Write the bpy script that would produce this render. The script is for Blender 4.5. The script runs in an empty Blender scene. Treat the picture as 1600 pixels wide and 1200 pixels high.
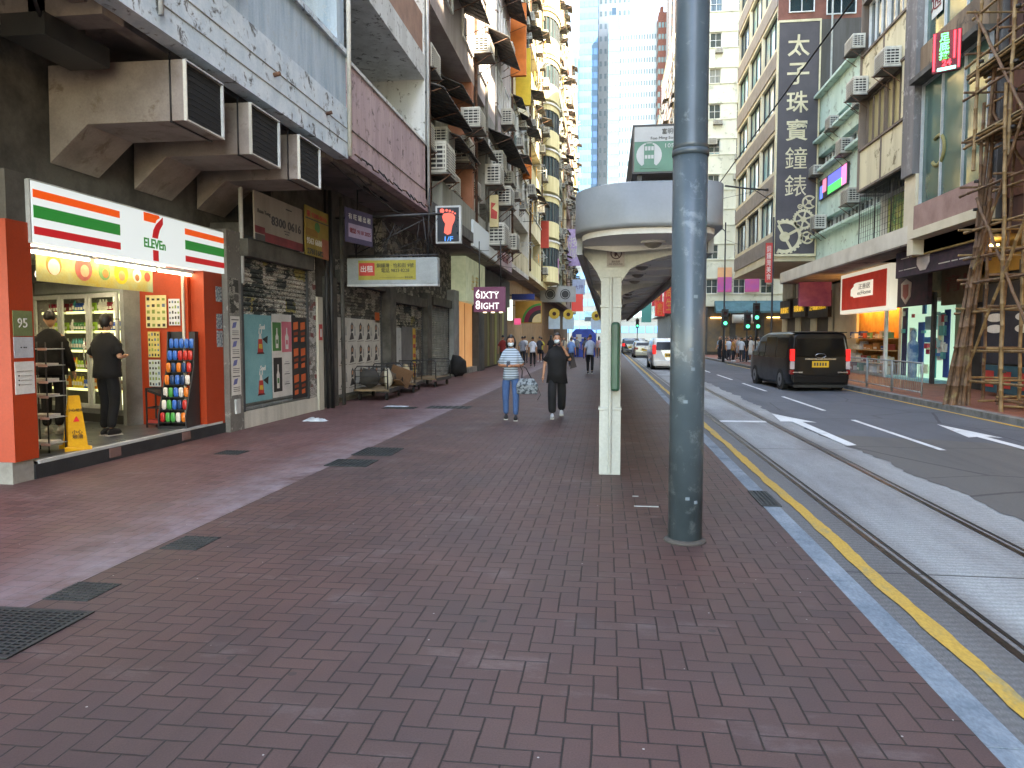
import bpy, bmesh, math, random
from mathutils import Vector, Matrix, Euler
random.seed(7)
SC = bpy.context.scene
COL = SC.collection
R = math.radians
# ---------------------------------------------------------------- camera
cd = bpy.data.cameras.new('camera'); cam = bpy.data.objects.new('camera', cd); COL.objects.link(cam)
cd.sensor_width = 36; cd.lens = 1150/1600*36; cd.clip_end = 3000; cd.clip_start = .05
cam.location = (0, 0, 1.6); cam.rotation_euler = (R(90-3.5825), 0, R(7.319))
SC.camera = cam
# ---------------------------------------------------------------- sky, sun, exposure
SUN_EL, SUN_AZ = 45, 132            # azimuth measured from +Y (down the street) towards +X
w = bpy.data.worlds.new('World'); SC.world = w; w.use_nodes = True
nt = w.node_tree; bg = nt.nodes['Background']
sky = nt.nodes.new('ShaderNodeTexSky'); sky.sky_type = 'NISHITA'; sky.sun_disc = False
sky.sun_elevation = R(SUN_EL); sky.sun_rotation = R(SUN_AZ); sky.ozone_density = 1.6; sky.dust_density = .6
nt.links.new(sky.outputs[0], bg.inputs[0]); bg.inputs[1].default_value = .15
sl = bpy.data.lights.new('sun', 'SUN'); sl.energy = 4.0; sl.angle = R(.5); sl.color = (1, .94, .84)
sun = bpy.data.objects.new('sun', sl); COL.objects.link(sun); sun.location = (30, -30, 60)
sd = Vector((math.sin(R(SUN_AZ))*math.cos(R(SUN_EL)), math.cos(R(SUN_AZ))*math.cos(R(SUN_EL)), math.sin(R(SUN_EL))))
sun.rotation_euler = sd.to_track_quat('Z', 'Y').to_euler()
SC.view_settings.view_transform = 'Standard'; SC.view_settings.look = 'None'
SC.view_settings.exposure = 3.62; SC.view_settings.gamma = 1
SC.view_settings.use_white_balance = True; SC.view_settings.white_balance_temperature = 8200; SC.view_settings.white_balance_tint = 10
EK = .19
SC.cycles.use_denoising = True; SC.cycles.max_bounces = 6; SC.cycles.diffuse_bounces = 4
SC.cycles.glossy_bounces = 3; SC.cycles.transmission_bounces = 4; SC.cycles.transparent_max_bounces = 6
SC.cycles.sample_clamp_indirect = 6; SC.cycles.caustics_reflective = False; SC.cycles.caustics_refractive = False

# ---------------------------------------------------------------- mesh helpers
class MB:
    def __init__(s): s.v = []; s.f = []; s.m = []; s.sm = []; s.mats = []
    def _mi(s, m):
        if m not in s.mats: s.mats.append(m)
        return s.mats.index(m)
    def face(s, idx, m, sm=False): s.f.append(tuple(idx)); s.m.append(s._mi(m)); s.sm.append(sm)
    def poly(s, pts, m, sm=False):
        b = len(s.v); s.v += [tuple(p) for p in pts]; s.face(range(b, b+len(pts)), m, sm); return s
    def box(s, x0, x1, y0, y1, z0, z1, m, ch=0):
        if x0 > x1: x0, x1 = x1, x0
        if y0 > y1: y0, y1 = y1, y0
        if z0 > z1: z0, z1 = z1, z0
        b = len(s.v)
        s.v += [(x0,y0,z0),(x1,y0,z0),(x1,y1,z0),(x0,y1,z0),(x0,y0,z1),(x1,y0,z1),(x1,y1,z1),(x0,y1,z1)]
        for q in ((0,3,2,1),(4,5,6,7),(0,1,5,4),(1,2,6,5),(2,3,7,6),(3,0,4,7)): s.face([b+i for i in q], m)
        return s
    def prism(s, pts, ax, a, b, m, mcap=None, sm=False):
        # pts: 2d outline in the plane across axis ax; swept from a to b along it
        n = len(pts); base = len(s.v)
        def p3(p, t): return {'x': (t, p[0], p[1]), 'y': (p[0], t, p[1]), 'z': (p[0], p[1], t)}[ax]
        s.v += [p3(p, a) for p in pts] + [p3(p, b) for p in pts]
        for i in range(n):
            j = (i+1) % n; s.face((base+i, base+j, base+n+j, base+n+i), m, sm)
        s.face([base+n-1-i for i in range(n)], mcap or m); s.face([base+n+i for i in range(n)], mcap or m)
        return s
    def loft(s, rings, m, sm=True, closed=True, caps=True):
        b = len(s.v); n = len(rings[0])
        for r in rings: s.v += [tuple(p) for p in r]
        for k in range(len(rings)-1):
            for i in range(n if closed else n-1):
                j = (i+1) % n; s.face((b+k*n+i, b+k*n+j, b+(k+1)*n+j, b+(k+1)*n+i), m, sm)
        if caps and closed:
            s.face([b+n-1-i for i in range(n)], m); s.face([b+(len(rings)-1)*n+i for i in range(n)], m)
        return s
    def tube(s, pts, r, m, n=8, caps=True, sm=True):
        pts = [Vector(p) for p in pts]; rs = r if isinstance(r, (list, tuple)) else [r]*len(pts)
        rings = []; u = None
        for i, p in enumerate(pts):
            d = (pts[min(i+1, len(pts)-1)]-pts[max(i-1, 0)]).normalized()
            if u is None: u = d.orthogonal().normalized()
            else:
                u = (u-d*u.dot(d));  u = u.normalized() if u.length > 1e-6 else d.orthogonal().normalized()
            v = d.cross(u)
            rings.append([p+u*(math.cos(2*math.pi*k/n)*rs[i])+v*(math.sin(2*math.pi*k/n)*rs[i]) for k in range(n)])
        return s.loft(rings, m, sm, True, caps)
    def cyl(s, x, y, z0, z1, r, m, n=16, r1=None): return s.tube([(x,y,z0),(x,y,z1)], [r, r1 if r1 is not None else r], m, n)
    def ell(s, c, r, m, n=12, k=8, fn=None):
        b = len(s.v); c = Vector(c)
        for i in range(k+1):
            a = math.pi*i/k-math.pi/2
            for j in range(n):
                t = 2*math.pi*j/n
                p = Vector((math.cos(a)*math.cos(t), math.cos(a)*math.sin(t), math.sin(a)))
                if fn: p = fn(p)
                s.v.append((c.x+p.x*r[0], c.y+p.y*r[1], c.z+p.z*r[2]))
        for i in range(k):
            for j in range(n):
                q = (j+1) % n; s.face((b+i*n+j, b+i*n+q, b+(i+1)*n+q, b+(i+1)*n+j), m, True)
        return s
    def disc(s, c, ax, r, m, n=20, t=.01):
        c = Vector(c); d = Vector(ax).normalized()*t/2
        return s.tube([c-d, c+d], r, m, n, True, False)
    def xf(s, M, start=0):
        for i in range(start, len(s.v)): s.v[i] = tuple(M @ Vector(s.v[i]))
        return s
    def add(s, o, M=None):
        b = len(s.v); s.v += [tuple(M @ Vector(p)) if M else p for p in o.v]
        for f, mi, sm in zip(o.f, o.m, o.sm): s.face([i+b for i in f], o.mats[mi], sm)
        return s
    def build(s, name, parent=None, loc=None, rot=None, base=False, bevel=0, **t):
        vs = s.v
        if base and vs:
            xs = [p[0] for p in vs]; ys = [p[1] for p in vs]; z = min(p[2] for p in vs)
            o3 = Vector(((min(xs)+max(xs))/2, (min(ys)+max(ys))/2, z)); vs = [(p[0]-o3.x, p[1]-o3.y, p[2]-o3.z) for p in vs]
        me = bpy.data.meshes.new(name); me.from_pydata(vs, [], s.f); 
        for m in s.mats: me.materials.append(m)
        me.polygons.foreach_set('material_index', s.m); me.polygons.foreach_set('use_smooth', s.sm); me.update()
        o = bpy.data.objects.new(name, me); COL.objects.link(o)
        if parent: o.parent = parent
        if base: o.location = o3
        if loc is not None: o.location = loc
        if rot is not None: o.rotation_euler = rot
        if bevel:
            b = o.modifiers.new('bevel', 'BEVEL'); b.width = bevel; b.segments = 2; b.limit_method = 'ANGLE'
        for k, v in t.items(): o[k] = v
        return o
def tag(o, label, category, group=None, kind=None):
    o['label'] = label; o['category'] = category
    if group: o['group'] = group
    if kind: o['kind'] = kind
    return o
def thing(name, label, category, loc=(0,0,0), rz=0, group=None, kind=None):
    o = bpy.data.objects.new(name, None); o.empty_display_size = .2; COL.objects.link(o)
    o.location = loc; o.rotation_euler = (0, 0, rz); return tag(o, label, category, group, kind)
def struct(mb, name):
    o = mb.build(name, base=True); o['kind'] = 'structure'; return o
def dup(o, loc=None, rz=None, label=None, parent=None):
    c = o.copy(); COL.objects.link(c)
    if parent: c.parent = parent
    if loc is not None: c.location = loc
    if rz is not None: c.rotation_euler = (0, 0, rz)
    if label: c['label'] = label
    for ch in list(o.children): dup(ch, parent=c)
    return c
_tc = {}
def text(s, h, m, parent, loc, rot, name='lettering', bold=0, fit=None, spacing=1, line=1, depth=.003, flat=1):
    cu = bpy.data.curves.new('t', 'FONT'); cu.body = s; cu.size = h; cu.offset = bold*h; cu.extrude = depth
    cu.align_x = 'CENTER'; cu.align_y = 'CENTER'; cu.resolution_u = 2; cu.space_character = spacing; cu.space_line = line
    o = bpy.data.objects.new('t', cu); COL.objects.link(o)
    dg = bpy.context.evaluated_depsgraph_get(); dg.update()
    me = bpy.data.meshes.new_from_object(o.evaluated_get(dg)); bpy.data.objects.remove(o); bpy.data.curves.remove(cu)
    me.name = name; me.materials.clear(); me.materials.append(m)
    if fit and len(me.vertices):
        xs = [v.co.x for v in me.vertices]; ys = [v.co.y for v in me.vertices]; cx = (min(xs)+max(xs))/2; cy = (min(ys)+max(ys))/2
        kx = fit[0]/max(1e-6, max(xs)-min(xs)); ky = (fit[1]/max(1e-6, max(ys)-min(ys))) if fit[1] else kx
        for v in me.vertices: v.co.x = (v.co.x-cx)*kx; v.co.y = (v.co.y-cy)*ky
    t = bpy.data.objects.new(name, me); COL.objects.link(t); t.parent = parent; t.location = loc; t.rotation_euler = rot
    return t
FC = (R(90), 0, 0)            # lettering that faces the camera (-Y)
FE = (R(90), 0, R(90))        # faces +X (shops on the left)
FW = (R(90), 0, R(-90))       # faces -X (shops on the right)

# ---------------------------------------------------------------- material helpers
def srgb(h):
    h = h.lstrip('#'); c = [int(h[i:i+2], 16)/255 for i in (0, 2, 4)]
    return tuple((x/12.92 if x <= .04045 else ((x+.055)/1.055)**2.4) for x in c)
def c4(c): return (*(srgb(c) if isinstance(c, str) else c), 1)
class NT:
    def __init__(s, name):
        s.mat = bpy.data.materials.new(name); s.mat.use_nodes = True; s.t = s.mat.node_tree
        s.b = s.t.nodes['Principled BSDF']
    def n(s, typ, **k):
        n = s.t.nodes.new('ShaderNode'+typ)
        for a, v in k.items(): setattr(n, a, v)
        return n
    def put(s, sock, v):
        if hasattr(v, 'is_output') or isinstance(v, bpy.types.NodeSocket): s.t.links.new(v, sock)
        elif isinstance(v, (tuple, list)) and len(v) == 3 and sock.type == 'RGBA': sock.default_value = (*v, 1)
        else: sock.default_value = v
    def ma(s, op, a, b=0., c=None, clamp=False):
        n = s.n('Math', operation=op); n.use_clamp = clamp; s.put(n.inputs[0], a); s.put(n.inputs[1], b)
        if c is not None: s.put(n.inputs[2], c)
        return n.outputs[0]
    def pos(s, sc=(1,1,1), obj=False, rot=0):
        g = s.n('TexCoord').outputs['Object'] if obj else s.n('NewGeometry').outputs['Position']
        m = s.n('Mapping'); s.put(m.inputs[0], g); m.inputs['Scale'].default_value = sc; m.inputs['Rotation'].default_value = (0, 0, rot); return m.outputs[0]
    def noise(s, vec, scale, detail=5, rough=.6, dist=0):
        n = s.n('TexNoise'); s.put(n.inputs['Vector'], vec); n.inputs['Scale'].default_value = scale
        n.inputs['Detail'].default_value = detail; n.inputs['Roughness'].default_value = rough; n.inputs['Distortion'].default_value = dist; return n.outputs['Fac']
    def ramp(s, f, a, b, ca=(0,0,0,1), cb=(1,1,1,1)):
        n = s.n('ValToRGB'); s.put(n.inputs[0], f); e = n.color_ramp.elements; e[0].position = a; e[1].position = b; e[0].color = ca; e[1].color = cb
        return n.outputs[0]
    def mix(s, f, a, b, mode='MIX'):
        n = s.n('Mix', data_type='RGBA', blend_type=mode); s.put(n.inputs[0], f); s.put(n.inputs[6], a); s.put(n.inputs[7], b); return n.outputs[2]
    def bump(s, h, st=.2, dist=.01):
        n = s.n('Bump'); s.put(n.inputs['Height'], h); n.inputs['Strength'].default_value = st; n.inputs['Distance'].default_value = dist
        s.t.links.new(n.outputs[0], s.b.inputs['Normal'])
_mc = {}
def pm(name, col, col2=None, sc=2., rough=.75, metal=0, bump=.15, bs=40, streak=False, thr=(.4, .65), col3=None, sc3=9, emit=0, coat=0, obj=False, fine=.12, spec=.5):
    if name in _mc: return _mc[name]
    t = NT(name); p = t.pos((1, 1, .12) if streak else (1, 1, 1), obj)
    c = c4(col); n1 = t.noise(p, sc, 6, .65)
    base = t.mix(t.ramp(n1, *thr), c, c4(col2) if col2 else tuple(x*.8 for x in c[:3])+(1,))
    if col3: base = t.mix(t.ramp(t.noise(t.pos((1,1,1), obj), sc3, 8, .7, .4), .56, .64), base, c4(col3))
    n2 = t.noise(t.pos((1,1,1), obj), bs, 3)
    base = t.mix(fine, base, t.ramp(n2, .2, .8), 'OVERLAY') if fine else base
    t.put(t.b.inputs['Base Color'], base)
    t.put(t.b.inputs['Roughness'], t.ma('MULTIPLY_ADD', n1, .25, rough-.12, clamp=True)); t.b.inputs['Metallic'].default_value = metal
    t.b.inputs['Specular IOR Level'].default_value = spec
    if coat: t.b.inputs['Coat Weight'].default_value = coat; t.b.inputs['Coat Roughness'].default_value = .06
    if emit: t.put(t.b.inputs['Emission Color'], base); t.b.inputs['Emission Strength'].default_value = emit*EK
    if bump: t.bump(n2, bump, .01)
    _mc[name] = t.mat; return t.mat
def glassy(name, col, rough=.08, alpha=1., spec=.7, metal=0):
    if name in _mc: return _mc[name]
    t = NT(name); n = t.noise(t.pos(), .5, 3); t.put(t.b.inputs['Base Color'], t.mix(t.ramp(n, .35, .7), c4(col), tuple(x*.55 for x in c4(col)[:3])+(1,)))
    t.b.inputs['Roughness'].default_value = rough; t.b.inputs['Alpha'].default_value = alpha; t.b.inputs['Specular IOR Level'].default_value = spec; t.b.inputs['Metallic'].default_value = metal
    t.bump(t.noise(t.pos(), .8, 2), .08, .05); _mc[name] = t.mat; return t.mat
def lamp_mat(name, col, st):
    if name in _mc: return _mc[name]
    t = NT(name); t.put(t.b.inputs['Base Color'], c4(col)); t.put(t.b.inputs['Emission Color'], c4(col)); t.b.inputs['Emission Strength'].default_value = st*EK
    _mc[name] = t.mat; return t.mat

# common materials
BLK = pm('black_metal', '#1c1d1e', '#2a2a2a', rough=.5)
DGREY = pm('dark_grey_metal', '#3b3e40', '#2c2e2f', rough=.55)
GREY = pm('grey_painted_metal', '#8b8f8f', '#75797a', rough=.5)
LGREY = pm('light_grey_metal', '#b9bcba', '#9fa3a1', rough=.45)
WHITE = pm('white_painted_metal', '#dcdedb', '#c3c6c2', rough=.45)
CHROME = pm('bright_metal', '#c8cacb', '#aeb0b1', rough=.25, metal=1)
RUST = pm('rusty_iron', '#6b4a36', '#3b2c24', rough=.85, sc=6)
RUBBER = pm('rubber', '#161616', '#222222', rough=.9)
CONC = pm('bare_concrete', '#8f8c85', '#6b6862', sc=1.2, rough=.9, bump=.3, bs=25)
SOFF = pm('soffit_concrete', '#877f7a', '#6c6560', sc=.8, rough=.9, bump=.2, bs=20, col3='#4f4a46', sc3=1.5)
DARK = pm('dark_recess', '#2a2a29', '#1b1b1b', rough=.9)
GLASS_D = glassy('dark_window_glass', '#3a4a4d', .06)
GLASS_B = glassy('pale_blue_window_glass', '#8fb9c2', .1)
GLASS_G = glassy('green_window_glass', '#4c6a62', .08)
WIRE = pm('black_cable', '#1a1a1a', '#262626', rough=.7, bump=0)
PAPER = pm('white_paper', '#d4d2ca', '#c2bfb6', sc=3, rough=.85, bump=.1)
# ================================================================ GROUND
def pavers(name, c1, c2, joint, dust=None, dustx=None, S=.112, tint=None, off=0.):
    t = NT(name); g = t.n('NewGeometry').outputs['Position']; sp = t.n('SeparateXYZ'); t.put(sp.inputs[0], g)
    wob = t.noise(g, 3., 2)
    x = t.ma('MULTIPLY', t.ma('ADD', t.ma('ADD', sp.outputs[0], 50+off), t.ma('MULTIPLY', t.ma('SUBTRACT', wob, .5), .012)), 1/S)
    y = t.ma('MULTIPLY', t.ma('ADD', t.ma('ADD', sp.outputs[1], 50), t.ma('MULTIPLY', t.ma('SUBTRACT', wob, .5), -.012)), 1/S)
    i, j = t.ma('FLOOR', x), t.ma('FLOOR', y); fx, fy = t.ma('FRACT', x), t.ma('FRACT', y)
    k = t.ma('FLOORED_MODULO', t.ma('SUBTRACT', i, j), 4.)
    def eq(v): return t.ma('COMPARE', k, float(v), .25)
    k0, k1, k2, k3 = eq(0), eq(1), eq(2), eq(3)
    dl = t.ma('ADD', fx, k1); dr = t.ma('ADD', t.ma('SUBTRACT', 1., fx), k0)
    db = t.ma('ADD', fy, k2); dt = t.ma('ADD', t.ma('SUBTRACT', 1., fy), k3)
    d = t.ma('MINIMUM', t.ma('MINIMUM', dl, dr), t.ma('MINIMUM', db, dt))
    d = t.ma('ADD', d, t.ma('MULTIPLY', t.ma('SUBTRACT', t.noise(g, 90, 2), .5), .03))
    m = t.ramp(d, .02, .052)                       # 0 in the joint, 1 on the brick
    cb = t.n('CombineXYZ'); t.put(cb.inputs[0], t.ma('SUBTRACT', i, k1)); t.put(cb.inputs[1], t.ma('SUBTRACT', j, k2))
    wn = t.n('TexWhiteNoise', noise_dimensions='2D'); t.put(wn.inputs['Vector'], cb.outputs[0])
    col = t.mix(wn.outputs['Value'], c4(c1), c4(c2))
    col = t.mix(t.ma('MULTIPLY', t.ramp(t.noise(g, .55, 5, .6), .38, .66), .55), col, c4(tint or c2))
    big = t.noise(g, 1.7, 6, .7); col = t.mix(.5, col, t.ramp(big, .25, .8, (.3,.3,.3,1), (.72,.72,.72,1)), 'OVERLAY')
    col = t.mix(.22, col, t.ramp(t.noise(g, 130, 3), .3, .7), 'OVERLAY')
    col = t.mix(t.ma('MULTIPLY', t.ramp(t.noise(t.pos((1.3, .5, 1)), .9, 7, .7, .6), .55, .72), .38), col, c4('#2a2526'))
    col = t.mix(t.ma('MULTIPLY', t.ramp(t.noise(t.pos((.6, 1.2, 1)), 1.6, 7, .75), .56, .74), .22), col, c4('#a39a98'))
    col = t.mix(t.ma('MULTIPLY', t.ma('GREATER_THAN', wn.outputs['Value'], .97), .3), col, c4('#3a2f30'))
    col = t.mix(t.ma('SUBTRACT', 1., m), col, c4(joint))
    spk = t.n('TexVoronoi'); t.put(spk.inputs['Vector'], g); spk.inputs['Scale'].default_value = 5.5
    col = t.mix(t.ma('LESS_THAN', spk.outputs['Distance'], .03), col, (.42, .4, .38, 1))       # gum and grit
    spk2 = t.n('TexVoronoi'); t.put(spk2.inputs['Vector'], g); spk2.inputs['Scale'].default_value = 2.3
    col = t.mix(t.ma('MULTIPLY', t.ma('LESS_THAN', spk2.outputs['Distance'], .05), .6), col, (.02, .02, .02, 1))
    if dustx is not None:
        e = t.ma('SUBTRACT', 1., t.ma('MULTIPLY', t.ma('ABSOLUTE', t.ma('SUBTRACT', sp.outputs[0], dustx)), 1.1), clamp=True)
        f = t.ma('MULTIPLY', t.ma('MULTIPLY', e, t.ramp(t.noise(g, 2.2, 7, .75), .3, .75)), .85)
        col = t.mix(f, col, c4(dust))
    t.put(t.b.inputs['Base Color'], col)
    t.put(t.b.inputs['Roughness'], t.ma('MULTIPLY_ADD', big, .3, .42)); t.b.inputs['Specular IOR Level'].default_value = .35
    h = t.ma('ADD', t.ma('MULTIPLY', m, 1.), t.ma('MULTIPLY', t.noise(g, 70, 4), .25)); h = t.ma('ADD', h, t.ma('MULTIPLY', wn.outputs['Value'], .25))
    t.bump(h, .5, .006); return t.mat
PAVE = pavers('herringbone_brick_paving', '#513f3c', '#493938', '#221d1d', tint='#5f3f37')
PAVE2 = pavers('dusty_red_brick_paving', '#644744', '#563b38', '#332727', dust='#8f868b', dustx=-3.5, tint='#6d504e', off=.03)
PAVE3 = pavers('warm_brick_paving', '#8a5a48', '#74493c', '#4a332c')
def asphalt(name, c1, c2, patch):
    t = NT(name); g = t.pos(); a = t.noise(g, .35, 5, .6); f = t.noise(g, 160, 3)
    col = t.mix(t.ramp(a, .35, .65), c4(c1), c4(c2))
    sp = t.n('SeparateXYZ'); t.put(sp.inputs[0], g)
    ed = t.ma('ADD', sp.outputs[1], t.ma('MULTIPLY', sp.outputs[0], .35)); ed = t.ma('ADD', ed, t.ma('MULTIPLY', t.noise(g, .5, 2), 1.2))
    col = t.mix(t.ma('LESS_THAN', ed, 15.6), col, c4(patch))      # an older, browner surfacing near the camera
    vo = t.n('TexVoronoi', feature='DISTANCE_TO_EDGE'); t.put(vo.inputs['Vector'], t.mix(.12, g, t.n('TexNoise').outputs['Color'])); vo.inputs['Scale'].default_value = .33
    col = t.mix(t.ma('MULTIPLY', t.ma('LESS_THAN', vo.outputs['Distance'], .004), .6), col, (.01, .01, .01, 1))
    col = t.mix(t.ma('MULTIPLY', t.ramp(t.noise(t.pos((1.6, .12, 1)), 1.1, 4), .5, .7), .3), col, c4('#2f3033'))
    col = t.mix(.35, col, t.ramp(f, .3, .75), 'OVERLAY')
    col = t.mix(t.ma('MULTIPLY', t.ramp(t.noise(g, 1.5, 8, .75), .62, .7), .4), col, (.012,.012,.012,1))
    t.put(t.b.inputs['Base Color'], col); t.b.inputs['Roughness'].default_value = .82; t.bump(f, .4, .004); return t.mat
ASPH = asphalt('asphalt', '#585a5e', '#4b4d51', '#575450')
def trackconc():
    t = NT('tram_track_concrete'); g = t.pos()
    a = t.noise(t.pos((1, .25, 1)), 1.1, 6, .65); col = t.mix(t.ramp(a, .32, .68), c4('#9b9d9a'), c4('#777573'))
    sp = t.n('SeparateXYZ'); t.put(sp.inputs[0], g)
    for rx in (2.28, 3.34):          # oily brown wear beside the rails
        e = t.ma('SUBTRACT', 1., t.ma('MULTIPLY', t.ma('ABSOLUTE', t.ma('SUBTRACT', sp.outputs[0], rx)), 4.5), clamp=True)
        col = t.mix(t.ma('MULTIPLY', e, .55), col, c4('#5a5048'))
    col = t.mix(t.ma('MULTIPLY', t.ramp(t.ma('ADD', sp.outputs[0], t.ma('MULTIPLY', t.noise(g, 4, 3), .1)), 0, 1), 1.0), col, col) if False else t.mix(t.ma('MULTIPLY', t.ma('LESS_THAN', sp.outputs[0], 2.2), .72), col, c4('#565350'))
    groove = t.n('TexWave', wave_type='BANDS', bands_direction='Y'); t.put(groove.inputs['Vector'], g); groove.inputs['Scale'].default_value = 4.3; groove.inputs['Distortion'].default_value = 4; groove.inputs['Detail'].default_value = 3
    col = t.mix(.1, col, groove.outputs['Color'], 'OVERLAY')
    f = t.noise(t.pos((4, 1, 1)), 45, 5, .7); col = t.mix(.5, col, t.ramp(f, .25, .8), 'OVERLAY')
    j = t.ma('PINGPONG', t.ma('ADD', sp.outputs[1], .6), 3.1); col = t.mix(t.ma('LESS_THAN', j, .012), col, c4('#3f3d3b'))
    t.put(t.b.inputs['Base Color'], col); t.b.inputs['Roughness'].default_value = .85; t.bump(t.ma('ADD', f, groove.outputs['Fac']), .35, .004); return t.mat
TRK = trackconc()
def worn(name, col, under, thr=(.5, .62), sc=3.5, stretch=(1, .5, 1)):
    t = NT(name); g = t.pos(stretch); n = t.noise(g, sc, 8, .78)
    c = t.mix(t.ramp(n, *thr), c4(col), c4(under)); c = t.mix(.2, c, t.ramp(t.noise(g, 60, 3), .3, .7), 'OVERLAY')
    c = t.mix(t.ma('MULTIPLY', t.ramp(t.noise(t.pos(), 1.2, 3), .4, .7), .3), c, c4(under))
    t.put(t.b.inputs['Base Color'], c); t.b.inputs['Roughness'].default_value = .7; t.bump(n, .2, .003); return t.mat
YEL = worn('worn_yellow_road_paint', '#c09638', '#8f855f', (.55, .68)); WHT = worn('worn_white_road_paint', '#cfd0cc', '#8d8e8b', (.55, .66))
KERBP = worn('worn_blue_white_kerb', '#838d94', '#5f6c76', (.4, .6), 2.5); KERB = pm('granite_kerb', '#777673', '#55544f', sc=3, rough=.85, bs=60)
def jag(x0, x1, y0, y1, z, m, amp=.02, step=.12, mb=None, jl=True, jr=True):   # long painted strip with slightly ragged edges
    mb = mb or MB(); n = int((y1-y0)/step); b = len(mb.v); rnd = random.Random(int(x0*100)+int(y0))
    l = r = 0
    for i in range(n+1):
        y = y0+(y1-y0)*i/n; l = l*.8+rnd.uniform(-amp, amp)*.5; r = r*.8+rnd.uniform(-amp, amp)*.5
        mb.v += [(x0+(l if jl else 0), y, z), (x1+(r if jr else 0), y, z)]
    for i in range(n): mb.face((b+2*i, b+2*i+1, b+2*i+3, b+2*i+2), m)
    return mb
struct(MB().poly([(-700,-300,-.6),(700,-300,-.6),(700,1800,-.6),(-700,1800,-.6)], CONC), 'ground')
struct(MB().box(-3.42, 1.49, -6, 160, -.35, 0, PAVE), 'pavement')
struct(MB().box(-12, -3.42, -6, 160, -.35, 0, PAVE2), 'shopfront_paving')
kb = MB(); yy = -6
while yy < 160:
    kb.box(1.49+.0, 1.64, yy+.004, yy+.996, -.34, .002 + random.uniform(-.002, .002), KERBP); yy += 1
struct(kb, 'tramside_kerb')
struct(MB().box(1.64, 4.05, -6, 190, -.36, -.12, TRK), 'tram_track_bed')
struct(jag(3.84, 8.3, -6, 190, -.116, ASPH, .085, .11, jr=False), 'road')
struct(MB().box(8.28, 30, -6, 46, -.35, 0, PAVE3).box(8.28, 30, 46, 190, -.35, 0, PAVE3), 'far_side_pavement')
kb = MB(); yy = -6
while yy < 46: kb.box(8.06, 8.276, yy+.004, yy+.996, -.34, .004, KERB); yy += 1
kb.box(8.06, 8.276, 46.01, 190, -.34, .004, KERB); struct(kb, 'far_side_kerb')
struct(jag(1.88, 1.99, -6, 180, -.112, YEL, .02), 'yellow_line')
struct(jag(7.83, 7.93, -6, 50, -.108, YEL, .01), 'far_yellow_line')
# rails: a dark groove, the steel head and the lip on the other side
RAILM = pm('rail_steel', '#4a443f', '#2f2a26', rough=.35, metal=.7, sc=5); GRV = pm('rail_groove_dirt', '#191614', '#231f1b', rough=.95)
for rx in (2.27, 3.33):
    mb = MB().box(rx-.065, rx-.012, -6, 170, -.3, -.116, RAILM).box(rx-.012, rx+.024, -6, 170, -.3, -.128, GRV).box(rx+.024, rx+.04, -6, 170, -.3, -.117, RAILM).box(rx+.04, rx+.06, -6, 170, -.3, -.1185, GRV)
    tag(mb.build('tram_rail', base=True), 'grooved steel tram rail nearer the red brick pavement' if rx < 3 else 'grooved steel tram rail nearer the asphalt lanes', 'tram rail', 'rails of the tram track')
def mark(pts, label, z=-.111, cat='road marking', name='road_marking', grp=None):
    o = MB().poly([(a, b, z) for a, b in pts], WHT).build(name, base=True); tag(o, label, cat, grp); o['kind'] = 'structure'; return o
for k, y in enumerate([-2.2, 4.6, 11.9, 18.1, 24.5, 31, 37.5, 44]):
    o = mark([(5.06, y), (5.16, y), (5.17, y+4.2), (5.07, y+4.2)], 'white dash of the lane line', grp='dashes of the lane line', name='lane_dash')
mark([(2.34, 15.45), (3.26, 15.45), (3.26, 15.72), (2.34, 15.72)], 'white bar painted across the tram track', -.1165, name='stop_bar')
mark([(3.8, 12.2), (3.98, 12.3), (3.98, 15.6), (4.24, 15.5), (3.72, 17.2), (3.55, 15.6), (3.78, 15.6)], 'worn white arrow beside the tram rail', -.110, name='lane_arrow')
mark([(6.38, 10), (6.54, 10), (6.54, 13.6), (6.75, 13.5), (6.52, 15.5), (6.2, 13.5), (6.38, 13.6)], 'white arrow in the lane nearer the far kerb', name='lane_arrow')
# manhole covers and gratings (bars over a flat black sheet that paints the shade below)
IRON = pm('cast_iron', '#23292a', '#191d1d', rough=.6, sc=6, bs=90); DARKSHEET = pm('painted_dark_opening', '#0c0c0c', '#121212', rough=1)
def grating(name, x0, x1, y0, y1, nx, ny, label, z=.004, cat='drain cover'):
    mb = MB(); mb.poly([(x0,y0,z-.002),(x1,y0,z-.002),(x1,y1,z-.002),(x0,y1,z-.002)], DARKSHEET)
    f = .025; h = z+.006
    mb.box(x0, x1, y0, y0+f, z, h, IRON).box(x0, x1, y1-f, y1, z, h, IRON).box(x0, x0+f, y0+f, y1-f, z, h, IRON).box(x1-f, x1, y0+f, y1-f, z, h, IRON)
    for i in range(1, nx): x = x0+(x1-x0)*i/nx; mb.box(x-.008, x+.008, y0+f, y1-f, z, h-.001, IRON)
    for i in range(1, ny): y = y0+(y1-y0)*i/ny; mb.box(x0+f, x1-f, y-.008, y+.008, z, h-.002, IRON)
    tag(mb.build(name, base=True), label, cat); return mb
def cover(x0, x1, y0, y1, label):
    mb = MB().box(x0, x1, y0, y1, -.01, .005, IRON); n = 7
    for i in range(n):
        for j in range(n):
            x = x0+(x1-x0)*(i+.5)/n; y = y0+(y1-y0)*(j+.5)/n; a = .3*(x1-x0)/n
            mb.box(x-a, x+a, y-a*.6, y+a*.6, .005, .009, IRON)
    tag(mb.build('manhole_cover', base=True), label, 'manhole cover')
grating('drain_grating', -3.72, -2.95, 3.22, 3.86, 14, 18, 'large iron grating at the photo edge on brick pavement')
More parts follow.
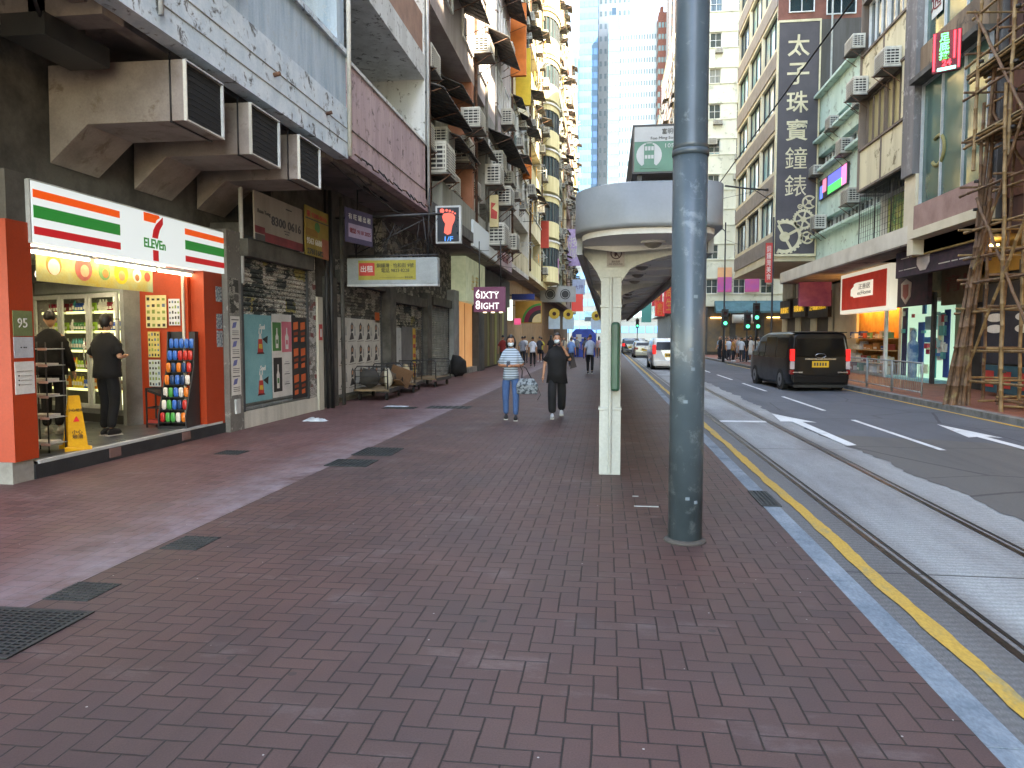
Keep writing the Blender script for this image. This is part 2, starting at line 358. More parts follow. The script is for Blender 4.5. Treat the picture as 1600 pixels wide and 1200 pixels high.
cover(-3.42, -3.12, 4.02, 4.34, 'small iron cover just beyond the large grating'); cover(-3.36, -3.06, 5.12, 5.48, 'small iron cover at the dusty paving edge')
cover(-5.36, -5.0, 9.45, 9.8, 'dark cover before the orange convenience shop'); cover(-4.1, -3.1, 16.3, 16.9, 'distant iron cover on the walkway behind the gratings')
grating('drain_grating', -3.5, -2.95, 8.75, 9.25, 10, 8, 'square iron grating lying alone past the small covers')
grating('drain_grating', -3.45, -2.9, 9.6, 10.3, 10, 8, 'square iron grating set behind another one')
grating('drain_grating', -5.05, -4.3, 16.1, 16.5, 10, 8, 'iron grating near the parked trolleys')
grating('kerb_drain', 1.47, 1.66, 7.15, 7.85, 5, 14, 'kerbside drain grating between brick and yellow line', .006)
tag(MB().box(.27, .52, 7.02, 7.45, -.01, .004, PAVE).box(.27, .5, 7.0, 7.02, 0, .007, LGREY).box(.27, .33, 7.43, 7.46, 0, .007, LGREY).build('access_hatch', base=True), 'brick filled hatch with metal edge beside the steel pole', 'access hatch')
rag = MB()
for (cx, cy, s, lab, nm) in ((-5.55, 13.5, .3, 'crumpled white plastic bag lying on paving', 'plastic_bag'), (-4.85, 16.65, .36, 'flat sheet of white paper lying on paving', 'litter_paper')):
    mb = MB(); n = 9; rnd = random.Random(int(s*100)); b = 0; hh = .09 if nm == 'plastic_bag' else .012
    for i in range(n):
        for j in range(n):
            u, v = i/(n-1)-.5, j/(n-1)-.5; e = max(0, 1-(2*max(abs(u), abs(v)))**3)
            mb.v.append((cx+u*s*1.5+rnd.uniform(-.02,.02), cy+v*s*.7+rnd.uniform(-.02,.02), .006+e*rnd.uniform(.2, 1)*hh))
    for i in range(n-1):
        for j in range(n-1): a = i*n+j; mb.face((a, a+n, a+n+1, a+1), pm('white_plastic_film', '#c9d2d4', '#a9b2b5', rough=.4, sc=8), nm == 'plastic_bag')
    tag(mb.build(nm, base=True), lab, 'litter')
# ================================================================ BUILDING PIECES (local frame: facade faces +X, y runs along it)
def ac_mesh():
    """an air conditioner box with its bracket: casing + grille sub-part"""
    a = MB().box(0, .42, -.42, .42, 0, .52, AC1).box(.0, .46, -.44, .44, -.03, 0, AC2)
    g = MB(); 
    for s in (-1, 1):
        g.box(.06, .4, s*.425, s*.42, .05, .47, BLK)
        for k in range(6): g.box(.05, .41, s*.44, s*.425, .06+k*.075, .085+k*.075, AC1)
        for k in range(4): g.box(.06+k*.105, .075+k*.105, s*.448, s*.44, .05, .47, AC1)
    g.box(.42, .425, -.36, .36, .05, .47, BLK)
    for k in range(9): g.box(.425, .44, -.36, .36, .06+k*.046, .08+k*.046, AC1)
    br = MB()
    for s in (-.36, .36): br.tube([(0, s, -.03), (.5, s, -.03)], .014, RUST, 5).tube([(0, s, -.4), (.46, s, -.04)], .012, RUST, 5)
    return a, g, br
AC1 = pm('aged_cream_casing', '#c9c7ba', '#a5a297', rough=.55, sc=3, streak=True); AC2 = pm('grimy_casing', '#77756c', '#55524b', rough=.7)
_ac = None
def ac(parent, loc, rz=0, s=1.0, name='air_conditioner'):
    global _ac
    if _ac is None:
        _ac = ac_mesh(); _ac = [m.build('x') for m in _ac]
        for o in _ac: COL.objects.unlink(o)
    a = bpy.data.objects.new(name, _ac[0].data); g = bpy.data.objects.new('grille', _ac[1].data); b = bpy.data.objects.new('bracket', _ac[2].data)
    for o in (a, g, b): COL.objects.link(o)
    a.parent = parent; g.parent = a; b.parent = a; a.location = loc; a.rotation_euler = (0, 0, rz); a.scale = (s*_ar.uniform(.85, 1.1), s*_ar.uniform(.8, 1.1), s*_ar.uniform(.75, 1.15)); return a
_ar = random.Random(77)
_wm = {}
CURT = pm('curtain_behind_glass', '#8d8f86', '#5c6260', rough=.25, streak=True, sc=5, bump=0); CURT2 = pm('dim_blue_curtain_glass', '#56707a', '#34434a', rough=.2, streak=True, sc=4, bump=0)
def win(parent, loc, w, h, nx, nz, fm, gm, name='window', rz=0, ft=.05, d=.05):
    key = (round(w,2), round(h,2), nx, nz, fm.name, gm.name, ft)
    if key not in _wm:
        mb = MB(); mb.poly([(-.03,-w/2,0),(-.03,w/2,0),(-.03,w/2,h),(-.03,-w/2,h)], gm)
        mb.box(-.045, d, -w/2, w/2, 0, ft, fm).box(-.045, d, -w/2, w/2, h-ft, h, fm).box(-.045, d, -w/2, -w/2+ft, ft, h-ft, fm).box(-.045, d, w/2-ft, w/2, ft, h-ft, fm)
        for i in range(1, nx): y = -w/2+w*i/nx; mb.box(-.04, d*.7, y-ft*.4, y+ft*.4, ft, h-ft, fm)
        for i in range(1, nz): z = h*i/nz; mb.box(-.04, d*.6, -w/2+ft, w/2-ft, z-ft*.35, z+ft*.35, fm)
        # curtains and shelves behind the glass
        me = mb.build('x'); COL.objects.unlink(me); _wm[key] = me.data
    o = bpy.data.objects.new(name, _wm[key]); COL.objects.link(o); o.parent = parent; o.location = loc; o.rotation_euler = (0, 0, rz); return o
AWN = pm('weathered_awning_sheet', '#5c5a56', '#3a3835', rough=.8, sc=3, col3='#6e4f38'); AWNG = pm('green_awning_sheet', '#7fb0a0', '#5a8577', rough=.6)
def awning(parent, y0, y1, z, out=.9, drop=.35, m=None, name='awning'):
    mb = MB(); n = max(2, int((y1-y0)/.18)); m = m or AWN
    for i in range(n):
        ya = y0+(y1-y0)*i/n; yb = y0+(y1-y0)*(i+1)/n; k = .02 if i % 2 else 0
        mb.prism([(0, z+k), (out, z-drop+k), (out, z-drop+k-.03), (0, z+k-.03)], 'y', ya, yb, m)
    for y in (y0+.05, (y0+y1)/2, y1-.05): mb.tube([(0, y, z-drop-.35), (out*.95, y, z-drop-.04)], .015, RUST, 5)
    return mb.build(name, parent)
def pipes(parent, y, z0, z1, n=1, m=None, x=.06, name='drain_pipe'):
    for k in range(n):
        mb = MB().tube([(x, y+k*.13, z0), (x, y+k*.13, z1)], .045, m or RUST, 8)
        for z in range(int(z0)+1, int(z1), 2): mb.box(0, x+.06, y+k*.13-.06, y+k*.13+.06, z, z+.04, RUST)
        mb.build(name, parent)
def rack(parent, y, z, m=None):      # laundry rack of rods with a few clothes
    mb = MB(); m = m or LGREY
    for k in range(4): mb.tube([(.1+.2*k, y-.8, z), (.1+.2*k, y+.8, z)], .012, m, 5)
    for s in (-.8, .8): mb.tube([(0, y+s, z-.3), (.75, y+s, z)], .014, m, 5).tube([(0, y+s, z), (.75, y+s, z)], .014, m, 5)
    mb.build('laundry_rack', parent)
CL = ['#c8c9cf', '#6d83a8', '#c98f8f', '#d8d2bc', '#5d6b66', '#e0a24a']
def clothes(parent, y, z, rnd):
    for k in range(3):
        mb = MB(); m = pm('hung_cloth_%d' % rnd.randrange(6), CL[rnd.randrange(6)], rough=.9); yy = y-.6+.45*k; x = .1+.2*rnd.randrange(4)
        mb.prism([(yy, z), (yy+.35, z), (yy+.3, z-.55), (yy+.04, z-.6)], 'x', x-.01, x+.015, m); mb.build('hanging_laundry', parent)
def grid_wall(mb, y0, y1, z0, z1, ops, m, x0=-.25, x1=0):
    """solid wall with real openings: ops = (ya, yb, za, zb) sharing za, zb"""
    if not ops: mb.box(x0, x1, y0, y1, z0, z1, m); return
    za, zb = ops[0][2], ops[0][3]
    mb.box(x0, x1, y0, y1, z0, za, m).box(x0, x1, y0, y1, zb, z1, m); y = y0
    for o in ops: mb.box(x0, x1, y, o[0], za, zb, m); y = o[1]
    mb.box(x0, x1, y, y1, za, zb, m)
def block(name, label, loc, rz, W, z1, H, wm, fh=3.1, bays=3, ww=1.6, wh=1.5, sill=.9, nx=2, nz=1, gm=None, fm=None, trim=None, D=9, gd=1.4, acp=.35, awp=.2, rk=.2, seed=1,
          cat='building', grp=None, ground=None, band=None, bandp=.12, pipe=True, balc=0, bm=None, awm=None, acside=0, roof=True, litwin=None):
    rnd = random.Random(seed); t = thing(name, label, cat, loc, rz, grp)
    gm = gm or GLASS_D; fm = fm or LGREY; mb = MB(); tr = MB()
    mb.box(-D, -.62, 0, W, z1+.02, H, wm)
    mb.box(-D, -gd, .03, W-.03, 0, z1-.02, ground or DARK)
    mb.box(-.62, 0, 0, W, z1, z1+.25, wm)
    mb.box(-gd, -.62, .0, W, z1-.02+.001, z1+.02, SOFF)
    nf = int((H-z1-.25)/fh); bw = W/bays; tz = z1+.25+nf*fh
    for f in range(nf):
        z = z1+.25+f*fh
        if balc and (f % balc == 0):
            mb.box(-.62, 0, 0, .25, z, z+fh, wm).box(-.62, 0, W-.25, W, z, z+fh, wm).box(-.12, 0, .25, W-.25, z, z+1.05, bm or wm).box(-.62, 0, .25, W-.25, z+fh-.3, z+fh, wm)
            for b in range(bays):
                win(t, (-.6, bw*(b+.5), z+.3), bw*.7, 2.2, nx, nz, fm, gm)
            if rnd.random() < .7: rack(t, W*rnd.uniform(.3, .7), z+1.5)
            if rnd.random() < .7: clothes(t, W*rnd.uniform(.3, .7), z+1.5, rnd)
            continue
        ops = [(bw*(b+.5)-ww/2, bw*(b+.5)+ww/2, z+sill, z+sill+wh) for b in range(bays)]
        grid_wall(mb, 0, W, z, z+fh, ops, wm)
        for b in range(bays):
            yc = bw*(b+.5)
            win(t, (-.2, yc, z+sill), ww, wh, nx, nz, fm, rnd.choice((gm, gm, gm, CURT, CURT2)))
            q = rnd.random()
            if q < acp: ac(t, (0, yc+rnd.choice((-.5, .5))*ww*.5, z+sill-.6 if rnd.random() < .6 else z+sill+wh-.55), 0, rnd.uniform(.8, 1.1))
            if rnd.random() < awp: awning(t, yc-ww/2-.15, yc+ww/2+.15, z+sill+wh+.25, rnd.uniform(.5, 1.0), rnd.uniform(.15, .4), awm)
            if rnd.random() < rk: rack(t, yc, z+sill-.1); clothes(t, yc, z+sill-.1, rnd)
        if band: tr.box(0, bandp, 0, W, z-.001, z+sill-.25, band)
        if trim: tr.box(0, .08, 0, W, z+sill-.1, z+sill-.02, trim).box(0, .08, 0, W, z+sill+wh+.02, z+sill+wh+.12, trim)
    if tz < H: mb.box(-.62, 0, 0, W, tz, H, wm)
    mb.box(-D-.05, .08, -.0, W, H, H+.25, trim or wm)
    if roof: mb.box(-D*.7, -D*.4, W*.3, W*.6, H+.25, H+2.4, wm)
    mb.build('wall', t)
    if tr.v: tr.build('spandrel_band' if band else 'string_course', t)
    if pipe: pipes(t, .25, z1+.3, H-.5, rnd.choice((1, 2)))
    return t

# ================================================================ LEFT SIDE, NEAR
BLUEW = pm('peeling_blue_white_paint', '#cdd9de', '#b5c6cf', sc=2.2, rough=.8, col3='#5c5f5e', sc3=4.5, bump=.3, bs=30, streak=False, thr=(.4, .6))
BLUEG = pm('peeling_blue_grey_paint', '#aebfc8', '#93a8b6', sc=5, rough=.8, col3='#a8b4b8', sc3=7, bump=.3, streak=True)
PINK = pm('faded_pink_render', '#b8a2a2', '#a08b8d', sc=2.5, rough=.85, col3='#6d5f60', sc3=4, bump=.25, streak=True)
GREYR = pm('dirty_grey_render', '#8e8c84', '#67655e', sc=1.5, rough=.9, col3='#49463f', sc3=3, bump=.25, streak=True)
BEIGE = pm('warm_beige_render', '#a29a85', '#857c68', rough=.85)
WSTAIN = pm('stained_white_paint', '#ccd0cd', '#b0b3af', sc=1.8, rough=.8, col3='#6a6b66', sc3=5, streak=True)
DKCON = pm('sooty_concrete', '#5a5852', '#3e3c38', sc=2, rough=.9, bump=.3)
TILED = pm('dark_floor_tile', '#2d3133', '#23272a', rough=.35, sc=3)
ORNG = pm('orange_painted_panel', '#ae3a14', '#a03511', rough=.5, sc=.8, bump=.05)
b1 = thing('concrete_building', 'blue white peeling concrete building above the orange shop', 'building', (-6.4, -8, 0))
O = Vector((6.4, 8, 0))       # world -> local of b1
def L(mb): return mb.xf(Matrix.Translation(O))
mb = MB()
mb.box(-12, -6.86, -8, 14, 3.42, 5.2, DKCON)                     # wall over the shop
mb.box(-12, -5.25, -8, 13.99, 5.2, 5.45, SOFF)                   # soffit slab
for y in (1.5, 7.3, 13.5): mb.box(-6.85, -5.25, y, y+.35, 4.98, 5.2, SOFF)
mb.box(-5.6, -5.42, -8, 13.99, 5.1, 5.199, SOFF)
L(mb).build('soffit', b1)
mb = MB(); mb.box(-5.25, -5.0, -8, 14, 5.06, 6.02, BLUEW).box(-5.25, -5.03, -8, 14, 6.02, 7.0, BLUEG).box(-5.3, -4.97, -8, 14, 7.0, 7.1, BLUEW)
for k in (5.35, 5.62): mb.box(-5, -4.992, -8, 14, k, k+.012, GREYR)
L(mb).build('parapet', b1)
mb = MB().box(-12, -6.9, -8, 13.99, 5.45, 17, BEIGE).box(-6.9, -5.05, 13.62, 13.99, 5.45, 9.4, BLUEG).box(-6.9, -5.0, -8, 14, 9.4, 10.9, BLUEW).box(-6.9, -5.0, -8, 14, 13.4, 14.9, BLUEW).box(-6.9, -5.05, 2, 2.4, 5.45, 9.4, BLUEG).box(-6.9, -5.3, 13.6, 13.9, 10.9, 13.4, BLUEG)
L(mb).build('wall', b1)
L(MB().tube([(-4.96, 7.5, 6.3), (-4.96, 9.6, 6.3)], .03, AC1, 6).box(-4.99, -4.9, 9.55, 9.7, 6.24, 6.4, AC1)).build('cable_conduit', b1)
L(MB().tube([(-4.97, 7.9, 5.2), (-4.97, 7.9, 7)], .03, LGREY, 6)).build('drain_pipe', b1)
for (y, z) in ((10.8, 5.55), (12.9, 5.6)): L(MB().tube([(-5, y, z), (-4.9, y, z+.02)], .035, RUST, 8)).build('pipe_stub', b1)
L(MB().tube([(-4.94, 13.93, 5.1), (-4.93, 13.93, 9.3)], .045, AC1, 8)).build('drain_pipe', b1)
# side beam at the shop's near end with its stone plinth
L(MB().box(-10, -6.42, 7.26, 7.56, 2.88, 3.42, DKCON)).build('shop_beam', b1); L(MB().box(-10, -6.42, 7.2, 7.5, 0, .24, CONC)).build('plinth', b1)
L(MB().box(-12, -9.9, 7.3, 12.3, 0, 3.42, pm('shop_back_paint', '#b9b7ae')).box(-9.9, -6.4, 12.1, 12.19, .2, 3.42, WHITE).box(-9.9, -6.9, 7.3, 12.2, 2.95, 3.42, WHITE).box(-9.9, -6.9, 7.3, 7.5, .2, 2.95, WHITE)).build('shop_interior', b1)
st = L(MB().box(-10, -6.42, 7.56, 11.7, 0, .19, TILED).box(-10, -6.0-.4, 7.5, 11.7, .001, .17, TILED)).build('shop_step', b1)
L(MB().box(-6.47, -6.395, 7.56, 11.6, .17, .205, LGREY)).build('step_nosing', b1)
for y in (8.75, 10.4): L(MB().box(-6.4, -6.39, y, y+.22, .04, .16, pm('brown_sticker', '#7c5b55', '#63504c'))).build('step_sticker', b1)
L(MB().box(-9.9, -6.5, 7.5, 12, .19, .2, pm('shop_floor', '#55585a', '#3e4244', rough=.3))).build('shop_floor', b1)
L(MB().box(-6.75, -6.4, 7.22, 7.56, .24, 2.88, ORNG)).build('orange_pillar', b1)
L(MB().box(-10, -6.75, 7.22, 7.3, .24, 2.88, ORNG)).build('orange_pillar', b1)
L(MB().box(-6.95, -6.4, 11.12, 11.68, .17, 2.7, ORNG)).build('orange_pillar', b1)
# wall mesh vent at the far left
mb = MB().box(-8.6, -6.87, 7.95, 8.0, 3.5, 4.9, DARK)
for i in range(26): x = -8.5+i*.06; mb.box(x, x+.008, 7.93, 7.945, 3.55, 4.85, GREY)
for i in range(14): z = 3.6+i*.09; mb.box(-8.5, -6.95, 7.92, 7.93, z, z+.008, GREY)
mb.box(-6.95, -6.88, 7.9, 7.95, 3.5, 4.9, DKCON); L(mb).build('mesh_vent', b1)
# black duct elbow hanging from the soffit
mb = MB().box(-6.25, -5.75, 7.1, 8.1, 4.72, 4.95, BLK).box(-6.1, -5.9, 7.3, 7.9, 4.95, 5.2, BLK).tube([(-6.25, 7.2, 4.8), (-6.7, 7.15, 4.95), (-7.3, 7.3, 5.15)], .05, BLK, 6).tube([(-5.8, 7.1, 4.9), (-5.6, 6.7, 5.1), (-5.5, 6, 5.18)], .02, WIRE, 5)
mb.xf(Matrix.Translation((0, 0, 0)))
tag(mb.build('exhaust_box', base=True), 'black box hanging under the soffit before the first duct', 'exhaust box')
# three sloping ventilation ducts
DUCT = pm('dusty_white_duct', '#8e867e', '#736a64', sc=1.5, rough=.7, col3='#6f6357', sc3=2.5, bump=.1)
for k, (ya, yb, lab) in enumerate(((8.42, 9.3, 'largest near square vent duct under the soffit'), (10.05, 10.98, 'middle square vent duct between two similar ducts'), (11.7, 12.6, 'far square vent duct above the phone number posters'))):
    t = thing('ventilation_duct', lab, 'duct', (-5.9, ya, 4.2), 0, 'ventilation ducts over the shop'); w_ = yb-ya
    MB().prism([(-.92, -.45), (-.9, .72), (.86, .72), (.86, 0), (-.4, 0)], 'y', 0, w_, DUCT).build('casing', t, bevel=.008)
    mb = MB().box(.86, .9, 0, w_, 0, .02, AC1).box(.86, .9, 0, w_, .7, .72, LGREY).box(.86, .9, 0, .02, .02, .7, AC1).box(.86, .9, w_-.03, w_, .03, .69, LGREY); mb.build('opening_frame', t)
    mb = MB().poly([(.865, .03, .03), (.865, w_-.03, .03), (.865, w_-.03, .69), (.865, .03, .69)], DARKSHEET)  # flat black sheet paints the shade inside the duct mouth
    for i in range(9): mb.box(.866, .87, .03, w_-.03, .09+i*.07, .094+i*.07, BLK)
    mb.build('louvre', t); MB().tube([(.7, -.012, -.02), (.7, -.012, .8)], .012, BLK, 5).tube([(.7, w_+.012, -.02), (.7, w_+.012, .8)], .012, BLK, 5).box(.69, .71, -.02, w_+.02, -.02, -.003, BLK).build('hanger', t)

# ---------------------------------------------------------------- the convenience shop sign
LW = lamp_mat('backlit_white', '#cfe0ee', .34)
def li(n, c, s=.3): return lamp_mat('backlit_'+n, c, s)
OR_, GR_, RD_ = li('orange', '#e2551c'), li('green', '#157a35'), li('red', '#b01c26')
sg = thing('shop_sign', 'long white lit sign with orange green and red stripes', 'sign', (-6.36, 7.55, 2.67))
MB().box(-.2, 0, 0, 4.42, 0, .68, LW).box(-.21, -.005, -.02, 0, -.01, .69, LGREY).box(-.21, -.005, 4.42, 4.44, -.01, .69, LGREY).box(-.21, -.01, 0, 4.42, .68, .7, LGREY).build('light_box', sg)
for (a, b) in ((.02, 1.5), (3.01, 4.41)):
    for (z, h, m) in ((.5, .09, OR_), (.275, .14, GR_), (.09, .09, RD_)): MB().box(.001, .004, a, b, z, z+h, m).build('stripe', sg)
cx = 2.25
def yz(pts, x0, x1, m): return MB().prism([(cx+a, b) for a, b in pts], 'x', x0, x1, m)
yz([(-.24, .55), (-.24, .67), (.1, .67), (.13, .64), (.05, .6), (.02, .55)][::1], .001, .006, OR_).build('numeral_bar', sg)
yz([(.12, .6), (.2, .66), (.2, .56), (.12, .47), (.08, .38), (.07, .34), (-.06, .34), (-.03, .45), (.04, .54)], .001, .006, RD_).build('numeral_stem', sg)
yz([(-.05, .17), (.075, .17), (.075, .02), (-.05, .02)], .001, .006, RD_).build('numeral_foot', sg)
text('ELEVEn', .17, GR_, sg, (.004, cx, .255), FE, bold=.02, fit=(.5, .13))
# fluorescent tubes below the sign
for k, (ya, yb) in enumerate(((7.8, 8.8), (8.9, 10.2), (10.25, 11.2))):
    t = thing('tube_light', ['nearest white tube light under the striped sign', 'middle white tube light under the striped sign', 'farthest white tube light under the striped sign'][k], 'light', (-6.62, ya, 2.6), 0, 'tube lights under the striped sign')
    MB().box(-.05, .05, 0, yb-ya, .02, .06, WHITE).build('housing', t); MB().tube([(0, .02, 0), (0, yb-ya-.02, 0)], .019, lamp_mat('lit_tube', '#fff3d8', 9), t and 8).build('tube', t)
    t = thing('tube_light', ['nearest tube light of the inner row', 'middle tube light of the inner row', 'farthest tube light of the inner row'][k], 'light', (-7.0, ya+.05, 2.72), 0, 'inner tube lights of the shop')
    MB().box(-.05, .05, 0, yb-ya, .02, .06, WHITE).build('housing', t); MB().tube([(0, .02, 0), (0, yb-ya-.02, 0)], .019, lamp_mat('lit_tube', '#fff3d8', 9), 8).build('tube', t)
for (x, y) in ((-8.3, 8.6), (-8.3, 10.2)): tag(MB().box(x-.6, x+.6, y-.08, y+.08, 2.9, 2.949, lamp_mat('ceiling_lamp', '#fff6e0', 14)).build('ceiling_lamp', base=True), 'ceiling strip lamp %s inside the shop' % ('nearer the newspaper shelf' if y < 9 else 'nearer the fridge'), 'light', 'ceiling lamps inside the shop')
# dessert banner
t = thing('dessert_banner', 'yellow banner of round desserts behind the tube lights', 'banner', (-6.75, 8.05, 2.28))
MB().box(-.01, 0, 0, 2.27, 0, .4, pm('banner_yellow', '#cbb24a', '#b7c8a0', sc=1.2)).build('banner_cloth', t)
for k, (y, c, r) in enumerate(((.28, '#c98342', .13), (.28, '#efe4cf', .1), (.8, '#d8766a', .16), (.82, '#f0c9a0', .08), (1.2, '#7fae6e', .12), (1.22, '#d08a52', .06), (1.55, '#e8d23c', .15), (1.56, '#d9a070', .07), (1.9, '#e9e4d4', .1), (1.9, '#a86a46', .05), (2.14, '#c85a4a', .07))):
    MB().disc((.002+.001*(k % 2), y, .22-.03*(k % 2)), (1, 0, 0), r, pm('dessert_%d' % k, c, sc=20), 20, .002).build('dessert_picture', t)
# drinks fridge with three glass doors
FR = Matrix.Translation((-8.75, 11.25, .2)) @ Matrix.Rotation(R(-22), 4, 'Z')
fr = thing('drinks_fridge', 'tall lit drinks fridge with three glass doors', 'fridge'); fr.matrix_world = FR; 
LIT = lamp_mat('fridge_light', '#e6f2c8', 1.1)
MB().box(-1.2, 1.2, .55, .6, .1, 2.3, LIT).box(-1.25, -1.2, 0, .6, 0, 2.35, DGREY).box(1.2, 1.3, 0, .6, 0, 2.35, GREY).box(-1.2, 1.2, 0, .6, 2.15, 2.35, GREY).box(-1.2, 1.2, 0, .6, 0, .25, GREY).box(-1.2, 1.2, -.005, 0, .02, .16, BLK).build('cabinet', fr)
for i in range(3):
    x0 = -1.2+i*.8; d = MB()
    d.box(x0+.01, x0+.07, -.04, -.006, .25, 2.12, LGREY).box(x0+.73, x0+.79, -.04, -.006, .25, 2.12, LGREY).box(x0+.07, x0+.73, -.04, -.006, .25, .32, LGREY).box(x0+.07, x0+.73, -.04, -.006, 2.05, 2.12, LGREY)
    dd = d.build('door', fr); MB().tube([(x0+.7, -.05, .9), (x0+.7, -.07, 1.1), (x0+.7, -.05, 1.4)], .012, CHROME, 6).build('handle', dd)
    for z in (.55, .87, 1.19, 1.51, 1.83): MB().box(x0+.03, x0+.77, .06, .5, z-.012, z, WHITE).box(x0+.03, x0+.77, .045, .06, z-.03, z+.01, lamp_mat('shelf_strip', '#dfe8a8', .8)).build('shelf', fr)
rnd = random.Random(3); BC = ['#2e6b3a', '#c8452f', '#e0c53a', '#2f55a0', '#d9d9d2', '#7a4a2a', '#8fb53a', '#d98a2e', '#3a8f8f', '#8a2a3a']; bots = []
BN = ['dark green', 'red', 'yellow', 'blue', 'white', 'brown', 'light green', 'orange', 'teal', 'maroon']; ORD = ['first', 'second', 'third', 'fourth', 'fifth', 'sixth', 'seventh', 'eighth', 'ninth']
for k, c in enumerate(BC):
    m = pm('drink_%d' % k, c, rough=.25, sc=8); h = .2 if k % 3 else .15
    mb = MB().tube([(0,0,0), (0,0,h*.7), (0,0,h*.85), (0,0,h)], [.033, .033, .014, .014], m, 8) if k % 3 else MB().tube([(0,0,0), (0,0,h)], .034, m, 8)
    mb.box(-.03, .03, -.0355, -.033, h*.25, h*.55, PAPER); o = mb.build('drink_bottle'); bots.append(o)
used = set()
for i in range(3):
    for zi, z in enumerate((.55, .87, 1.19, 1.51, 1.83)):
        kk = rnd.randrange(10)
        for j in range(9):
            if rnd.random() < .3: kk = rnd.randrange(10)
            b = bots[kk] if kk not in used else bots[kk].copy()
            if kk in used: COL.objects.link(b)
            used.add(kk); b.matrix_world = FR @ Matrix.Translation((-1.2+i*.8+.08+j*.08, .13, z+.001)); tag(b, '%s bottle, %s from the left on the %s shelf of the %s fridge door' % (BN[kk], ORD[j], ORD[4-zi].replace('first', 'top'), ('left', 'middle', 'right')[i]), 'bottle', 'drinks in the lit fridge')
for k in range(10):
    if k not in used: bpy.data.objects.remove(bots[k])
t = thing('chill_sign', 'black sign reading Chill above the fridge', 'sign', (-8.95, 10.95, 2.5), R(-22)); MB().box(-.9, .9, 0, .03, 0, .3, BLK).build('panel', t); text('Chill', .2, lamp_mat('sign_white', '#e8e8e8', .8), t, (-.25, -.004, .14), FC)
# posters on the orange back wall
for (x0, x1, z0, z1, c, lab) in ((-7.32, -6.97, 1.76, 2.28, '#d9cf9c', 'cream price poster top left'), (-6.93, -6.74, 1.8, 2.22, '#c9ccd0', 'pale poster right of the cream price poster'), (-7.3, -7.1, 1.29, 1.7, '#c9b56a', 'yellow drinks poster in the middle'), (-7.3, -7.1, .82, 1.25, '#b8c2bc', 'pale grid poster lowest on the orange wall')):
    t = thing('wall_poster', lab + ', by the fridge' if 'lowest' not in lab else lab, 'poster', (x0, 11.0, z0)); y0 = 0
    MB().box(0, x1-x0, -.012, 0, 0, z1-z0, pm('poster'+c[1:], c, rough=.6)).build('sheet', t); g = MB(); r3 = random.Random(int(z0*100))
    for i in range(4):
        for j in range(5):
            cc = pm('print_%d' % r3.randrange(5), ['#3a3630', '#b0563c', '#7d8f4a', '#5a6f8a', '#c9a23c'][r3.randrange(5)]); a = (x1-x0)*(i+.2)/4; b = (z1-z0)*(j+.2)/5
            g.box(a, a+(x1-x0)*.14, -.014, -.0125, b, b+(z1-z0)*.12*r3.uniform(.5, 1), cc)
    g.build('print', t)
tag(MB().box(-7.45, -6.62, 11.02, 11.1, .2, 2.95, ORNG).build('orange_partition', base=True), 'orange partition panel between fridge and doorway', 'panel')
tag(MB().box(-6.7, -6.665, 10.98, 11.01, .2, 2.95, AC1).build('door_jamb', base=True), 'thin cream upright at the shop opening', 'post')
# snack rack
t = thing('snack_rack', 'black stepped rack of colourful snack bags and candy', 'display rack', (-6.68, 10.55, .2), R(8))
MB().prism([(-.1, 0), (-.62, 0), (-.62, 1.5), (-.5, 1.5), (-.44, .95), (-.1, .2)], 'x', -.02, 0, BLK).prism([(-.1, 0), (-.62, 0), (-.62, 1.5), (-.5, 1.5), (-.44, .95), (-.1, .2)], 'x', .4, .42, BLK).box(0, .4, -.62, -.6, 0, 1.5, BLK).box(0, .4, -.6, -.1, 0, .04, BLK).build('frame', t)
t.rotation_euler = (0, 0, R(188)); t.location = (-6.42, 10.45, .2)
sh = MB(); pk = []; r4 = random.Random(9)
for k in range(7):
    z = .1+k*.19; y = -.12-k*.062
    sh.box(0, .4, y-.14, y, z-.012, z, BLK)
sh.build('shelf', t)
for k in range(7):
    z = .1+k*.19; y = -.12-k*.062
    for i in range(5):
        c = ['#2f6bc0', '#c0302c', '#3f9a4a', '#e07a2c', '#d8d2c8', '#20406a'][0 if k == 6 else r4.randrange(6)]
        mb = MB().ell((.04+i*.08, y-.02, z+.075), (.036, .02, .075), pm('snack_'+c[1:], c, rough=.3, sc=20), 16, 8, lambda p: Vector((math.copysign(abs(p.x)**.45, p.x), p.y*(1-abs(p.z)**3), math.copysign(abs(p.z)**.6, p.z))))
        M_ = t.matrix_basis.copy(); M_ = Matrix.Translation(t.location) @ Matrix.Rotation(R(188), 4, 'Z'); mb.xf(M_)
        tag(mb.build('snack_bag', base=True), '%s snack bag, %s from the right in the %s row of the black rack' % ({'#2f6bc0': 'blue', '#c0302c': 'red', '#3f9a4a': 'green', '#e07a2c': 'orange', '#d8d2c8': 'white', '#20406a': 'navy'}[c], ORD[i], ORD[6-k].replace('first', 'top')), 'snack bag', 'snack bags on the black rack')
# basket stand
t = thing('basket_stand', 'small black wire stand with folded baskets', 'stand', (-7.0, 10.75, .2))
mb = MB()
for x in (-.12, .14):
    for y in (-.12, .12): mb.box(x-.01, x+.01, y-.01, y+.01, 0, .62, BLK)
for z in (.05, .3, .6): mb.box(-.13, .15, -.13, -.115, z, z+.02, BLK).box(-.13, .15, .115, .13, z, z+.02, BLK).box(-.13, -.115, -.115, .115, z, z+.02, BLK).box(.135, .15, -.115, .115, z, z+.02, BLK)
mb.build('frame', t); MB().box(-.1, .12, -.12, .1, .07, .12, pm('red_plastic', '#a3352c')).build('red_tray', t); MB().prism([(-.1, .6), (.2, .5), (.2, .46), (-.1, .56)], 'y', -.12, .12, BLK).build('basket', t)
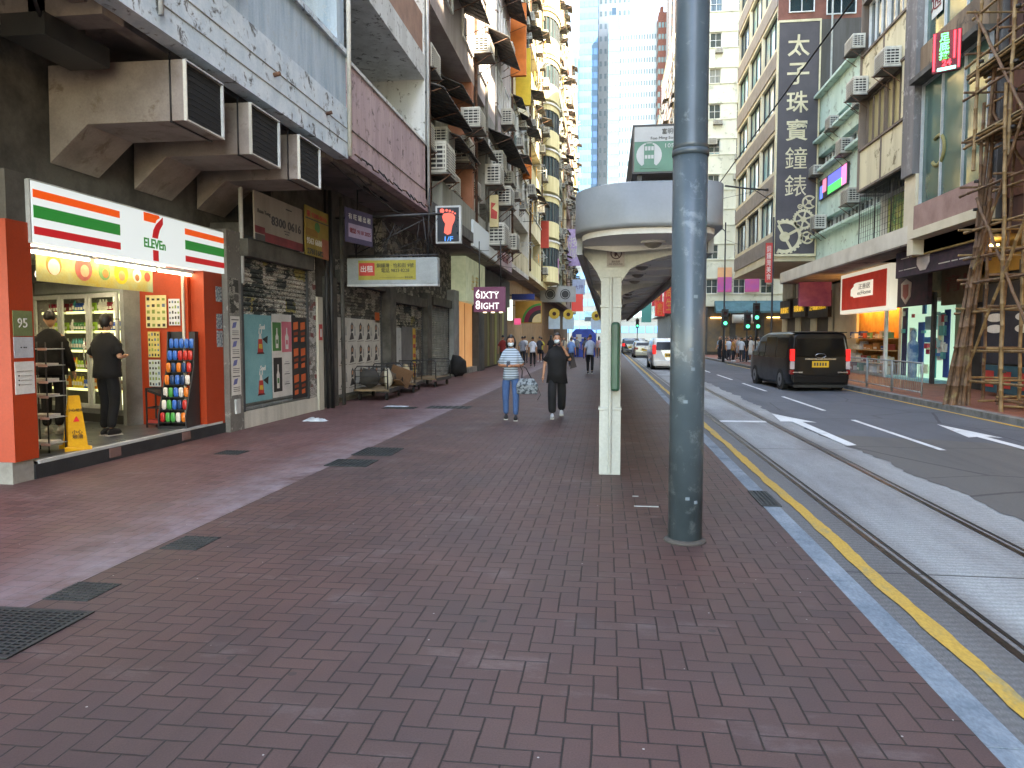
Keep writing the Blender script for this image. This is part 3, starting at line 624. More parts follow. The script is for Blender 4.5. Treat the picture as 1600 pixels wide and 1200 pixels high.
# newspaper shelf
t = thing('newspaper_shelf', 'thin wire shelf rack of folded newspapers beside the orange pillar', 'shelf rack', (-6.82, 8.1, .2))
mb = MB()
for (x, y) in ((-.25, 0), (.1, 0), (-.25, .28), (.1, .28)): mb.tube([(x, y, 0), (x, y, 1.35)], .009, BLK, 5)
mb.build('frame', t)
for k, z in enumerate((.1, .42, .68, .86, 1.06, 1.26)): MB().box(-.27, .12, -.02, .3, z, z+.008, LGREY).build('shelf', t); MB().box(.02, .14, -.03, -.021, z-.01, z+.02, pm('price_tag', '#d8b8b0')).build('price_tag', t)
for k, z in enumerate((.11, .43, .69, .87, 1.07)): tag(MB().box(-7.05, -6.76, 8.11, 8.36, .2+z, .2+z+.02+.012*(k % 2), PAPER).build('newspaper_stack', base=True), 'folded newspapers on the %s level of the thin wire shelf' % ['lowest', 'second lowest', 'middle', 'second highest', 'highest'][k], 'newspaper', 'newspapers on the wire shelf')
# wet floor sign
t = thing('floor_sign', 'yellow folding wet floor sign at the shop edge', 'floor sign', (-6.62, 8.42, .2), R(50))
YP = pm('yellow_plastic', '#dca31c', '#c8900f', rough=.4, sc=3)
for s in (-1, 1):
    mb = MB(); b = 0; mb.v = [(-.15, s*.16, 0), (.15, s*.16, 0), (.15, s*.16, .05), (.11, s*.145, .06), (.06, s*.02, .68), (-.06, s*.02, .68), (-.11, s*.145, .06), (-.15, s*.16, .05)]
    mb.v += [(x, y-s*.014, z) for x, y, z in mb.v]; mb.face(range(8), YP); mb.face(range(15, 7, -1), YP)
    for i in range(8): mb.face((i, (i+1) % 8, 8+(i+1) % 8, 8+i), YP)
    p = mb.build('panel', t)
    if s < 0:
        MB().prism([(-.035, .36), (.035, .36), (0, .43)], 'y', -.092, -.098, RD_).build('warning_triangle', p, rot=(R(-0), 0, 0)); text('小心地滑', .045, BLK, p, (0, -.072, .5), (R(78), 0, 0)); text('小心\n地滑', .06, BLK, p, (0, -.13, .2), (R(78), 0, 0))
# price board + notice on the near pillar
for (y, z0, z1, c, lab, tx) in ((7.39, 1.62, 1.9, '#6f7a4e', 'green notice with 95 on the orange pillar', '95'), (7.39, 1.38, 1.61, '#b9bcc0', 'grey label under the green notice', '▪ ▪▪'), (7.39, .98, 1.34, '#cfcfca', 'white rules sheet low on the orange pillar', '—— ——\n▪ ———\n▪ ———\n▪ ———')):
    t = thing('pillar_notice', lab, 'notice', (-6.398, y, z0)); MB().box(-.002, .006, -.13, .14, 0, z1-z0, pm('notice'+c[1:], c)).build('sheet', t); text(tx, .15 if tx == '95' else .05, PAPER if tx == '95' else BLK, t, (.0075, 0, (z1-z0)*.5), FE)
for (z0, z1, q) in ((2.2, 2.45, 'topmost'), (1.75, 2.0, 'middle'), (1.45, 1.72, 'lowest')): tag(MB().box(-6.4, -6.392, 11.48, 11.66, z0, z1, pm('small_notice', '#5b6a77', '#aab0ae', sc=30, thr=(.45, .55))).build('pillar_notice', base=True), q + ' of three small dark notices on the far orange pillar', 'notice', 'small notices on the far pillar')
# ================================================================ LEFT SIDE: shutters, posters and hoardings at street level
def papered(name, base, papers, sc=1.0):
    """shutter or wall with torn bill posters: blocky sheets of paper, ripped by noise"""
    t = NT(name); g = t.n('NewGeometry').outputs['Position']; m = t.n('Mapping'); t.put(m.inputs[0], g); m.inputs['Scale'].default_value = (2.2*sc, 2.2*sc, 4.2*sc)
    v = t.n('TexVoronoi', distance='CHEBYCHEV'); t.put(v.inputs['Vector'], m.outputs[0]); v.inputs['Scale'].default_value = 1; v.inputs['Randomness'].default_value = .7
    sp = t.n('SeparateColor'); t.put(sp.inputs[0], v.outputs['Color'])
    rip = t.noise(t.pos((1, 1, 2.2)), 5*sc, 8, .8, .3); keep = t.ma('GREATER_THAN', t.ma('ADD', rip, t.ma('MULTIPLY', sp.outputs[0], .3)), .62)
    c = c4(base); c = t.mix(t.ramp(t.noise(t.pos(), 3, 5), .4, .6), c, tuple(x*.55 for x in c[:3])+(1,))
    pc = c4(papers[0]); 
    for k, p in enumerate(papers[1:]): pc = t.mix(t.ma('GREATER_THAN', sp.outputs[1], .35+.6*k/len(papers)), pc, c4(p))
    ink = t.noise(t.pos((1, 1.6, 5)), 14*sc, 4, .8); pc = t.mix(t.ramp(ink, .5, .56), pc, (.05, .045, .04, 1))
    t.put(t.b.inputs['Base Color'], t.mix(keep, c, pc)); t.b.inputs['Roughness'].default_value = .85; t.bump(keep, .3, .004); return t.mat
PAPR = papered('torn_bills', '#38403c', ['#b5b2a6', '#cfccc0', '#a39a58', '#8c8a84', '#c4c0b4'])
PAPR2 = papered('torn_bills_dense', '#4a4a44', ['#a9a69b', '#8f8c82', '#77746b', '#b5b2a8', '#5e5b54'], 1.6)
NOTC = papered('column_notices', '#7a7972', ['#c3c1bb', '#9fa0a0', '#b5b3ae', '#8b4a48', '#c8c6be'], 2.6)
SHUT = pm('roller_shutter_steel', '#6d7471', '#4b514e', sc=2, rough=.55, col3='#8e8f86', sc3=6)
def shutter(y0, y1, z0, z1, x, label, m=SHUT, upper=None, zs=None):
    t = thing('roller_shutter', label, 'shutter', (x, y0, z0)); n = int((z1-z0)/.085); w_ = y1-y0
    def slats(a, b, mm):
        mb = MB()
        for i in range(a, b):
            z = i*.085; mb.prism([(0, z), (.028, z+.02), (.028, z+.06), (0, z+.083), (-.01, z+.083), (-.01, z)], 'y', 0, w_, mm)
        return mb
    k = int((zs-z0)/.085) if zs else n
    slats(0, k, m).build('curtain', t)
    if upper: slats(k, n, upper).build('papered_slats', t)
    MB().box(-.05, .06, -.06, 0, 0, n*.085, DGREY).build('guide', t); MB().box(-.05, .06, w_, w_+.06, 0, n*.085, DGREY).build('guide', t)
    MB().box(-.05, .2, -.06, w_+.06, n*.085, n*.085+.3, DKCON).build('shutter_box', t); return t
def poster(t, y0, y1, z0, z1, m, name='poster', x=.034):
    return MB().box(x, x+.006, y0, y1, z0, z1, m).build(name, t)
def figs(p, y0, y1, z0, z1, nx, nz, shapes, x=.041, name='poster_print'):
    """printed motifs repeated on a poster; shapes: list of (polygon in unit cell, material)"""
    mb = MB(); cw, ch = (y1-y0)/nx, (z1-z0)/nz
    for i in range(nx):
        for j in range(nz):
            for q, (pts, m) in enumerate(shapes): mb.prism([(y0+cw*(i+a), z0+ch*(j+b)) for a, b in pts], 'x', x, x+.0006+q*.0006, m)
    return mb.build(name, p)
TEAL = pm('teal_poster', '#6fa3a6', '#62979b', sc=2, rough=.7); WHP = pm('white_poster', '#c9c8c1', '#b6b5ae', sc=2, rough=.75); BKP = pm('black_poster', '#1d1c1c', '#282625', rough=.6)
GNP = pm('green_poster', '#3f7a3c', '#356a35', rough=.6); PKP = pm('pink_poster', '#c26a76', '#b55f6c', rough=.6); ORP = pm('orange_print', '#c8602c', '#b8542a', rough=.6); REDP = pm('red_print', '#b8382f', '#9c2f2b', rough=.6)
YLP = pm('yellow_print', '#c9a83a', '#b8972f', rough=.6); PURP = pm('purple_print', '#5c4a86', rough=.6)
s1 = shutter(12.22, 15.0, .3, 3.1, -6.36, 'steel shutter beside the orange shop plastered with teal and black posters', SHUT, PAPR, 2.0)
poster(s1, .02, 1.1, .14, 1.72, TEAL, x=.034); F1 = [([(.3, .1), (.6, .1), (.55, .42), (.35, .42)], REDP), ([(.36, .2), (.56, .18), (.54, .3), (.38, .3)], YLP), ([(.38, .42), (.52, .42), (.5, .55), (.4, .55)], WHP), ([(.36, .55), (.4, .72), (.42, .55)], WHP), ([(.48, .55), (.53, .72), (.54, .55)], WHP), ([(.56, .42), (.85, .5), (.82, .3)], BKP), ([(.25, .06), (.66, .06), (.6, .1), (.3, .1)], pm('maroon_print', '#5c2326'))]
figs(s1, .3, 1.05, .2, 1.72, 1, 2, F1, name='poster_print')
for z in (1.5, .74): text('Seel', .13, WHP, s1, (.043, .72, z), FE, bold=.01)
poster(s1, 1.12, 2.0, .15, 1.76, WHP, x=.0345)
p = poster(s1, 1.14, 1.5, 1.05, 1.6, GNP, x=.0412); p = poster(s1, 1.54, 1.98, 1.02, 1.62, PKP, x=.0412); poster(s1, 1.16, 1.52, .26, .92, BKP, x=.0412)
BTL = [([(.35, .1), (.65, .1), (.68, .5), (.56, .62), (.56, .8), (.44, .8), (.44, .62), (.32, .5)], WHP), ([(.4, .25), (.6, .25), (.6, .4), (.4, .4)], GNP)]
figs(s1, 1.14, 1.5, 1.05, 1.6, 1, 1, BTL, .0475); figs(s1, 1.54, 1.98, 1.02, 1.62, 1, 1, [BTL[0], ([(.4, .25), (.6, .25), (.6, .4), (.4, .4)], PKP)], .0475); figs(s1, 1.16, 1.52, .26, .92, 1, 1, BTL, .0475)
figs(s1, 1.56, 1.96, .3, .9, 1, 3, [([(.2, .4), (.8, .4), (.8, .47), (.2, .47)], DGREY), ([(.3, .6), (.7, .6), (.7, .66), (.3, .66)], GREY)], .0412)
poster(s1, 2.02, 2.76, .05, 1.72, BKP)
figs(s1, 2.04, 2.74, .08, 1.7, 2, 3, [([(.15, .55), (.8, .6), (.8, .88), (.15, .84)], ORP), ([(.2, .1), (.7, .12), (.7, .3), (.2, .26)], ORP), ([(.2, .35), (.75, .38), (.75, .5), (.2, .46)], pm('dim_orange_print', '#8a3f22'))])
L(MB().box(-12, -6.32, 12.19, 15.55, 0, .3, pm('white_plinth', '#c6c4b8', '#a9a79b', streak=True))).build('plinth', b1)
L(MB().box(-12, -6.31, 11.7, 12.18, 0, 3.42, pm('grey_pillar_paint', '#77756f', '#62605b', col3='#9a9890', sc3=8))).build('pillar', b1)
t = thing('notice_strip', 'column of pale notices taped up next to the teal poster', 'notice', (-6.308, 11.76, .62)); MB().box(0, .004, 0, .32, 0, 1.35, PAPER).build('sheet', t)
figs(t, .02, .3, .03, 1.32, 1, 4, [([(.1, .45), (.55, .5), (.7, .8), (.25, .75)], pm('blue_ink', '#6a6fa3')), ([(.05, .88), (.95, .88), (.95, .93), (.05, .93)], BLK), ([(.1, .1), (.9, .1), (.9, .13), (.1, .13)], DGREY), ([(.1, .2), (.9, .2), (.9, .23), (.1, .23)], DGREY), ([(.1, .3), (.9, .3), (.9, .33), (.1, .33)], DGREY)], .0045)
MB().box(0, .004, .0, .3, 1.4, 2.0, PAPR2).build('torn_sheet', t); L(MB().box(-6.31, -6.28, 11.85, 12.0, .3, .55, LGREY)).build('socket_cover', b1)
L(MB().box(-12, -6.33, 15.06, 15.52, .3, 3.42, NOTC)).build('pillar', b1); L(MB().box(-6.5, -6.28, 15.53, 15.8, 0, 2.5, pm('cream_post', '#bdbaaa', '#a3a092', streak=True))).build('post', b1)
tag(MB().box(-6.279, -6.272, 15.56, 15.74, 1.55, 1.9, REDP).box(-6.271, -6.27, 15.6, 15.7, 1.62, 1.8, WHP).build('red_notice', base=True), 'small red notice on the cream post', 'notice')
L(MB().box(-12, -6.33, 12.18, 15.8, 3.42, 3.6, DKCON).tube([(-6.3, 12.2, 2.55), (-6.3, 12.2, 5)], .04, LGREY, 6)).build('shop_beam', b1)
# rental boards
def board(name, label, p0, y1, z1, m, tilt=0, cat='rental board'):
    t = thing(name, label, cat, p0); t.rotation_euler = (0, 0, tilt); MB().box(-.03, 0, 0, y1, 0, z1, m).build('panel', t); return t
DRED = pm('dark_red_print', '#7c2c34', '#5e2229'); CRM = pm('board_cream', '#8d867e', '#7d766e', streak=True)
t = board('rental_board', 'white board with the number 8300 0616 below the far duct', (-6.1, 12.3, 3.33), 2.05, .84, CRM); text('8300 0616', .24, BLK, t, (.004, 1.3, .42), FE, bold=.015, fit=(1.3, .17)); text('Ruan Tong', .1, BLK, t, (.004, .36, .5), FE, fit=(.5, .09))
MB().box(.001, .004, .0, .38, .12, .24, DRED).build('red_corner', t); MB().box(.001, .004, .38, 2.05, .0, .16, DRED).build('red_footer', t); MB().box(.001, .004, 0, .38, 0, .1, DGREY).build('grey_footer', t)
text('▪▪▪ ▪▪ ▪▪▪\n▪▪ ▪▪▪▪', .05, DGREY, t, (.004, 1.3, .27), FE); text('▪▪▪▪▪▪▪', .07, DGREY, t, (.004, 1.4, .72), FE)
t = board('rental_board', 'tall yellow board of phone numbers beside the white one', (-6.08, 14.45, 3.3), 1.25, 1.0, pm('dull_yellow_board', '#94803a', '#80702f')); text('租 9300-0616', .2, REDP, t, (.004, .6, .85), FE, bold=.01, fit=(1.05, .13)); text('9363 6680', .18, WHP, t, (.004, .45, .3), FE, bold=.02, fit=(.8, .13)); text('27811682', .18, BLK, t, (.004, .5, .09), FE, bold=.02, fit=(.85, .12))
MB().box(.001, .003, .0, .62, .4, .55, pm('brown_print', '#8a6a2a')).build('logo_patch', t); MB().ell((.0, .62, .62), (.006, .15, .11), GNP, 12, 6).build('green_logo', t); MB().box(.001, .003, .85, 1.24, .0, .42, pm('brick_print', '#a0604a')).build('brick_patch', t); MB().box(.001, .003, 0, 1.25, .74, .76, BLK).build('rule', t)
t = board('rental_board', 'small tilted dark purple board nearest the shelter side', (-5.7, 15.75, 3.72), 1.15, .75, pm('purple_board', '#4a4460', '#3a3550'), R(-12)); text('有 旺 鋪 出 租', .16, WHP, t, (.004, .58, .58), FE, fit=(.95, .13)); MB().box(.001, .003, .1, 1.1, .12, .42, pm('lilac_print', '#9a8fa8')).build('print_band', t); text('電話 9118 2025', .16, DRED, t, (.006, .6, .27), FE, bold=.01, fit=(.9, .12))
# dark posts, conduits, then the next shutters
b2 = thing('pink_building', 'faded pink balconied building next to the blue white one', 'building', (-6.4, 14, 0)); O = Vector((6.4, -14, 0))
mb = MB().box(-12, -6.6, 14.02, 20.5, 3.6, 5.2, DKCON).box(-12, -6.45, 15.85, 17.05, 0, 3.6, DKCON).box(-12, -6.55, 17.05, 20.7, 3.0, 3.6, PAPR2).box(-6.45, -6.3, 16.2, 16.75, 0, 3.0, DKCON).box(-12, -6.6, 17.05, 20.5, 0, .12, CONC); L(mb).build('shop_wall', b2)
L(MB().box(-12, -6.2, 20.72, 21.3, 0, 3.6, DKCON)).build('pillar', b2)
for k, (x, y) in enumerate(((-6.27, 16.0), (-6.2, 16.12), (-6.22, 16.85), (-6.25, 16.98))): L(MB().tube([(x, y, 0), (x, y, 4.9)], .05 if k % 2 else .035, BLK if k < 2 else DKCON, 7)).build('conduit', b2)
L(MB().box(-6.2, -5.26, 14.01, 20.5, 5.2, 5.45, SOFF).box(-12, -6.2, 14.01, 20.5, 5.2, 5.45, SOFF).box(-5.5, -5.3, 14.01, 20.5, 5.05, 5.199, SOFF)).build('soffit', b2)
L(MB().box(-5.25, -5.0, 14.01, 20.5, 5.12, 6.9, PINK).box(-5.3, -4.97, 14.01, 20.5, 6.9, 6.97, WSTAIN).box(-5.0, -4.985, 14.01, 20.5, 5.66, 5.675, DKCON)).build('parapet', b2)
L(MB().box(-12, -7.6, 14.01, 20.5, 5.45, 18, pm('balcony_wall', '#85857a', '#6c6c62', streak=True)).box(-7.6, -5.0, 20.15, 20.5, 5.45, 18, WSTAIN).box(-7.6, -5.0, 14.01, 20.15, 8.66, 9.3, WSTAIN).box(-7.6, -5.05, 14.01, 20.15, 9.3, 10.4, pm('brown_render', '#9a7764', '#86685a')).box(-7.6, -5.0, 14.01, 20.15, 12.4, 14.2, WSTAIN).box(-7.6, -5.0, 14.01, 20.15, 16.2, 18, WSTAIN)).build('wall', b2)
win(b2, (-1.19, 3.4, 5.6), 1.6, 2.1, 2, 1, GREY, GLASS_D)
for k in (0, 1): L(MB().tube([(-4.93, 20.25+k*.14, 5.3), (-4.93, 20.25+k*.14, 14)], .04, RUST if k else LGREY, 7)).build('drain_pipe', b2)
mb = MB(); rnd = random.Random(5)
for k in range(16): y = 14.3+k*.38; mb.tube([(-4.97, y, 5.2+rnd.uniform(-.02, .05)), (-4.93, y+.2, 5.12+rnd.uniform(0, .1)), (-4.97, y+.4, 5.2)], .018, WIRE if k % 3 else RUST, 5)
L(mb).build('cable_bundle', b2)
for (a, b) in ((17.1, 17.9), (18.4, 18.9)): L(MB().box(-5.75, -5.62, a, b, 5.15, 5.2, DARK)).build('spalled_patch', b2)
s2 = shutter(17.1, 20.62, .12, 3.0, -6.5, 'shutter covered in rows of repeated white portrait posters', SHUT, PAPR2, 2.1); poster(s2, .02, 3.45, .1, 1.98, WHP)
figs(s2, .1, 3.4, .2, 1.95, 5, 3, [([(.35, .45), (.6, .5), (.66, .75), (.5, .9), (.34, .75)], DGREY), ([(.4, .58), (.56, .6), (.58, .74), (.45, .78)], pm('skin_print', '#b58a6c')), ([(.2, .1), (.7, .15), (.6, .4), (.4, .44)], BLK), ([(.75, .3), (.9, .3), (.85, .7), (.78, .7)], GREY), ([(.05, .02), (.9, .05), (.9, .08), (.05, .05)], pm('grey_ink', '#8b8a80'))])
poster(s2, 3.0, 3.4, 1.9, 2.2, ORP)
s3 = shutter(21.35, 25.4, .12, 2.75, -6.5, 'shutter behind the trolleys with white grey and yellow bills', SHUT, PAPR, 1.95); poster(s3, .1, 1.4, .1, 1.8, pm('pale_poster', '#b9bfc0', '#a6adaf')); poster(s3, 1.45, 2.75, .1, 1.85, pm('grey_poster', '#6b6e70', '#5c5f61')); poster(s3, 2.8, 3.15, .1, 1.8, YLP); poster(s3, 3.16, 3.9, .15, 1.75, PAPR2)
figs(s3, .15, 1.35, .2, 1.7, 3, 4, [([(.4, .4), (.6, .4), (.55, .6), (.45, .6)], GREY)]); figs(s3, 2.8, 3.15, .15, 1.75, 1, 5, [([(.1, .1), (.9, .1), (.9, .5), (.1, .5)], REDP)])
# generic ground floor behind: pillars and the two boarded units
b3 = thing('grey_building', 'grey building crowded with air conditioners above the foot sign', 'building', (-6.4, 20.5, 0)); O = Vector((6.4, -20.5, 0))
mb = MB().box(-12, -6.6, 21.3, 31, 2.95, 5.2, PAPR2).box(-12, -6.7, 25.5, 26.7, 0, 2.95, DKCON).box(-6.7, -6.3, 25.6, 26.2, 0, 3.2, DKCON).box(-12, -6.65, 26.7, 31, 2.8, 3.2, DKCON).box(-12, -6.3, 30.1, 31.2, 0, 3.6, GREY).box(-12, -6.65, 21.3, 31, 0, .11, CONC); L(mb).build('shop_wall', b3)
s4 = shutter(26.8, 30.0, .1, 2.85, -6.55, 'plain ribbed steel shutter by the black sack', pm('pale_shutter', '#8d918d', '#6f736f', col3='#b5b3a8', sc3=5))
L(MB().box(-12, -5.0, 20.51, 38, 5.16, 5.4, SOFF).box(-5.02, -4.9, 20.51, 27, 5.1, 5.45, DKCON)).build('canopy', b3)
for (a, b) in ((22.5, 24), (24.6, 25.4)): pass
L(MB().box(-12, -5.0, 20.51, 38.2, 11, 22, pm('pinkish_render', '#a59a97', '#8f8583', streak=True)).box(-12, -5.9, 20.51, 30.2, 5.4, 11, pm('stained_olive_render', '#8b897d', '#6b6a5d', streak=True, sc=2, col3='#3e3d35', sc3=3)).box(-12, -5.0, 30.2, 38.2, 7.1, 11, GREYR).box(-5.9, -5.0, 27.3, 27.7, 5.4, 11, pm('orange_brown_post', '#a0694e'))).build('wall', b3)
L(MB().box(-5.3, -4.98, 22.2, 30.2, 5.4, 6.35, pm('ribbed_grey_panel', '#8c8c80', '#747469', streak=True))).build('parapet', b3)
for (y, z, k) in ((21.5, 9.3, 1.5), (22.6, 6.55, 1.9), (23.9, 7.7, 1.4), (21.2, 7.1, 1.3), (25.0, 6.5, 1.5), (26.9, 7.9, 1.6), (28.2, 8.6, 1.4), (25.8, 8.8, 1.5), (29.4, 7.2, 1.4), (30.8, 7.9, 1.5), (32.4, 8.8, 1.4), (34.0, 7.6, 1.5), (35.5, 8.9, 1.4), (29.0, 6.5, 1.2), (31.5, 5.5, 1.8), (33.5, 5.6, 1.5), (36.5, 5.9, 1.4)):
    ac(b3, (1.4 if y > 30 or y == 25.8 else .75, y-20.5, z-.0), 0, k)
for (a, b, z, o) in ((20.7, 25.3, 9.1, 1.3), (23.5, 27.5, 8.5, 1.2), (27.8, 31.5, 9.5, 1.3), (31, 37.5, 10.4, 1.0), (25, 28, 10.6, 1), (31, 35, 14.5, .9), (35, 38, 17.8, .9), (22, 26, 12.9, .9)):
    q = awning(b3, a-20.5, b-20.5, z, o, .45); q.location.x = .5 if a < 30 and z < 11 else 1.4
for z in (11.9, 15.1, 18.3):
    for y in (22.8, 26.4, 30, 34, 36.7): win(b3, (1.42, y-20.5, z), 1.9, 1.7, 3, 1, WHITE, GLASS_B)
    if z < 20: ac(b3, (1.4, 28-20.5, z+.2), 0, 1.4); ac(b3, (1.4, 35.4-20.5, z-.3), 0, 1.3)
for (y, z) in ((31.8, 8.6), (34.6, 8.6), (36.9, 8.6)): win(b3, (1.42, y-20.5, z), 1.6, 1.3, 3, 1, WHITE, GLASS_B)
for y in (22.9, 25.4, 28.8): win(b3, (.52, y-20.5, 7.5), 1.4, 1.3, 3, 1, GREY, GLASS_D)
for y in (20.8, 27.9, 30.4, 33.1): pipes(b3, y-20.5, 5.4, 20, 2, RUST if y < 30 else AC2, x=1.45 if y > 27.5 else .6)
for y in (24, 32): rack(b3, y-20.5, 11.8); 
# flat white fascia over the next shops, with a red-framed barber sign
t = thing('fascia_sign', 'pale lit fascia running above the purple hanging sign', 'sign', (-4.9, 27, 5.0)); MB().box(-.1, 0, 0, 6, 0, .95, lamp_mat('pale_lit_fascia', '#9aa7b0', .2)).box(-.02, .004, 0, 6, -.03, 0, GREY).build('panel', t)
t = thing('fascia_sign', 'pinkish fascia board further along the same canopy', 'sign', (-4.9, 33.1, 4.95)); MB().box(-.1, 0, 0, 5, 0, .8, pm('pinkish_fascia', '#c0a8ab', '#a99ea2')).build('panel', t); text('旺鋪出租 2882', .35, DRED, t, (.004, 2.4, .4), FE)
t = thing('small_box_sign', 'cream box sign with a red mark on a post', 'sign', (-4.75, 30.6, 6.2)); MB().box(-.1, .25, -.1, .1, 0, 1.3, pm('cream_box', '#c9b98a')).build('box', t); MB().prism([(-.06, .35), (.2, .3), (.22, .6), (.0, .75), (.16, .95), (-.04, 1.0)], 'y', -.106, -.1, REDP).build('red_mark', t)
# the foot sign
t = thing('foot_sign', 'dark box sign with red footprint and 1/F', 'sign', (-4.44, 20.5, 4.25)); MB().box(-.36, .36, 0, .2, 0, 1.05, LGREY).build('frame', t, bevel=.01); MB().box(-.31, .31, -.004, 0, .05, 1.0, pm('navy_panel', '#1c2530', '#161d27', rough=.3)).build('panel', t)
FT = lamp_mat('foot_red', '#d4584c', .55); mb = MB()
mb.prism([(-.12, .3), (-.02, .24), (.08, .28), (.1, .4), (.12, .5), (.18, .62), (.2, .74), (.14, .82), (.02, .85), (-.12, .83), (-.17, .75), (-.14, .64), (-.08, .55), (-.1, .44)], 'y', -.01, -.004, FT)
mb.build('footprint', t)
for x, z, r in ((-.17, .91, .065), (-.04, .92, .038), (.05, .9, .034), (.13, .87, .03), (.2, .83, .026)): MB().disc((x, -.006, z), (0, 1, 0), r, FT, 14, .008).build('toe', t)
text('1/F', .16, lamp_mat('blue_neon', '#2f7fd8', .8), t, (.02, -.006, .13), FC, bold=.01, fit=(.24, .13)); MB().tube([(-.36, .1, .9), (-.6, .1, .95), (-.6, .1, 1.6)], .02, BLK, 6).build('arm', t)
# the yellow and white light box across the pavement
t = thing('light_box_sign', 'long white box sign with yellow letting notice facing walkers', 'sign', (-6.14, 17, 2.87)); MB().box(0, 2.2, 0, .22, 0, .62, pm('white_acrylic', '#8f9798', '#7d8586', rough=.4)).build('box', t, bevel=.01); MB().box(.28, 1.68, -.006, 0, .1, .56, pm('dull_yellow_sheet', '#9c9440', '#8a8338')).build('yellow_sheet', t); MB().box(.3, .68, -.009, -.006, .2, .5, REDP).build('red_square', t)
text('出租', .2, WHP, t, (.49, -.012, .36), FC, bold=.01, fit=(.3, .15)); text('銅鑼灣 · 怡和街 9號\n電話 9823·8228', .13, BLK, t, (1.18, -.01, .38), FC, fit=(.9, .22)); text('—————— 8228', .06, BLK, t, (1.2, -.01, .16), FC, fit=(.8, .04))
MB().box(0, 2.2, -.01, 0, -.05, 0, LGREY).box(0, 2.2, .22, .23, -.05, 0, LGREY).build('lower_rail', t)
t = thing('sign_bracket', 'black steel bracket frame holding the yellow sign from the soffit', 'bracket', (-6.14, 17, 3.5)); mb = MB()
for x in (.2, 1.95): mb.tube([(x, .1, 0), (x+.05, .1, 1.6)], .02, BLK, 6).tube([(x, .1, 0), (x-.12, .1, 1.0)], .015, BLK, 6)
mb.tube([(-.3, .1, .95), (2.3, .1, 1.0)], .03, BLK, 6).tube([(0, .1, .05), (2.2, .1, .05)], .02, BLK, 6).tube([(.2, .1, .1), (1.9, .1, .9)], .012, BLK, 5); mb.build('frame', t)
mb = MB()
for k in range(14):
    a = rnd.uniform(0, 1.8); mb.tube([(a, .12, .2+rnd.random()*.7), (a+rnd.uniform(-.4, .6), .1+rnd.uniform(-.1, .1), rnd.uniform(0, .4)), (a+rnd.uniform(-.2, .8), .12, rnd.uniform(.2, .95))], .008, WIRE, 4)
mb.build('tangled_cable', t)
# purple hanging sign
t = thing('hanging_sign', 'purple square sign reading 6IXTY 8IGHT', 'sign', (-4.9, 27, 2.56)); MB().box(0, 1.18, 0, .18, 0, .92, lamp_mat('purple_box', '#5a2c48', .25)).build('box', t, bevel=.01)
W6 = lamp_mat('white_neon', '#f0eef4', .55)
text('6', .5, W6, t, (.16, -.004, .66), FC, bold=.012, fit=(.17, .33)); text('IXTY', .3, W6, t, (.62, -.004, .62), FC, bold=.008, fit=(.66, .24)); text('8', .5, W6, t, (.16, -.004, .26), FC, bold=.012, fit=(.17, .33)); text('IGHT', .3, W6, t, (.62, -.004, .22), FC, bold=.008, fit=(.66, .24))
mb = MB()
for a in (.29, .4, .62, .85): 
    for z in (.5, .74): mb.box(a-.04, a+.04, -.006, -.003, z, z+.012, W6)
mb.build('letter_serif', t); MB().tube([(.2, .09, .92), (.2, .09, 2.6)], .02, BLK, 6).tube([(1, .09, .92), (1, .09, 2.6)], .02, BLK, 6).build('hanger', t)
for a in (.35, .65, .95): MB().box(a, a+.12, .03, .12, -.03, 0, lamp_mat('small_spot', '#fff0d0', 2)).build('spot_lamp', t)
# shops beyond the shutters
b4 = thing('cream_shop_building', 'building with a glowing orange doorway and timber panelled shopfront', 'building', (-6.4, 31.2, 0)); O = Vector((6.4, -31.2, 0))
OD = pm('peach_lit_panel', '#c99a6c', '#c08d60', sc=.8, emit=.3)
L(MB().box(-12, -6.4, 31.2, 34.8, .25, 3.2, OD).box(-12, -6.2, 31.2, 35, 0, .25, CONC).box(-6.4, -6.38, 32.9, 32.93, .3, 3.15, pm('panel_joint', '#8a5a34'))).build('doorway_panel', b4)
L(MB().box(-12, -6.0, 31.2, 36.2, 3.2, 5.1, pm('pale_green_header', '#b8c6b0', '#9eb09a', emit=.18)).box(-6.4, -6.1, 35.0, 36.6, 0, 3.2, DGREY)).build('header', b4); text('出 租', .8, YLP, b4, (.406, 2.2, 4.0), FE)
mb = MB(); 
for k in range(9): mb.box(-12, -6.3+.03*(k % 2), 36.6+k*.95, 36.6+k*.95+.9, .1, 3.5, pm('timber_slab_%d' % (k % 3), ['#5a4a34', '#6d5c3c', '#8a8a4a'][k % 3], '#3b3124', streak=True))
L(mb).build('timber_front', b4); L(MB().box(-12, -6.05, 36.2, 46, 3.5, 5.1, pm('dark_shop_header', '#3a3a38'))).build('header', b4)
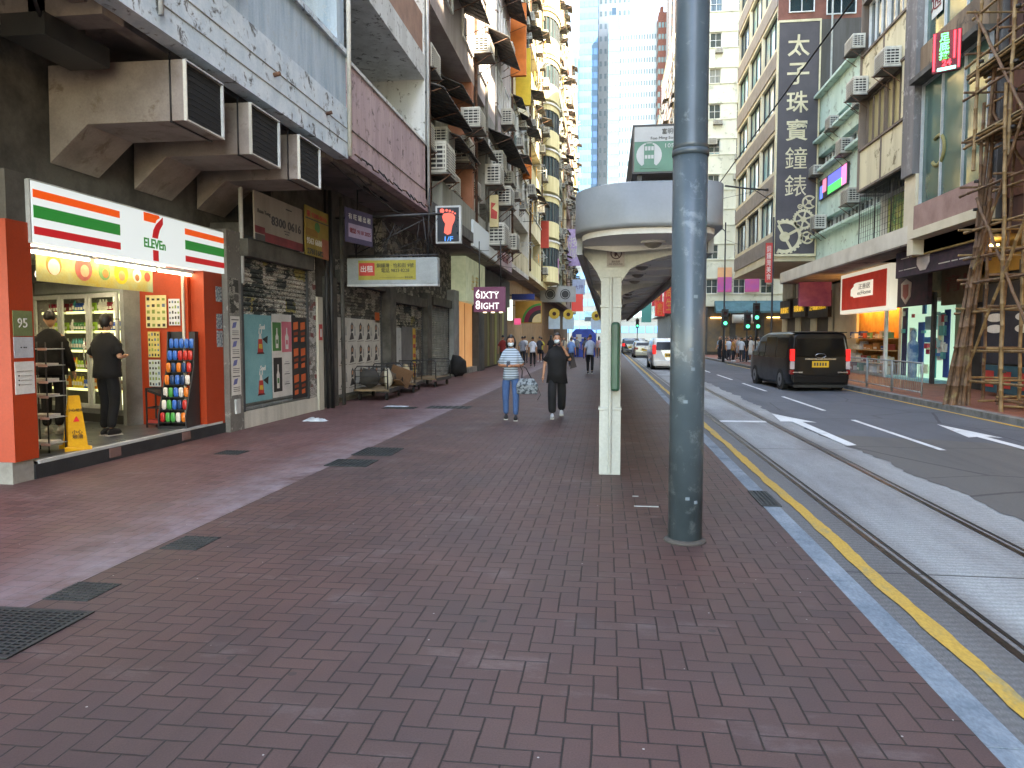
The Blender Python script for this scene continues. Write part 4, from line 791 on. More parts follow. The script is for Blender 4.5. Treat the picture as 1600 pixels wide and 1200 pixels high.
# hanging and projecting signs further on
for (nm, lab, y, x0, x1, z0, z1, m, tx, tm) in (
    ('projecting_sign', 'round arch picture sign in black pink and cream', 50, -6.2, -4.4, 2.6, 4.1, pm('arch_sign_ground', '#b58a3a'), '', None),
    ('projecting_sign', 'blue box sign above the arch picture', 48.5, -6.25, -4.75, 4.12, 4.5, pm('blue_sign', '#26387c'), '', None),
    ('projecting_sign', 'small pink sign before the burgundy shop', 47, -5.9, -5.5, 2.45, 2.85, li('pink', '#c8487a', .4), '', None),
    ('projecting_sign', 'white cross lit sign beside the blue box', 46, -6.2, -5.9, 2.7, 4.0, li('palewhite', '#cfe8ea', .8), '', None),
    ('projecting_sign', 'grey sign box with two round fans above the walkway', 62, -5.6, -2.6, 4.6, 5.9, pm('grey_fan_box', '#a5a8a8'), '◉ ◉', BLK),
    ('projecting_sign', 'red sign square at the far end of the left row', 78, -3.7, -2.5, 4.4, 6.2, li('dullred', '#b23a34', .25), '', None),
    ('projecting_sign', 'red sign cylinder high on the pale bay building', 56, -5.0, -4.4, 8.4, 10.4, pm('coral_sign', '#c0483c'), '', None),
    ('projecting_sign', 'pink and blue sign panel under the bay windows', 60, -5.1, -3.9, 6.2, 8.0, pm('magenta_sign', '#b06a92', '#7fa0c4', sc=.4), '時\n尚', WHP),
    ('projecting_sign', 'lilac sign high among the far left signs', 92, -4.9, -3.3, 10.5, 15.0, pm('lilac_sign', '#9a86b4', '#b5a5cc'), '按\n摩', WHP),
    ('projecting_sign', 'white and blue sign low in the distance', 84, -3.9, -2.5, 6.5, 8.2, pm('paleblue_sign', '#a9b9d6'), '大押', PURP),
    ('projecting_sign', 'yellow sign board high over the walkway', 40.5, -5.0, -4.2, 14.2, 17.2, pm('bright_yellow_sign', '#d8b83a'), '', None),
    ('projecting_sign', 'orange sign board above the yellow one', 38.3, -5.0, -4.2, 15.0, 18.6, pm('bright_orange_sign', '#d0702a'), '', None),
    ('projecting_sign', 'small orange sign below the lit awnings', 43, -4.9, -4.4, 10.8, 12.0, pm('bright_orange_sign', '#d0702a'), '', None)):
    t = thing(nm, lab, 'sign', (x0, y, z0), 0, 'signs projecting from the left row'); w_ = x1-x0; MB().box(0, w_, 0, .25, 0, z1-z0, m).build('panel', t, bevel=.01); MB().tube([(-.6, .12, (z1-z0)*.8), (0, .12, (z1-z0)*.8)], .03, BLK, 6).build('arm', t)
    if tx: text(tx, .5, tm, t, (w_/2, -.01, (z1-z0)/2), FC, fit=(w_*.7, (z1-z0)*.6 if '\n' in tx else None))
    if 'arch' in lab and 'round' in lab:
        for r, c in ((1.3, '#3d8a3a'), (1.15, '#7c1f3a'), (.85, '#2c2a28'), (.6, '#d8c08a')):
            pts = [(w_-.05-r*math.sin(a*math.pi/24)*1.0, .05+r*math.cos(a*math.pi/24)) for a in range(13)]+[(w_-.05, .05)]
            MB().prism([(max(.03, a), b) for a, b in pts], 'y', -.004*(1.5-r)*2-.004, 0, pm('arch'+c[1:], c)).build('arch_band', t)
# ---------------------------------------------------------------- the long sunlit row beyond
CRW = pm('stained_cream_render', '#cfc3a0', '#b3a684', sc=1, rough=.85, col3='#7d7256', sc3=1.2, streak=True); WHW = pm('whitewashed_render', '#c9c6bc', '#aaa69a', sc=1, streak=True, col3='#77736a', sc3=1.5)  # cream render with streaked tone and darker patches
GRW = pm('grey_green_render', '#9aa398', '#828a80', sc=1, streak=True); PKW = pm('dusty_rose_render', '#b7a19b', '#9a8681', sc=1, streak=True); YLW = pm('pale_yellow_render', '#cdbf8f', '#b3a577', sc=1, streak=True)
block('old_tenement', 'tenement with cream bands and long dark awnings catching sun', (-5.0, 38.3, 0), 0, 9.0, 5.3, 33, WHW, 3.0, 3, 1.9, 1.5, .95, 3, 1, GLASS_B, WHITE, CRW, acp=.9, awp=.7, rk=.5, seed=11, balc=3, bm=CRW, ground=pm('dim_shop_back', '#4a423a'))
block('old_tenement', 'tenement of deep slab balconies past the cream banded one', (-5.0, 47.4, 0), 0, 8.6, 5.6, 36, CRW, 3.0, 3, 1.8, 1.4, .95, 3, 1, GLASS_D, WHITE, WHW, acp=.8, awp=.6, rk=.5, seed=12, balc=2, bm=YLW, ground=pm('warm_shop_back', '#8a6a48'))
# bay-fronted building with rounded windows
t = block('bay_building', 'pale yellow building with rounded bay windows', (-5.0, 56.1, 0), 0, 9.0, 5.6, 38, YLW, 3.2, 1, 1.0, 1.4, .9, 2, 1, GLASS_D, DGREY, WHW, acp=.6, awp=0, rk=0, seed=13, ground=pm('warm_shop_back', '#8a6a48'))
for f in range(9):
    z = 6.0+f*3.5; n = 12; arc = [(1.1*math.sin(math.pi*i/n), 1.6+2.6*(1-math.cos(math.pi*i/n))/1) for i in range(n+1)]
    mb = MB().prism(arc, 'z', z, z+1.2, YLW).prism([(a*.93, (b-4.2)*.95+4.2) for a, b in arc], 'z', z+1.2, z+2.7, GLASS_D).prism(arc, 'z', z+2.7, z+3.1, YLW).prism([(a*1.1, (b-4.2)*1.05+4.2) for a, b in arc], 'z', z+3.1, z+3.25, WHW)
    for i in range(1, n): mb.box(arc[i][0]-.1, arc[i][0]-.02, arc[i][1]-.04, arc[i][1]+.04, z+1.2, z+2.7, DGREY)
    mb.build('bay_window', t); ac(t, (0, .8, z+.5), 0, 1.2); ac(t, (.0, 8, z+.9), 0, 1.2)
ys = 65.2
for k, (W, H, m, lab) in enumerate(((8.5, 36, WHW, 'white tenement right behind the rounded bay building'), (9, 34, GRW, 'grey green tenement with cluttered balconies further down the row'), (8, 39, CRW, 'narrow cream tenement among the distant left row'), (10, 37, PKW, 'dusty rose tenement among the distant left row'), (9, 40, WHW, 'tall white tenement nearly at the row end'), (11, 38, YLW, 'last pale yellow tenement at the row end'))):
    block('old_tenement', lab, (-5.0, ys, 0), 0, W, 5.4, H, m, 3.0, 3, 1.7, 1.4, .95, 2, 1, [GLASS_B, GLASS_D][k % 2], WHITE, CRW, acp=1.0, awp=.5, rk=.45, seed=20+k, balc=3, ground=pm('warm_shop_back', '#8a6a48')); ys += W+.08
# parked goods trolleys
def trolley(x, y, rz, label, jun):
    t = thing('goods_trolley', label, 'trolley', (x, y, 0), rz, 'trolleys parked by the shutters'); MB().box(-.45, .45, -.9, .9, .24, .29, pm('plywood_deck', '#7d6a4e', '#5e4e39')).box(-.46, -.45, -.92, .92, .2, .3, BLK).box(.45, .46, -.92, .92, .2, .3, BLK).build('deck', t)
    for s in (-.9, .9):
        mb = MB().tube([(-.42, s, .28), (-.42, s, .8), (-.36, s, .88), (.36, s, .88), (.42, s, .8), (.42, s, .28)], .018, BLK, 6)
        for z in (.45, .62, .78): mb.tube([(-.42, s, z), (.42, s, z)], .009, BLK, 5)
        mb.build('handle_rail', t)
    for a in (-.35, .35):
        for b in (-.7, .7): MB().disc((a, b, .09), (1, 0, 0), .09, RUBBER, 14, .05).build('wheel', t)
    return t
trolley(-6.0, 19.0, R(4), 'near black trolley loaded with crumpled cardboard', 1); trolley(-5.85, 24.2, R(-3), 'long low trolley with rails and empty plywood deck', 0)
trolley(-6.05, 21.6, R(8), 'trolley between the loaded one and the empty one', 1)
def junk(name, label, x, y, z, s, c, n=6, cat='junk'):
    mb = MB(); r = random.Random(int(x*77+y*31)); m = pm('junk_'+c[1:], c, None, sc=6, rough=.85)
    mb.ell((x, y, z+s[2]/2), (s[0]/2, s[1]/2, s[2]/2), m, 9, 6, lambda p: p*(1+.38*noise_(p, x+y)))
    tag(mb.build(name, base=True), label, cat)
from mathutils import noise as _nz
def noise_(p, o): return _nz.noise(Vector((p.x*2+o, p.y*2, p.z*2)))*1.6
def sheet(label, x, y, z, w_, h_, rx, ry, rz, c):
    o = tag(MB().box(-w_/2, w_/2, -.01, .01, 0, h_, pm('card_'+c[1:], c, rough=.9)).build('cardboard_sheet', loc=(x, y, z), rot=(rx, ry, rz)), label, 'cardboard', 'flattened cardboard on trolleys')
junk('cloth_bundle', 'dark bundle on the near trolley', -6.15, 18.6, .3, (.5, .7, .5), '#3c3a36'); junk('white_sack', 'pale cloth bag hanging at the near trolley', -5.55, 18.25, .32, (.22, .2, .5), '#b5b09c'); junk('cloth_bundle', 'brown bundle toward the far end of the near trolley', -5.9, 19.4, .3, (.5, .6, .42), '#5a4c3c')
junk('black_sack', 'black rubbish sack by the pale ribbed shutter', -6.1, 30.0, 0, (.7, .9, .85), '#1b1c1d'); junk('straw_broom_head', 'pale sack leaning on the middle trolley', -6.1, 21.9, .3, (.28, .3, .5), '#b7a988'); junk('red_bag', 'dull red bag on the middle trolley', -6.2, 21.3, .3, (.4, .4, .4), '#6b2a2e')
sheet('brown cardboard leaning on the near trolley rail', -5.8, 20.0, .3, .6, .55, R(25), R(20), R(15), '#7a5b42'); sheet('white board slumped on the near trolley', -5.7, 20.3, .3, .5, .3, R(50), R(-12), R(20), '#bdbdb5'); sheet('folded cardboard flat beside the white board', -5.8, 19.7, .3, .7, .4, R(65), 0, R(-10), '#8a6b4c')
# ================================================================ RIGHT SIDE (facades face -X: blocks turned by 180 degrees, local y runs back towards the camera)
BRN = pm('dark_red_brown_tile', '#5a3c34', '#432c27', sc=1, rough=.7, streak=True); CRT = pm('cream_stained_panel', '#d2caa8', '#b9b091', sc=1.2, rough=.85, col3='#7a7056', sc3=2, streak=True)
MINT = pm('mint_painted_render', '#c6dccd', '#b3ccbc', sc=1, rough=.8, col3='#8b9c8c', sc3=2.5, streak=True); GRYC = pm('grey_stained_column', '#7a7775', '#5c5a59', sc=1.5, col3='#8b8987', sc3=3, streak=True)
BGE = pm('beige_stone_facade', '#d4cab0', '#c4ba9e', sc=.8, rough=.7); TAUP = pm('taupe_panel', '#857a71', '#776c64', rough=.6); SIGNK = pm('charcoal_sign_ground', '#4a4648', '#413d40', sc=.6, rough=.6)
CRC = pm('pale_cream_render', '#cfd2c2', '#bdc1ae', sc=.7, rough=.85, col3='#a5a998', sc3=1.5, streak=True); ROSE = pm('dusty_rose_stone', '#a08278', '#8a6d64', sc=1.2, rough=.8)
r1 = block('scaffolded_building', 'dark red brown building behind the bamboo scaffolding', (9.7, 19.9, 0), R(180), 38, 4.2, 31, BRN, 3.3, 10, 2.6, 1.9, .9, 3, 1, GLASS_D, DGREY, D=12, gd=2.0, acp=.2, awp=0, rk=0, seed=41, ground=pm('dim_brown_wall', '#4a3b30'))
MB().box(-2, -1.9, .3, 37, 0, 4.2, pm('shop_glow', '#a07c4c', '#6b4f30', sc=.8)).build('lit_shopfront', r1)
for k in range(8): MB().box(-1.85, -1.6, 1.2+k*4.2, 4.2+k*4.2, 3.95, 4.02, lamp_mat('added_shopfront_lamp', '#ffcf90', 9)).build('added_shop_lamp', r1)  # lamps added to light the shopfront wall
for k in range(9): MB().box(-1.9, -1.7, .3+k*4.2, .9+k*4.2, 0, 4.15, pm('dark_bronze', '#3a332c')).build('pillar', r1)
for k in range(7): MB().box(-.02, .03, .2+k*1.0, 1.15+k*1.0, 5.0, 8.6, pm('vertical_ribbed_panel', '#6e4638', '#54342a', sc=4)).build('cladding_panel', r1)
# glass-fronted building next to it
r2 = thing('glass_front_building', 'building with a big shop window over a rose stone band', 'building', (9.3, 20, 0)); O = Vector((-9.3, -20, 0))
L(MB().box(9.6, 20, 20, 25, 4.2, 46, GRYC).box(11.4, 20, 20, 25, 0, 4.2, DARK)).build('wall', r2)
L(MB().box(9.25, 9.6, 20.05, 24.1, 4.85, 5.6, ROSE).box(9.15, 9.6, 20.0, 24.15, 4.6, 4.85, BGE).box(9.6, 11.4, 20, 25, 4.15, 4.6, pm('yellow_lit_soffit', '#a08a58'))).build('stone_band', r2)
L(MB().box(9.3, 9.6, 20.05, 24.1, 9.35, 10.3, pm('brown_concrete_band', '#7d6a55', '#54483b', streak=True, col3='#3d352c', sc3=2)).box(9.3, 9.6, 20.05, 24.1, 14.0, 14.9, GRYC).box(9.3, 9.6, 20.05, 24.1, 18.5, 46, GRYC).box(9.0, 9.6, 20.05, 24.1, 9.2, 9.35, DKCON)).build('concrete_band', r2)
L(MB().box(9.18, 9.6, 24.15, 25.0, 6.6, 46, GRYC).box(9.3, 9.6, 24.15, 25, 4.6+.5, 6.6, BGE).box(9.28, 12, 24.15, 24.6, 4.15, 5.1, BGE)).build('column', r2)
SG = pm('shopwindow_interior', '#7c8c84', '#a39f8a', sc=.6, thr=(.35, .65))
for (z, h) in ((5.6, 3.6), (10.3, 3.7), (14.9, 3.6)):
    w_ = win(r2, (.12, 2.1, z), 4.0, h, 3, 1, LGREY, GLASS_G, rz=R(180)); 
    if z > 10: MB().box(.08, .085, 2.9, 3.6, z+.6, z+2.6, pm('white_blind', '#c8cdc8')).build('window_blind', r2); text('行\n通', .7, DRED, r2, (.07, 3.3, z+1.4), FW)
t = L(MB().tube([(9.44, 23.0+.42*math.cos(a), 7.0+.42*math.sin(a)) for a in [math.pi*i/9 for i in range(3, 17)]], .06, pm('yellow_logo', '#8a8452'), 6)).build('logo_ring', r2)
for y in (20.9, 21.7, 22.5, 23.3): L(MB().cyl(9.7, y, 8.6, 8.66, .07, lamp_mat('warm_spot', '#ffdf9a', 4), 10)).build('spot_lamp', r2)
for y in (20.8, 22.2, 23.6): L(MB().box(9.75, 9.95, y-.35, y+.35, 3.96, 4.0, lamp_mat('added_canopy_lamp', '#ffdf9a', 9)).cyl(9.85, y, 4.0, 4.15, .02, BLK, 6)).build('added_canopy_lamp', r2)  # hanging lamps added to brighten the dark soffit
L(MB().box(11.3, 11.4, 20.05, 25, 3.5, 4.15, pm('warm_header_paint', '#b89a60'))).build('header', r2)
# cream panelled bay building
r3 = thing('bay_front_building', 'overhanging cream panelled building with dark frames above the wire cage', 'building', (9.3, 25, 0)); O = Vector((-9.3, -25, 0))
FRM = pm('brown_frame', '#776a5e', '#5d5248', streak=True)
mb = MB().box(9.6, 36, 25.02, 30.2, 7.1, 46, GRYC).box(10.4, 20, 25.02, 30.2, 4.5, 7.1, pm('white_ribbed_wall', '#b5b8b0')).box(9.6, 20, 29.3, 30.2, 7.0, 40, GRYC)  # unseen depth and height stretched to shade the tall sign
L(mb).build('wall', r3); L(MB().box(9.35, 10.4, 25.02, 29.3, 6.98, 7.08, DARK)).build('soffit', r3)
for z in (7.0, 10.4, 13.8, 17.2, 20.6, 24, 27.4, 30.8, 34.2):
    mb = MB().box(9.3, 9.6, 25.05, 29.3, z+.08, z+1.5, CRT).box(9.24, 9.6, 25.0, 29.35, z, z+.08, FRM).box(9.24, 9.6, 25.0, 29.35, z+1.5, z+1.58, FRM).box(9.24, 9.6, 29.3, 29.4, z+.08, z+3.4, FRM).box(9.26, 9.3, 27.1, 27.16, z+.08, z+1.5, FRM)
    L(mb).build('spandrel_panel', r3)
    L(MB().box(9.3, 9.6, 25.02, 25.5, z+1.58, z+3.4, CRT)).build('pier', r3)
    for k in range(2): win(r3, (.2, 1.4+k*1.9, z+1.58), 1.8, 1.8, 3, 1, WHITE if z > 8 else FRM, pm('curtained_glass', '#a39a6e', '#7d765a', rough=.3, streak=True, sc=3) if z < 8 else GLASS_D, rz=R(180))
for (y, z, s) in ((29.0, 10.4, 1.2), (26.0, 10.3, 1.25), (29.5, 12.2, 1.2), (25.4, 13.6, 1.2)): ac(r3, (-.02, y-25, z), R(180), s)
# green billboard in its wire cage above the canopy
t = thing('green_billboard', 'green leafy picture panel behind a wire cage on the canopy', 'billboard', (10.35, 25.6, 5.4)); MB().box(-.05, 0, 0, 3.6, 0, 1.35, pm('leafy_picture', '#4f7f4a', '#a3a860', sc=2.5, thr=(.4, .6), col3='#c8cc9a', sc3=4, fine=.3)).build('panel', t)
t = thing('wire_cage', 'thin wire mesh cage standing on the canopy edge', 'cage', (9.5, 25, 5.15)); mb = MB()
for k in range(21): mb.tube([(0, k*.24, 0), (0, k*.24, 1.8)], .008, BLK, 4)
for k in range(10): mb.tube([(0, 0, k*.2), (0, 4.8, k*.2)], .007, BLK, 4)
for a in (0, 1.6, 3.2, 4.8): mb.tube([(0, a, 0), (0, a, 1.85), (.8, a, 1.85)], .02, BLK, 5)
mb.build('mesh', t)
# mint building with the long cream canopy
r4 = thing('mint_building', 'low mint green building with stepped ledges and a coloured light panel', 'building', (10.3, 30.2, 0)); O = Vector((-10.3, -30.2, 0))
L(MB().box(11.6, 22, 30.25, 41.7, 4.5, 14.1, MINT).box(12.3, 22, 25.02, 41.7, 0, 4.5, pm('dark_shop_wall', '#57493a')).box(12.28, 12.4, 25.02, 41.7, 3.4, 4.5, DKCON)).build('wall', r4)
for (a, b, q) in ((4.9, 6.9, 0), (7.75, 10.2, 0), (11.2, 11.85, 0), (12.5, 14.2, 0)): L(MB().box(11.1, 11.6, 30.25, 41.7, a, b, MINT).box(10.75, 11.6, 30.25, 41.7, b, b+.12, MINT)).build('mint_band', r4)
for z, h in ((7.03, .71), (10.33, .86), (11.98, .51)):
    for k in range(6): win(r4, (1.15, .9+k*1.9, z), 1.7, h, 3, 1, WHITE, GLASS_D, rz=R(180))
for (y, z, s) in ((34.5, 11.7, 1.1), (36.5, 10.1, 1.2), (35.2, 7.6, 1.4), (38.5, 11.8, 1.1), (41, 10.1, 1.1), (40.2, 7.2, 1.3)): ac(r4, (.78, y-30.2, z), R(180), s)
L(MB().box(9.3, 12.3, 24.6, 41.75, 4.55, 5.1, pm('cream_canopy_paint', '#d6d0bf', '#c4bdab', sc=.8))).build('canopy', r4); L(MB().box(9.32, 12.3, 24.62, 41.7, 4.5, 4.549, SOFF)).build('canopy_soffit', r4)
L(MB().box(12.1, 12.3, 37.9, 41.7, 0, 4.5, BGE)).build('pillar', r4); L(MB().box(11.9, 12.3, 31.8, 32.1, 0, 4.5, pm('white_jamb', '#cfcdc4'))).build('pillar', r4)
t = thing('led_screen', 'glowing violet green and pink panel on the mint building', 'light panel', (11.08, 36.3, 8.75)); MB().box(-.1, 0, 0, 4.6, 0, 1.0, DGREY).build('frame', t)
for a, b, c, z0, z1 in ((.1, .8, '#d86fb0', .05, .95), (.8, 3.0, '#4b55d8', .45, .95), (.8, 3.0, '#2fb05a', .05, .45), (3.3, 3.9, '#c86a8a', .3, .95), (3.9, 4.4, '#4b6ae0', .05, .7)): MB().box(-.11, -.1, a, b, z0, z1, lamp_mat('panel'+c[1:], c, 1.0)).build('colour_field', t)
# corner jewellery building
r5 = block('jewellery_building', 'beige corner building with slanting glass bands and the tall dark sign', (8.9, 53.8, 0), R(180), 12.0, 6.0, 38, BGE, 3.25, 3, 3.72, 1.95, 1.1, 3, 1, pm('bright_band_glass', '#8fc0c4', '#d4d6c8', rough=.15, sc=.5, thr=(.45, .6), bump=0, fine=0), DGREY, D=9, gd=3.3, acp=0, awp=0, rk=0, seed=44, band=TAUP, bandp=.05, pipe=False, ground=pm('bronze_shop_wall', '#4d4034'), trim=None)
for z in (6.25+.0,): pass
mb = MB().box(-4.5, -.01, 12.0, 12.03, 6.0, 16.4, pm('dark_grey_side_render', '#54524f', '#47443f', streak=True)).box(-4.5, -.01, 12.0, 12.03, 18.4, 38, pm('red_brown_side_tile', '#7d4f42', '#6a4338', sc=2)).box(-4.5, -2.2, 12.0, 12.03, 16.4, 18.4, pm('dark_grey_side_render', '#54524f'))
mb.build('side_wall', r5)
for k in range(4): MB().box(-3.35, -3.2, .4+k*3.6, 1.5+k*3.6, 0, 5.9, BGE).build('shop_pier', r5)
MB().box(-3.2, .05, -.1, 12.05, 5.75, 6.0, BGE).build('canopy_edge', r5)
for (x, z, w_, h_) in ((-1.2, 18.8, 1.3, 1.5), (-1.2, 22.2, 1.3, 1.5), (-3.6, 12.2, 1.2, 1.3), (-3.2, 18.6, 1.5, 1.6), (-3.2, 22, 1.5, 1.6)): win(r5, (x, 12.06, z), w_, h_, 2, 2, WHITE, GLASS_D, rz=R(90))
ac(r5, (-1.0, 12.05, 19.9), R(90), 1.3); pipes(r5, 0, 0, 0, 0)
MB().tube([(-2.75, 12.1, 9), (-2.75, 12.1, 34)], .05, LGREY, 6).build('drain_pipe', r5)
t = thing('tall_sign', 'tall charcoal sign of gold Chinese characters and cogwheels', 'sign', (8.92, 41.45, 6.1))
GOLD = pm('brushed_gold_lettering', '#cdc3a2', '#b8ad8a', rough=.5); MB().box(0, 2.05, 0, .28, 0, 12.1, SIGNK).build('panel', t); MB().box(-.06, 0, -.03, .29, 0, 12.1, GOLD).box(2.05, 2.13, -.03, .29, 0, 12.1, GOLD).box(-.06, 2.13, -.03, .29, 12.1, 12.22, GOLD).box(-.06, 2.13, -.03, .29, -.12, 0, GOLD).build('frame', t)
for k, ch in enumerate('太子珠寶鐘錶'): text(ch, 1.35, GOLD, t, (1.0, -.02, 10.9-k*1.46), FC, bold=.012 if k < 4 else .0, fit=(1.12, 1.12), name='character')
def gear(cx, cz, r, teeth, holes, spokes, ph=0):
    mb = MB(); n = 48; w_ = .16*r/.95+.03
    for i in range(n):
        a, b = 2*math.pi*i/n+ph, 2*math.pi*(i+1)/n+ph; ro = r*(1.08 if (i % 2 and teeth) else 1)
        q = [(cx+ro*math.cos(a), cz+ro*math.sin(a)), (cx+ro*math.cos(b), cz+ro*math.sin(b)), (cx+(r-w_)*math.cos(b), cz+(r-w_)*math.sin(b)), (cx+(r-w_)*math.cos(a), cz+(r-w_)*math.sin(a))]
        if all(.02 < p[0] < 2.03 for p in q): mb.prism(q, 'y', -.03, 0, GOLD)
    for k in range(spokes):
        a = 2*math.pi*k/spokes+.3+ph; d = (math.cos(a), math.sin(a)); nn = (-d[1]*r*.08, d[0]*r*.08)
        e = r-w_; q = [(cx+nn[0], cz+nn[1]), (cx+d[0]*e+nn[0], cz+d[1]*e+nn[1]), (cx+d[0]*e-nn[0], cz+d[1]*e-nn[1]), (cx-nn[0], cz-nn[1])]
        if all(.02 < p[0] < 2.03 for p in q): mb.prism(q, 'y', -.028, 0, GOLD)
    mb.disc((cx, -.016, cz), (0, 1, 0), r*.3, GOLD, 18, .03); return mb
for c in ((.5, .92, .88, 1, 0, 4, .2), (1.45, 1.82, .52, 1, 0, 6, 0), (1.72, 2.72, .37, 0, 0, 4, .4), (1.66, .85, .34, 0, 0, 4, .8), (1.26, 2.5, .13, 0, 0, 3, 0)): gear(*c).build('cogwheel', t)
YLT = lamp_mat('gold_lit_letters', '#d8b030', .4); 
for (y0, y1, z0, z1, tx, lab) in ((50.4, 53.2, 2.9, 4.1, 'PRINCE', 'farther dark fascia with small gold letters'), (46.6, 49.6, 2.9, 4.1, 'PRINCE', 'dark fascia with gold letters between two piers'), (42.0, 46.0, 2.75, 4.2, '太子珠寶鐘錶有限公司', 'near dark fascia with a row of gold characters')):
    if tx == 'PRINCE': tx = '珠寶鐘錶'
    t = thing('gold_letter_sign', lab, 'sign', (11.9, y0, z0), 0, 'dark fascias of the jewellery shop'); MB().box(0, .25, 0, y1-y0, 0, z1-z0, pm('bronze_fascia', '#3f332b')).build('panel', t); text(tx, .7, YLT, t, (-.02, (y1-y0)/2, (z1-z0)*.45), FW, bold=.02, fit=((y1-y0)*.8, .42))
for k, (y0, y1) in enumerate(((50.4, 53.2), (46.6, 49.6))): tag(MB().box(12.05, 12.2, y0, y1, 4.2, 5.6, pm('cream_panel', '#c5bca4')).build('blank_panel', base=True), 'cream blank panel above the gold letters, %s' % ('farther one' if k == 0 else 'nearer one'), 'panel', 'blank panels over the gold letters')
t = thing('picture_sign', 'dark magenta picture screen under the long cream canopy', 'sign', (9.95, 40.2, 3.25)); MB().box(0, 1.6, 0, .3, 0, 1.35, pm('magenta_picture', '#6e2b4f', '#8a4a5e', sc=1.5, thr=(.35, .6), emit=.1)).build('panel', t, bevel=.02); MB().tube([(.8, .15, 1.35), (.8, .15, 1.9)], .03, BLK, 6).build('hanger', t)
# cream building across the side street, facing the camera
r6 = block('corner_cream_building', 'pale cream tower block facing the crossing with scattered windows', (8.6, 72, 0), R(-90), 20, 4.6, 44, CRC, 3.25, 8, 1.05, 1.35, .95, 2, 2, GLASS_D, WHITE, CRC, D=15, gd=.4, acp=.35, awp=0, rk=.1, seed=46, ground=pm('cafe_dark', '#3c3a34'))
win(r6, (-.15, .9, 17.4), 2.4, 1.6, 3, 2, WHITE, GLASS_B)
MB().prism([(0, 5.1), (1.4, 4.1), (1.4, 3.9), (0, 4.0)], 'y', 1.5, 13, pm('teal_awning', '#3f6870', '#35585f')).build('awning', r6)
MB().box(-.35, -.3, .6, 19, .3, 3.6, pm('cafe_glow', '#7d6a4c', '#5a564e', sc=1)).build('cafe_window', r6)
for k in range(6): MB().box(-.29, -.2, 1.2+k*2.6, 2.7+k*2.6, 3.5, 3.56, lamp_mat('added_cafe_lamp', '#ffcf90', 8)).build('added_shop_lamp', r6)  # strip lamps added to light the cafe wall
for k in range(7): MB().box(-.3, .0, .4+k*2.6, .9+k*2.6, 0, 4.5, DGREY).build('cafe_pillar', r6)
for y, z, lab in ((1.7, 5.9, 'left'), (4.2, 5.9, 'right')): tag(MB().box(8.6+y, 9.9+y, 71.6, 71.68, z, z+1.4, pm('violet_print', '#a8549a', '#c05a7a', sc=1)).box(8.6+y, 9.9+y, 71.6, 71.68, z+1.4, z+2.3, pm('apricot_print', '#d8a878', '#d09a7a')).build('banner', base=True), 'apricot and violet banner over the teal awning, %s one' % lab, 'banner', 'banners on the cream tower block')
t = thing('cafe_sign', 'white rounded sign hanging before the teal awning cafe', 'sign', (11.5, 70.2, 3.0)); MB().tube([(0, 0, .35), (2.4, 0, .35)], .4, pm('offwhite_sign', '#b8beb8'), 14).build('panel', t); text('CAFE', .4, DGREY, t, (1.2, -.42, .35), FC)
ys = 88
for k, (W, H, m, lab) in enumerate(((20, 42, WHW, 'first far right tenement behind the lamp pole'), (22, 44, PKW, 'second far right tenement behind the lamp pole'), (24, 40, GRW, 'last far right tenement near the road end'))):
    block('old_tenement', lab, (8.9, ys+W, 0), R(180), W, 5.4, H, m, 3.2, 5, 1.9, 1.5, .95, 2, 1, GLASS_D, WHITE, CRW, acp=.3, awp=.2, rk=.2, seed=60+k); ys += W+.1
for (y, x0, x1, z0, z1, c, tx, lab) in ((92, 6.9, 8.1, 4.6, 8.3, '#b3202c', '周\n生', 'tall red sign nearest the lamp pole'), (104, 6.6, 7.9, 4.6, 6.6, '#c8382c', '金\n行', 'orange red sign in the road distance'), (118, 7.0, 8.6, 6.6, 10.5, '#a8283a', '大\n押', 'dark red sign farther along the road'), (99, 6.8, 8.2, 9.4, 10.8, '#c9502a', '珠寶', 'small orange sign high in the distance'), (140, 6.4, 8.2, 4.5, 9, '#2f6f6c', '', 'teal sign far down the road')):
    t = thing('road_sign_board', lab, 'sign', (x0, y, z0), 0, 'signs over the far road'); MB().box(0, x1-x0, 0, .4, 0, z1-z0, lamp_mat('sb'+c[1:], c, .2)).build('panel', t)
    if tx: text(tx, 1.6, YLP, t, ((x1-x0)/2, -.02, (z1-z0)/2), FC, fit=((x1-x0)*.6, (z1-z0)*.8))
block('added_shade_block', 'plain unseen block added to shade the cream tower block', (27, 54, 0), R(180), 14, 4, 62, GREYR, 3.3, 3, 1.6, 1.5, .9, D=34, acp=0, awp=0, rk=0, pipe=False, seed=71)  # unseen block, added to keep the sun off the cream tower
# ---------------------------------------------------------------- shops under the long canopy
t = thing('red_shop_sign', 'red sign with white frame and house shaped logo', 'sign', (10.5, 29.35, 2.65)); t.scale = (1, .93, .88); MB().box(0, .3, 0, 6.3, 0, 2.0, lamp_mat('lit_white_frame', '#dfe2dc', .3)).build('frame', t, bevel=.03); MB().box(-.02, .0, .3, 6.0, .2, 1.8, pm('red_acrylic', '#b2352a', '#a42e26', emit=.22)).build('panel', t)
MB().prism([(1.8, .75), (4.2, .75), (4.2, 1.4), (3.9, 1.45), (3.6, 1.45), (1.8, 1.45)], 'x', -.05, -.021, lamp_mat('logo_white', '#f2f2ee', .3)).build('logo_plate', t); text('正善居\necHome', .4, BLK, t, (-.055, 2.8, 1.1), FW, fit=(1.7, .5)); MB().prism([(4.2, .8), (4.2, 1.3), (4.6, 1.15), (4.6, .85)], 'x', -.05, -.021, lamp_mat('logo_white', '#f2f2ee', .3)).build('house_logo', t)
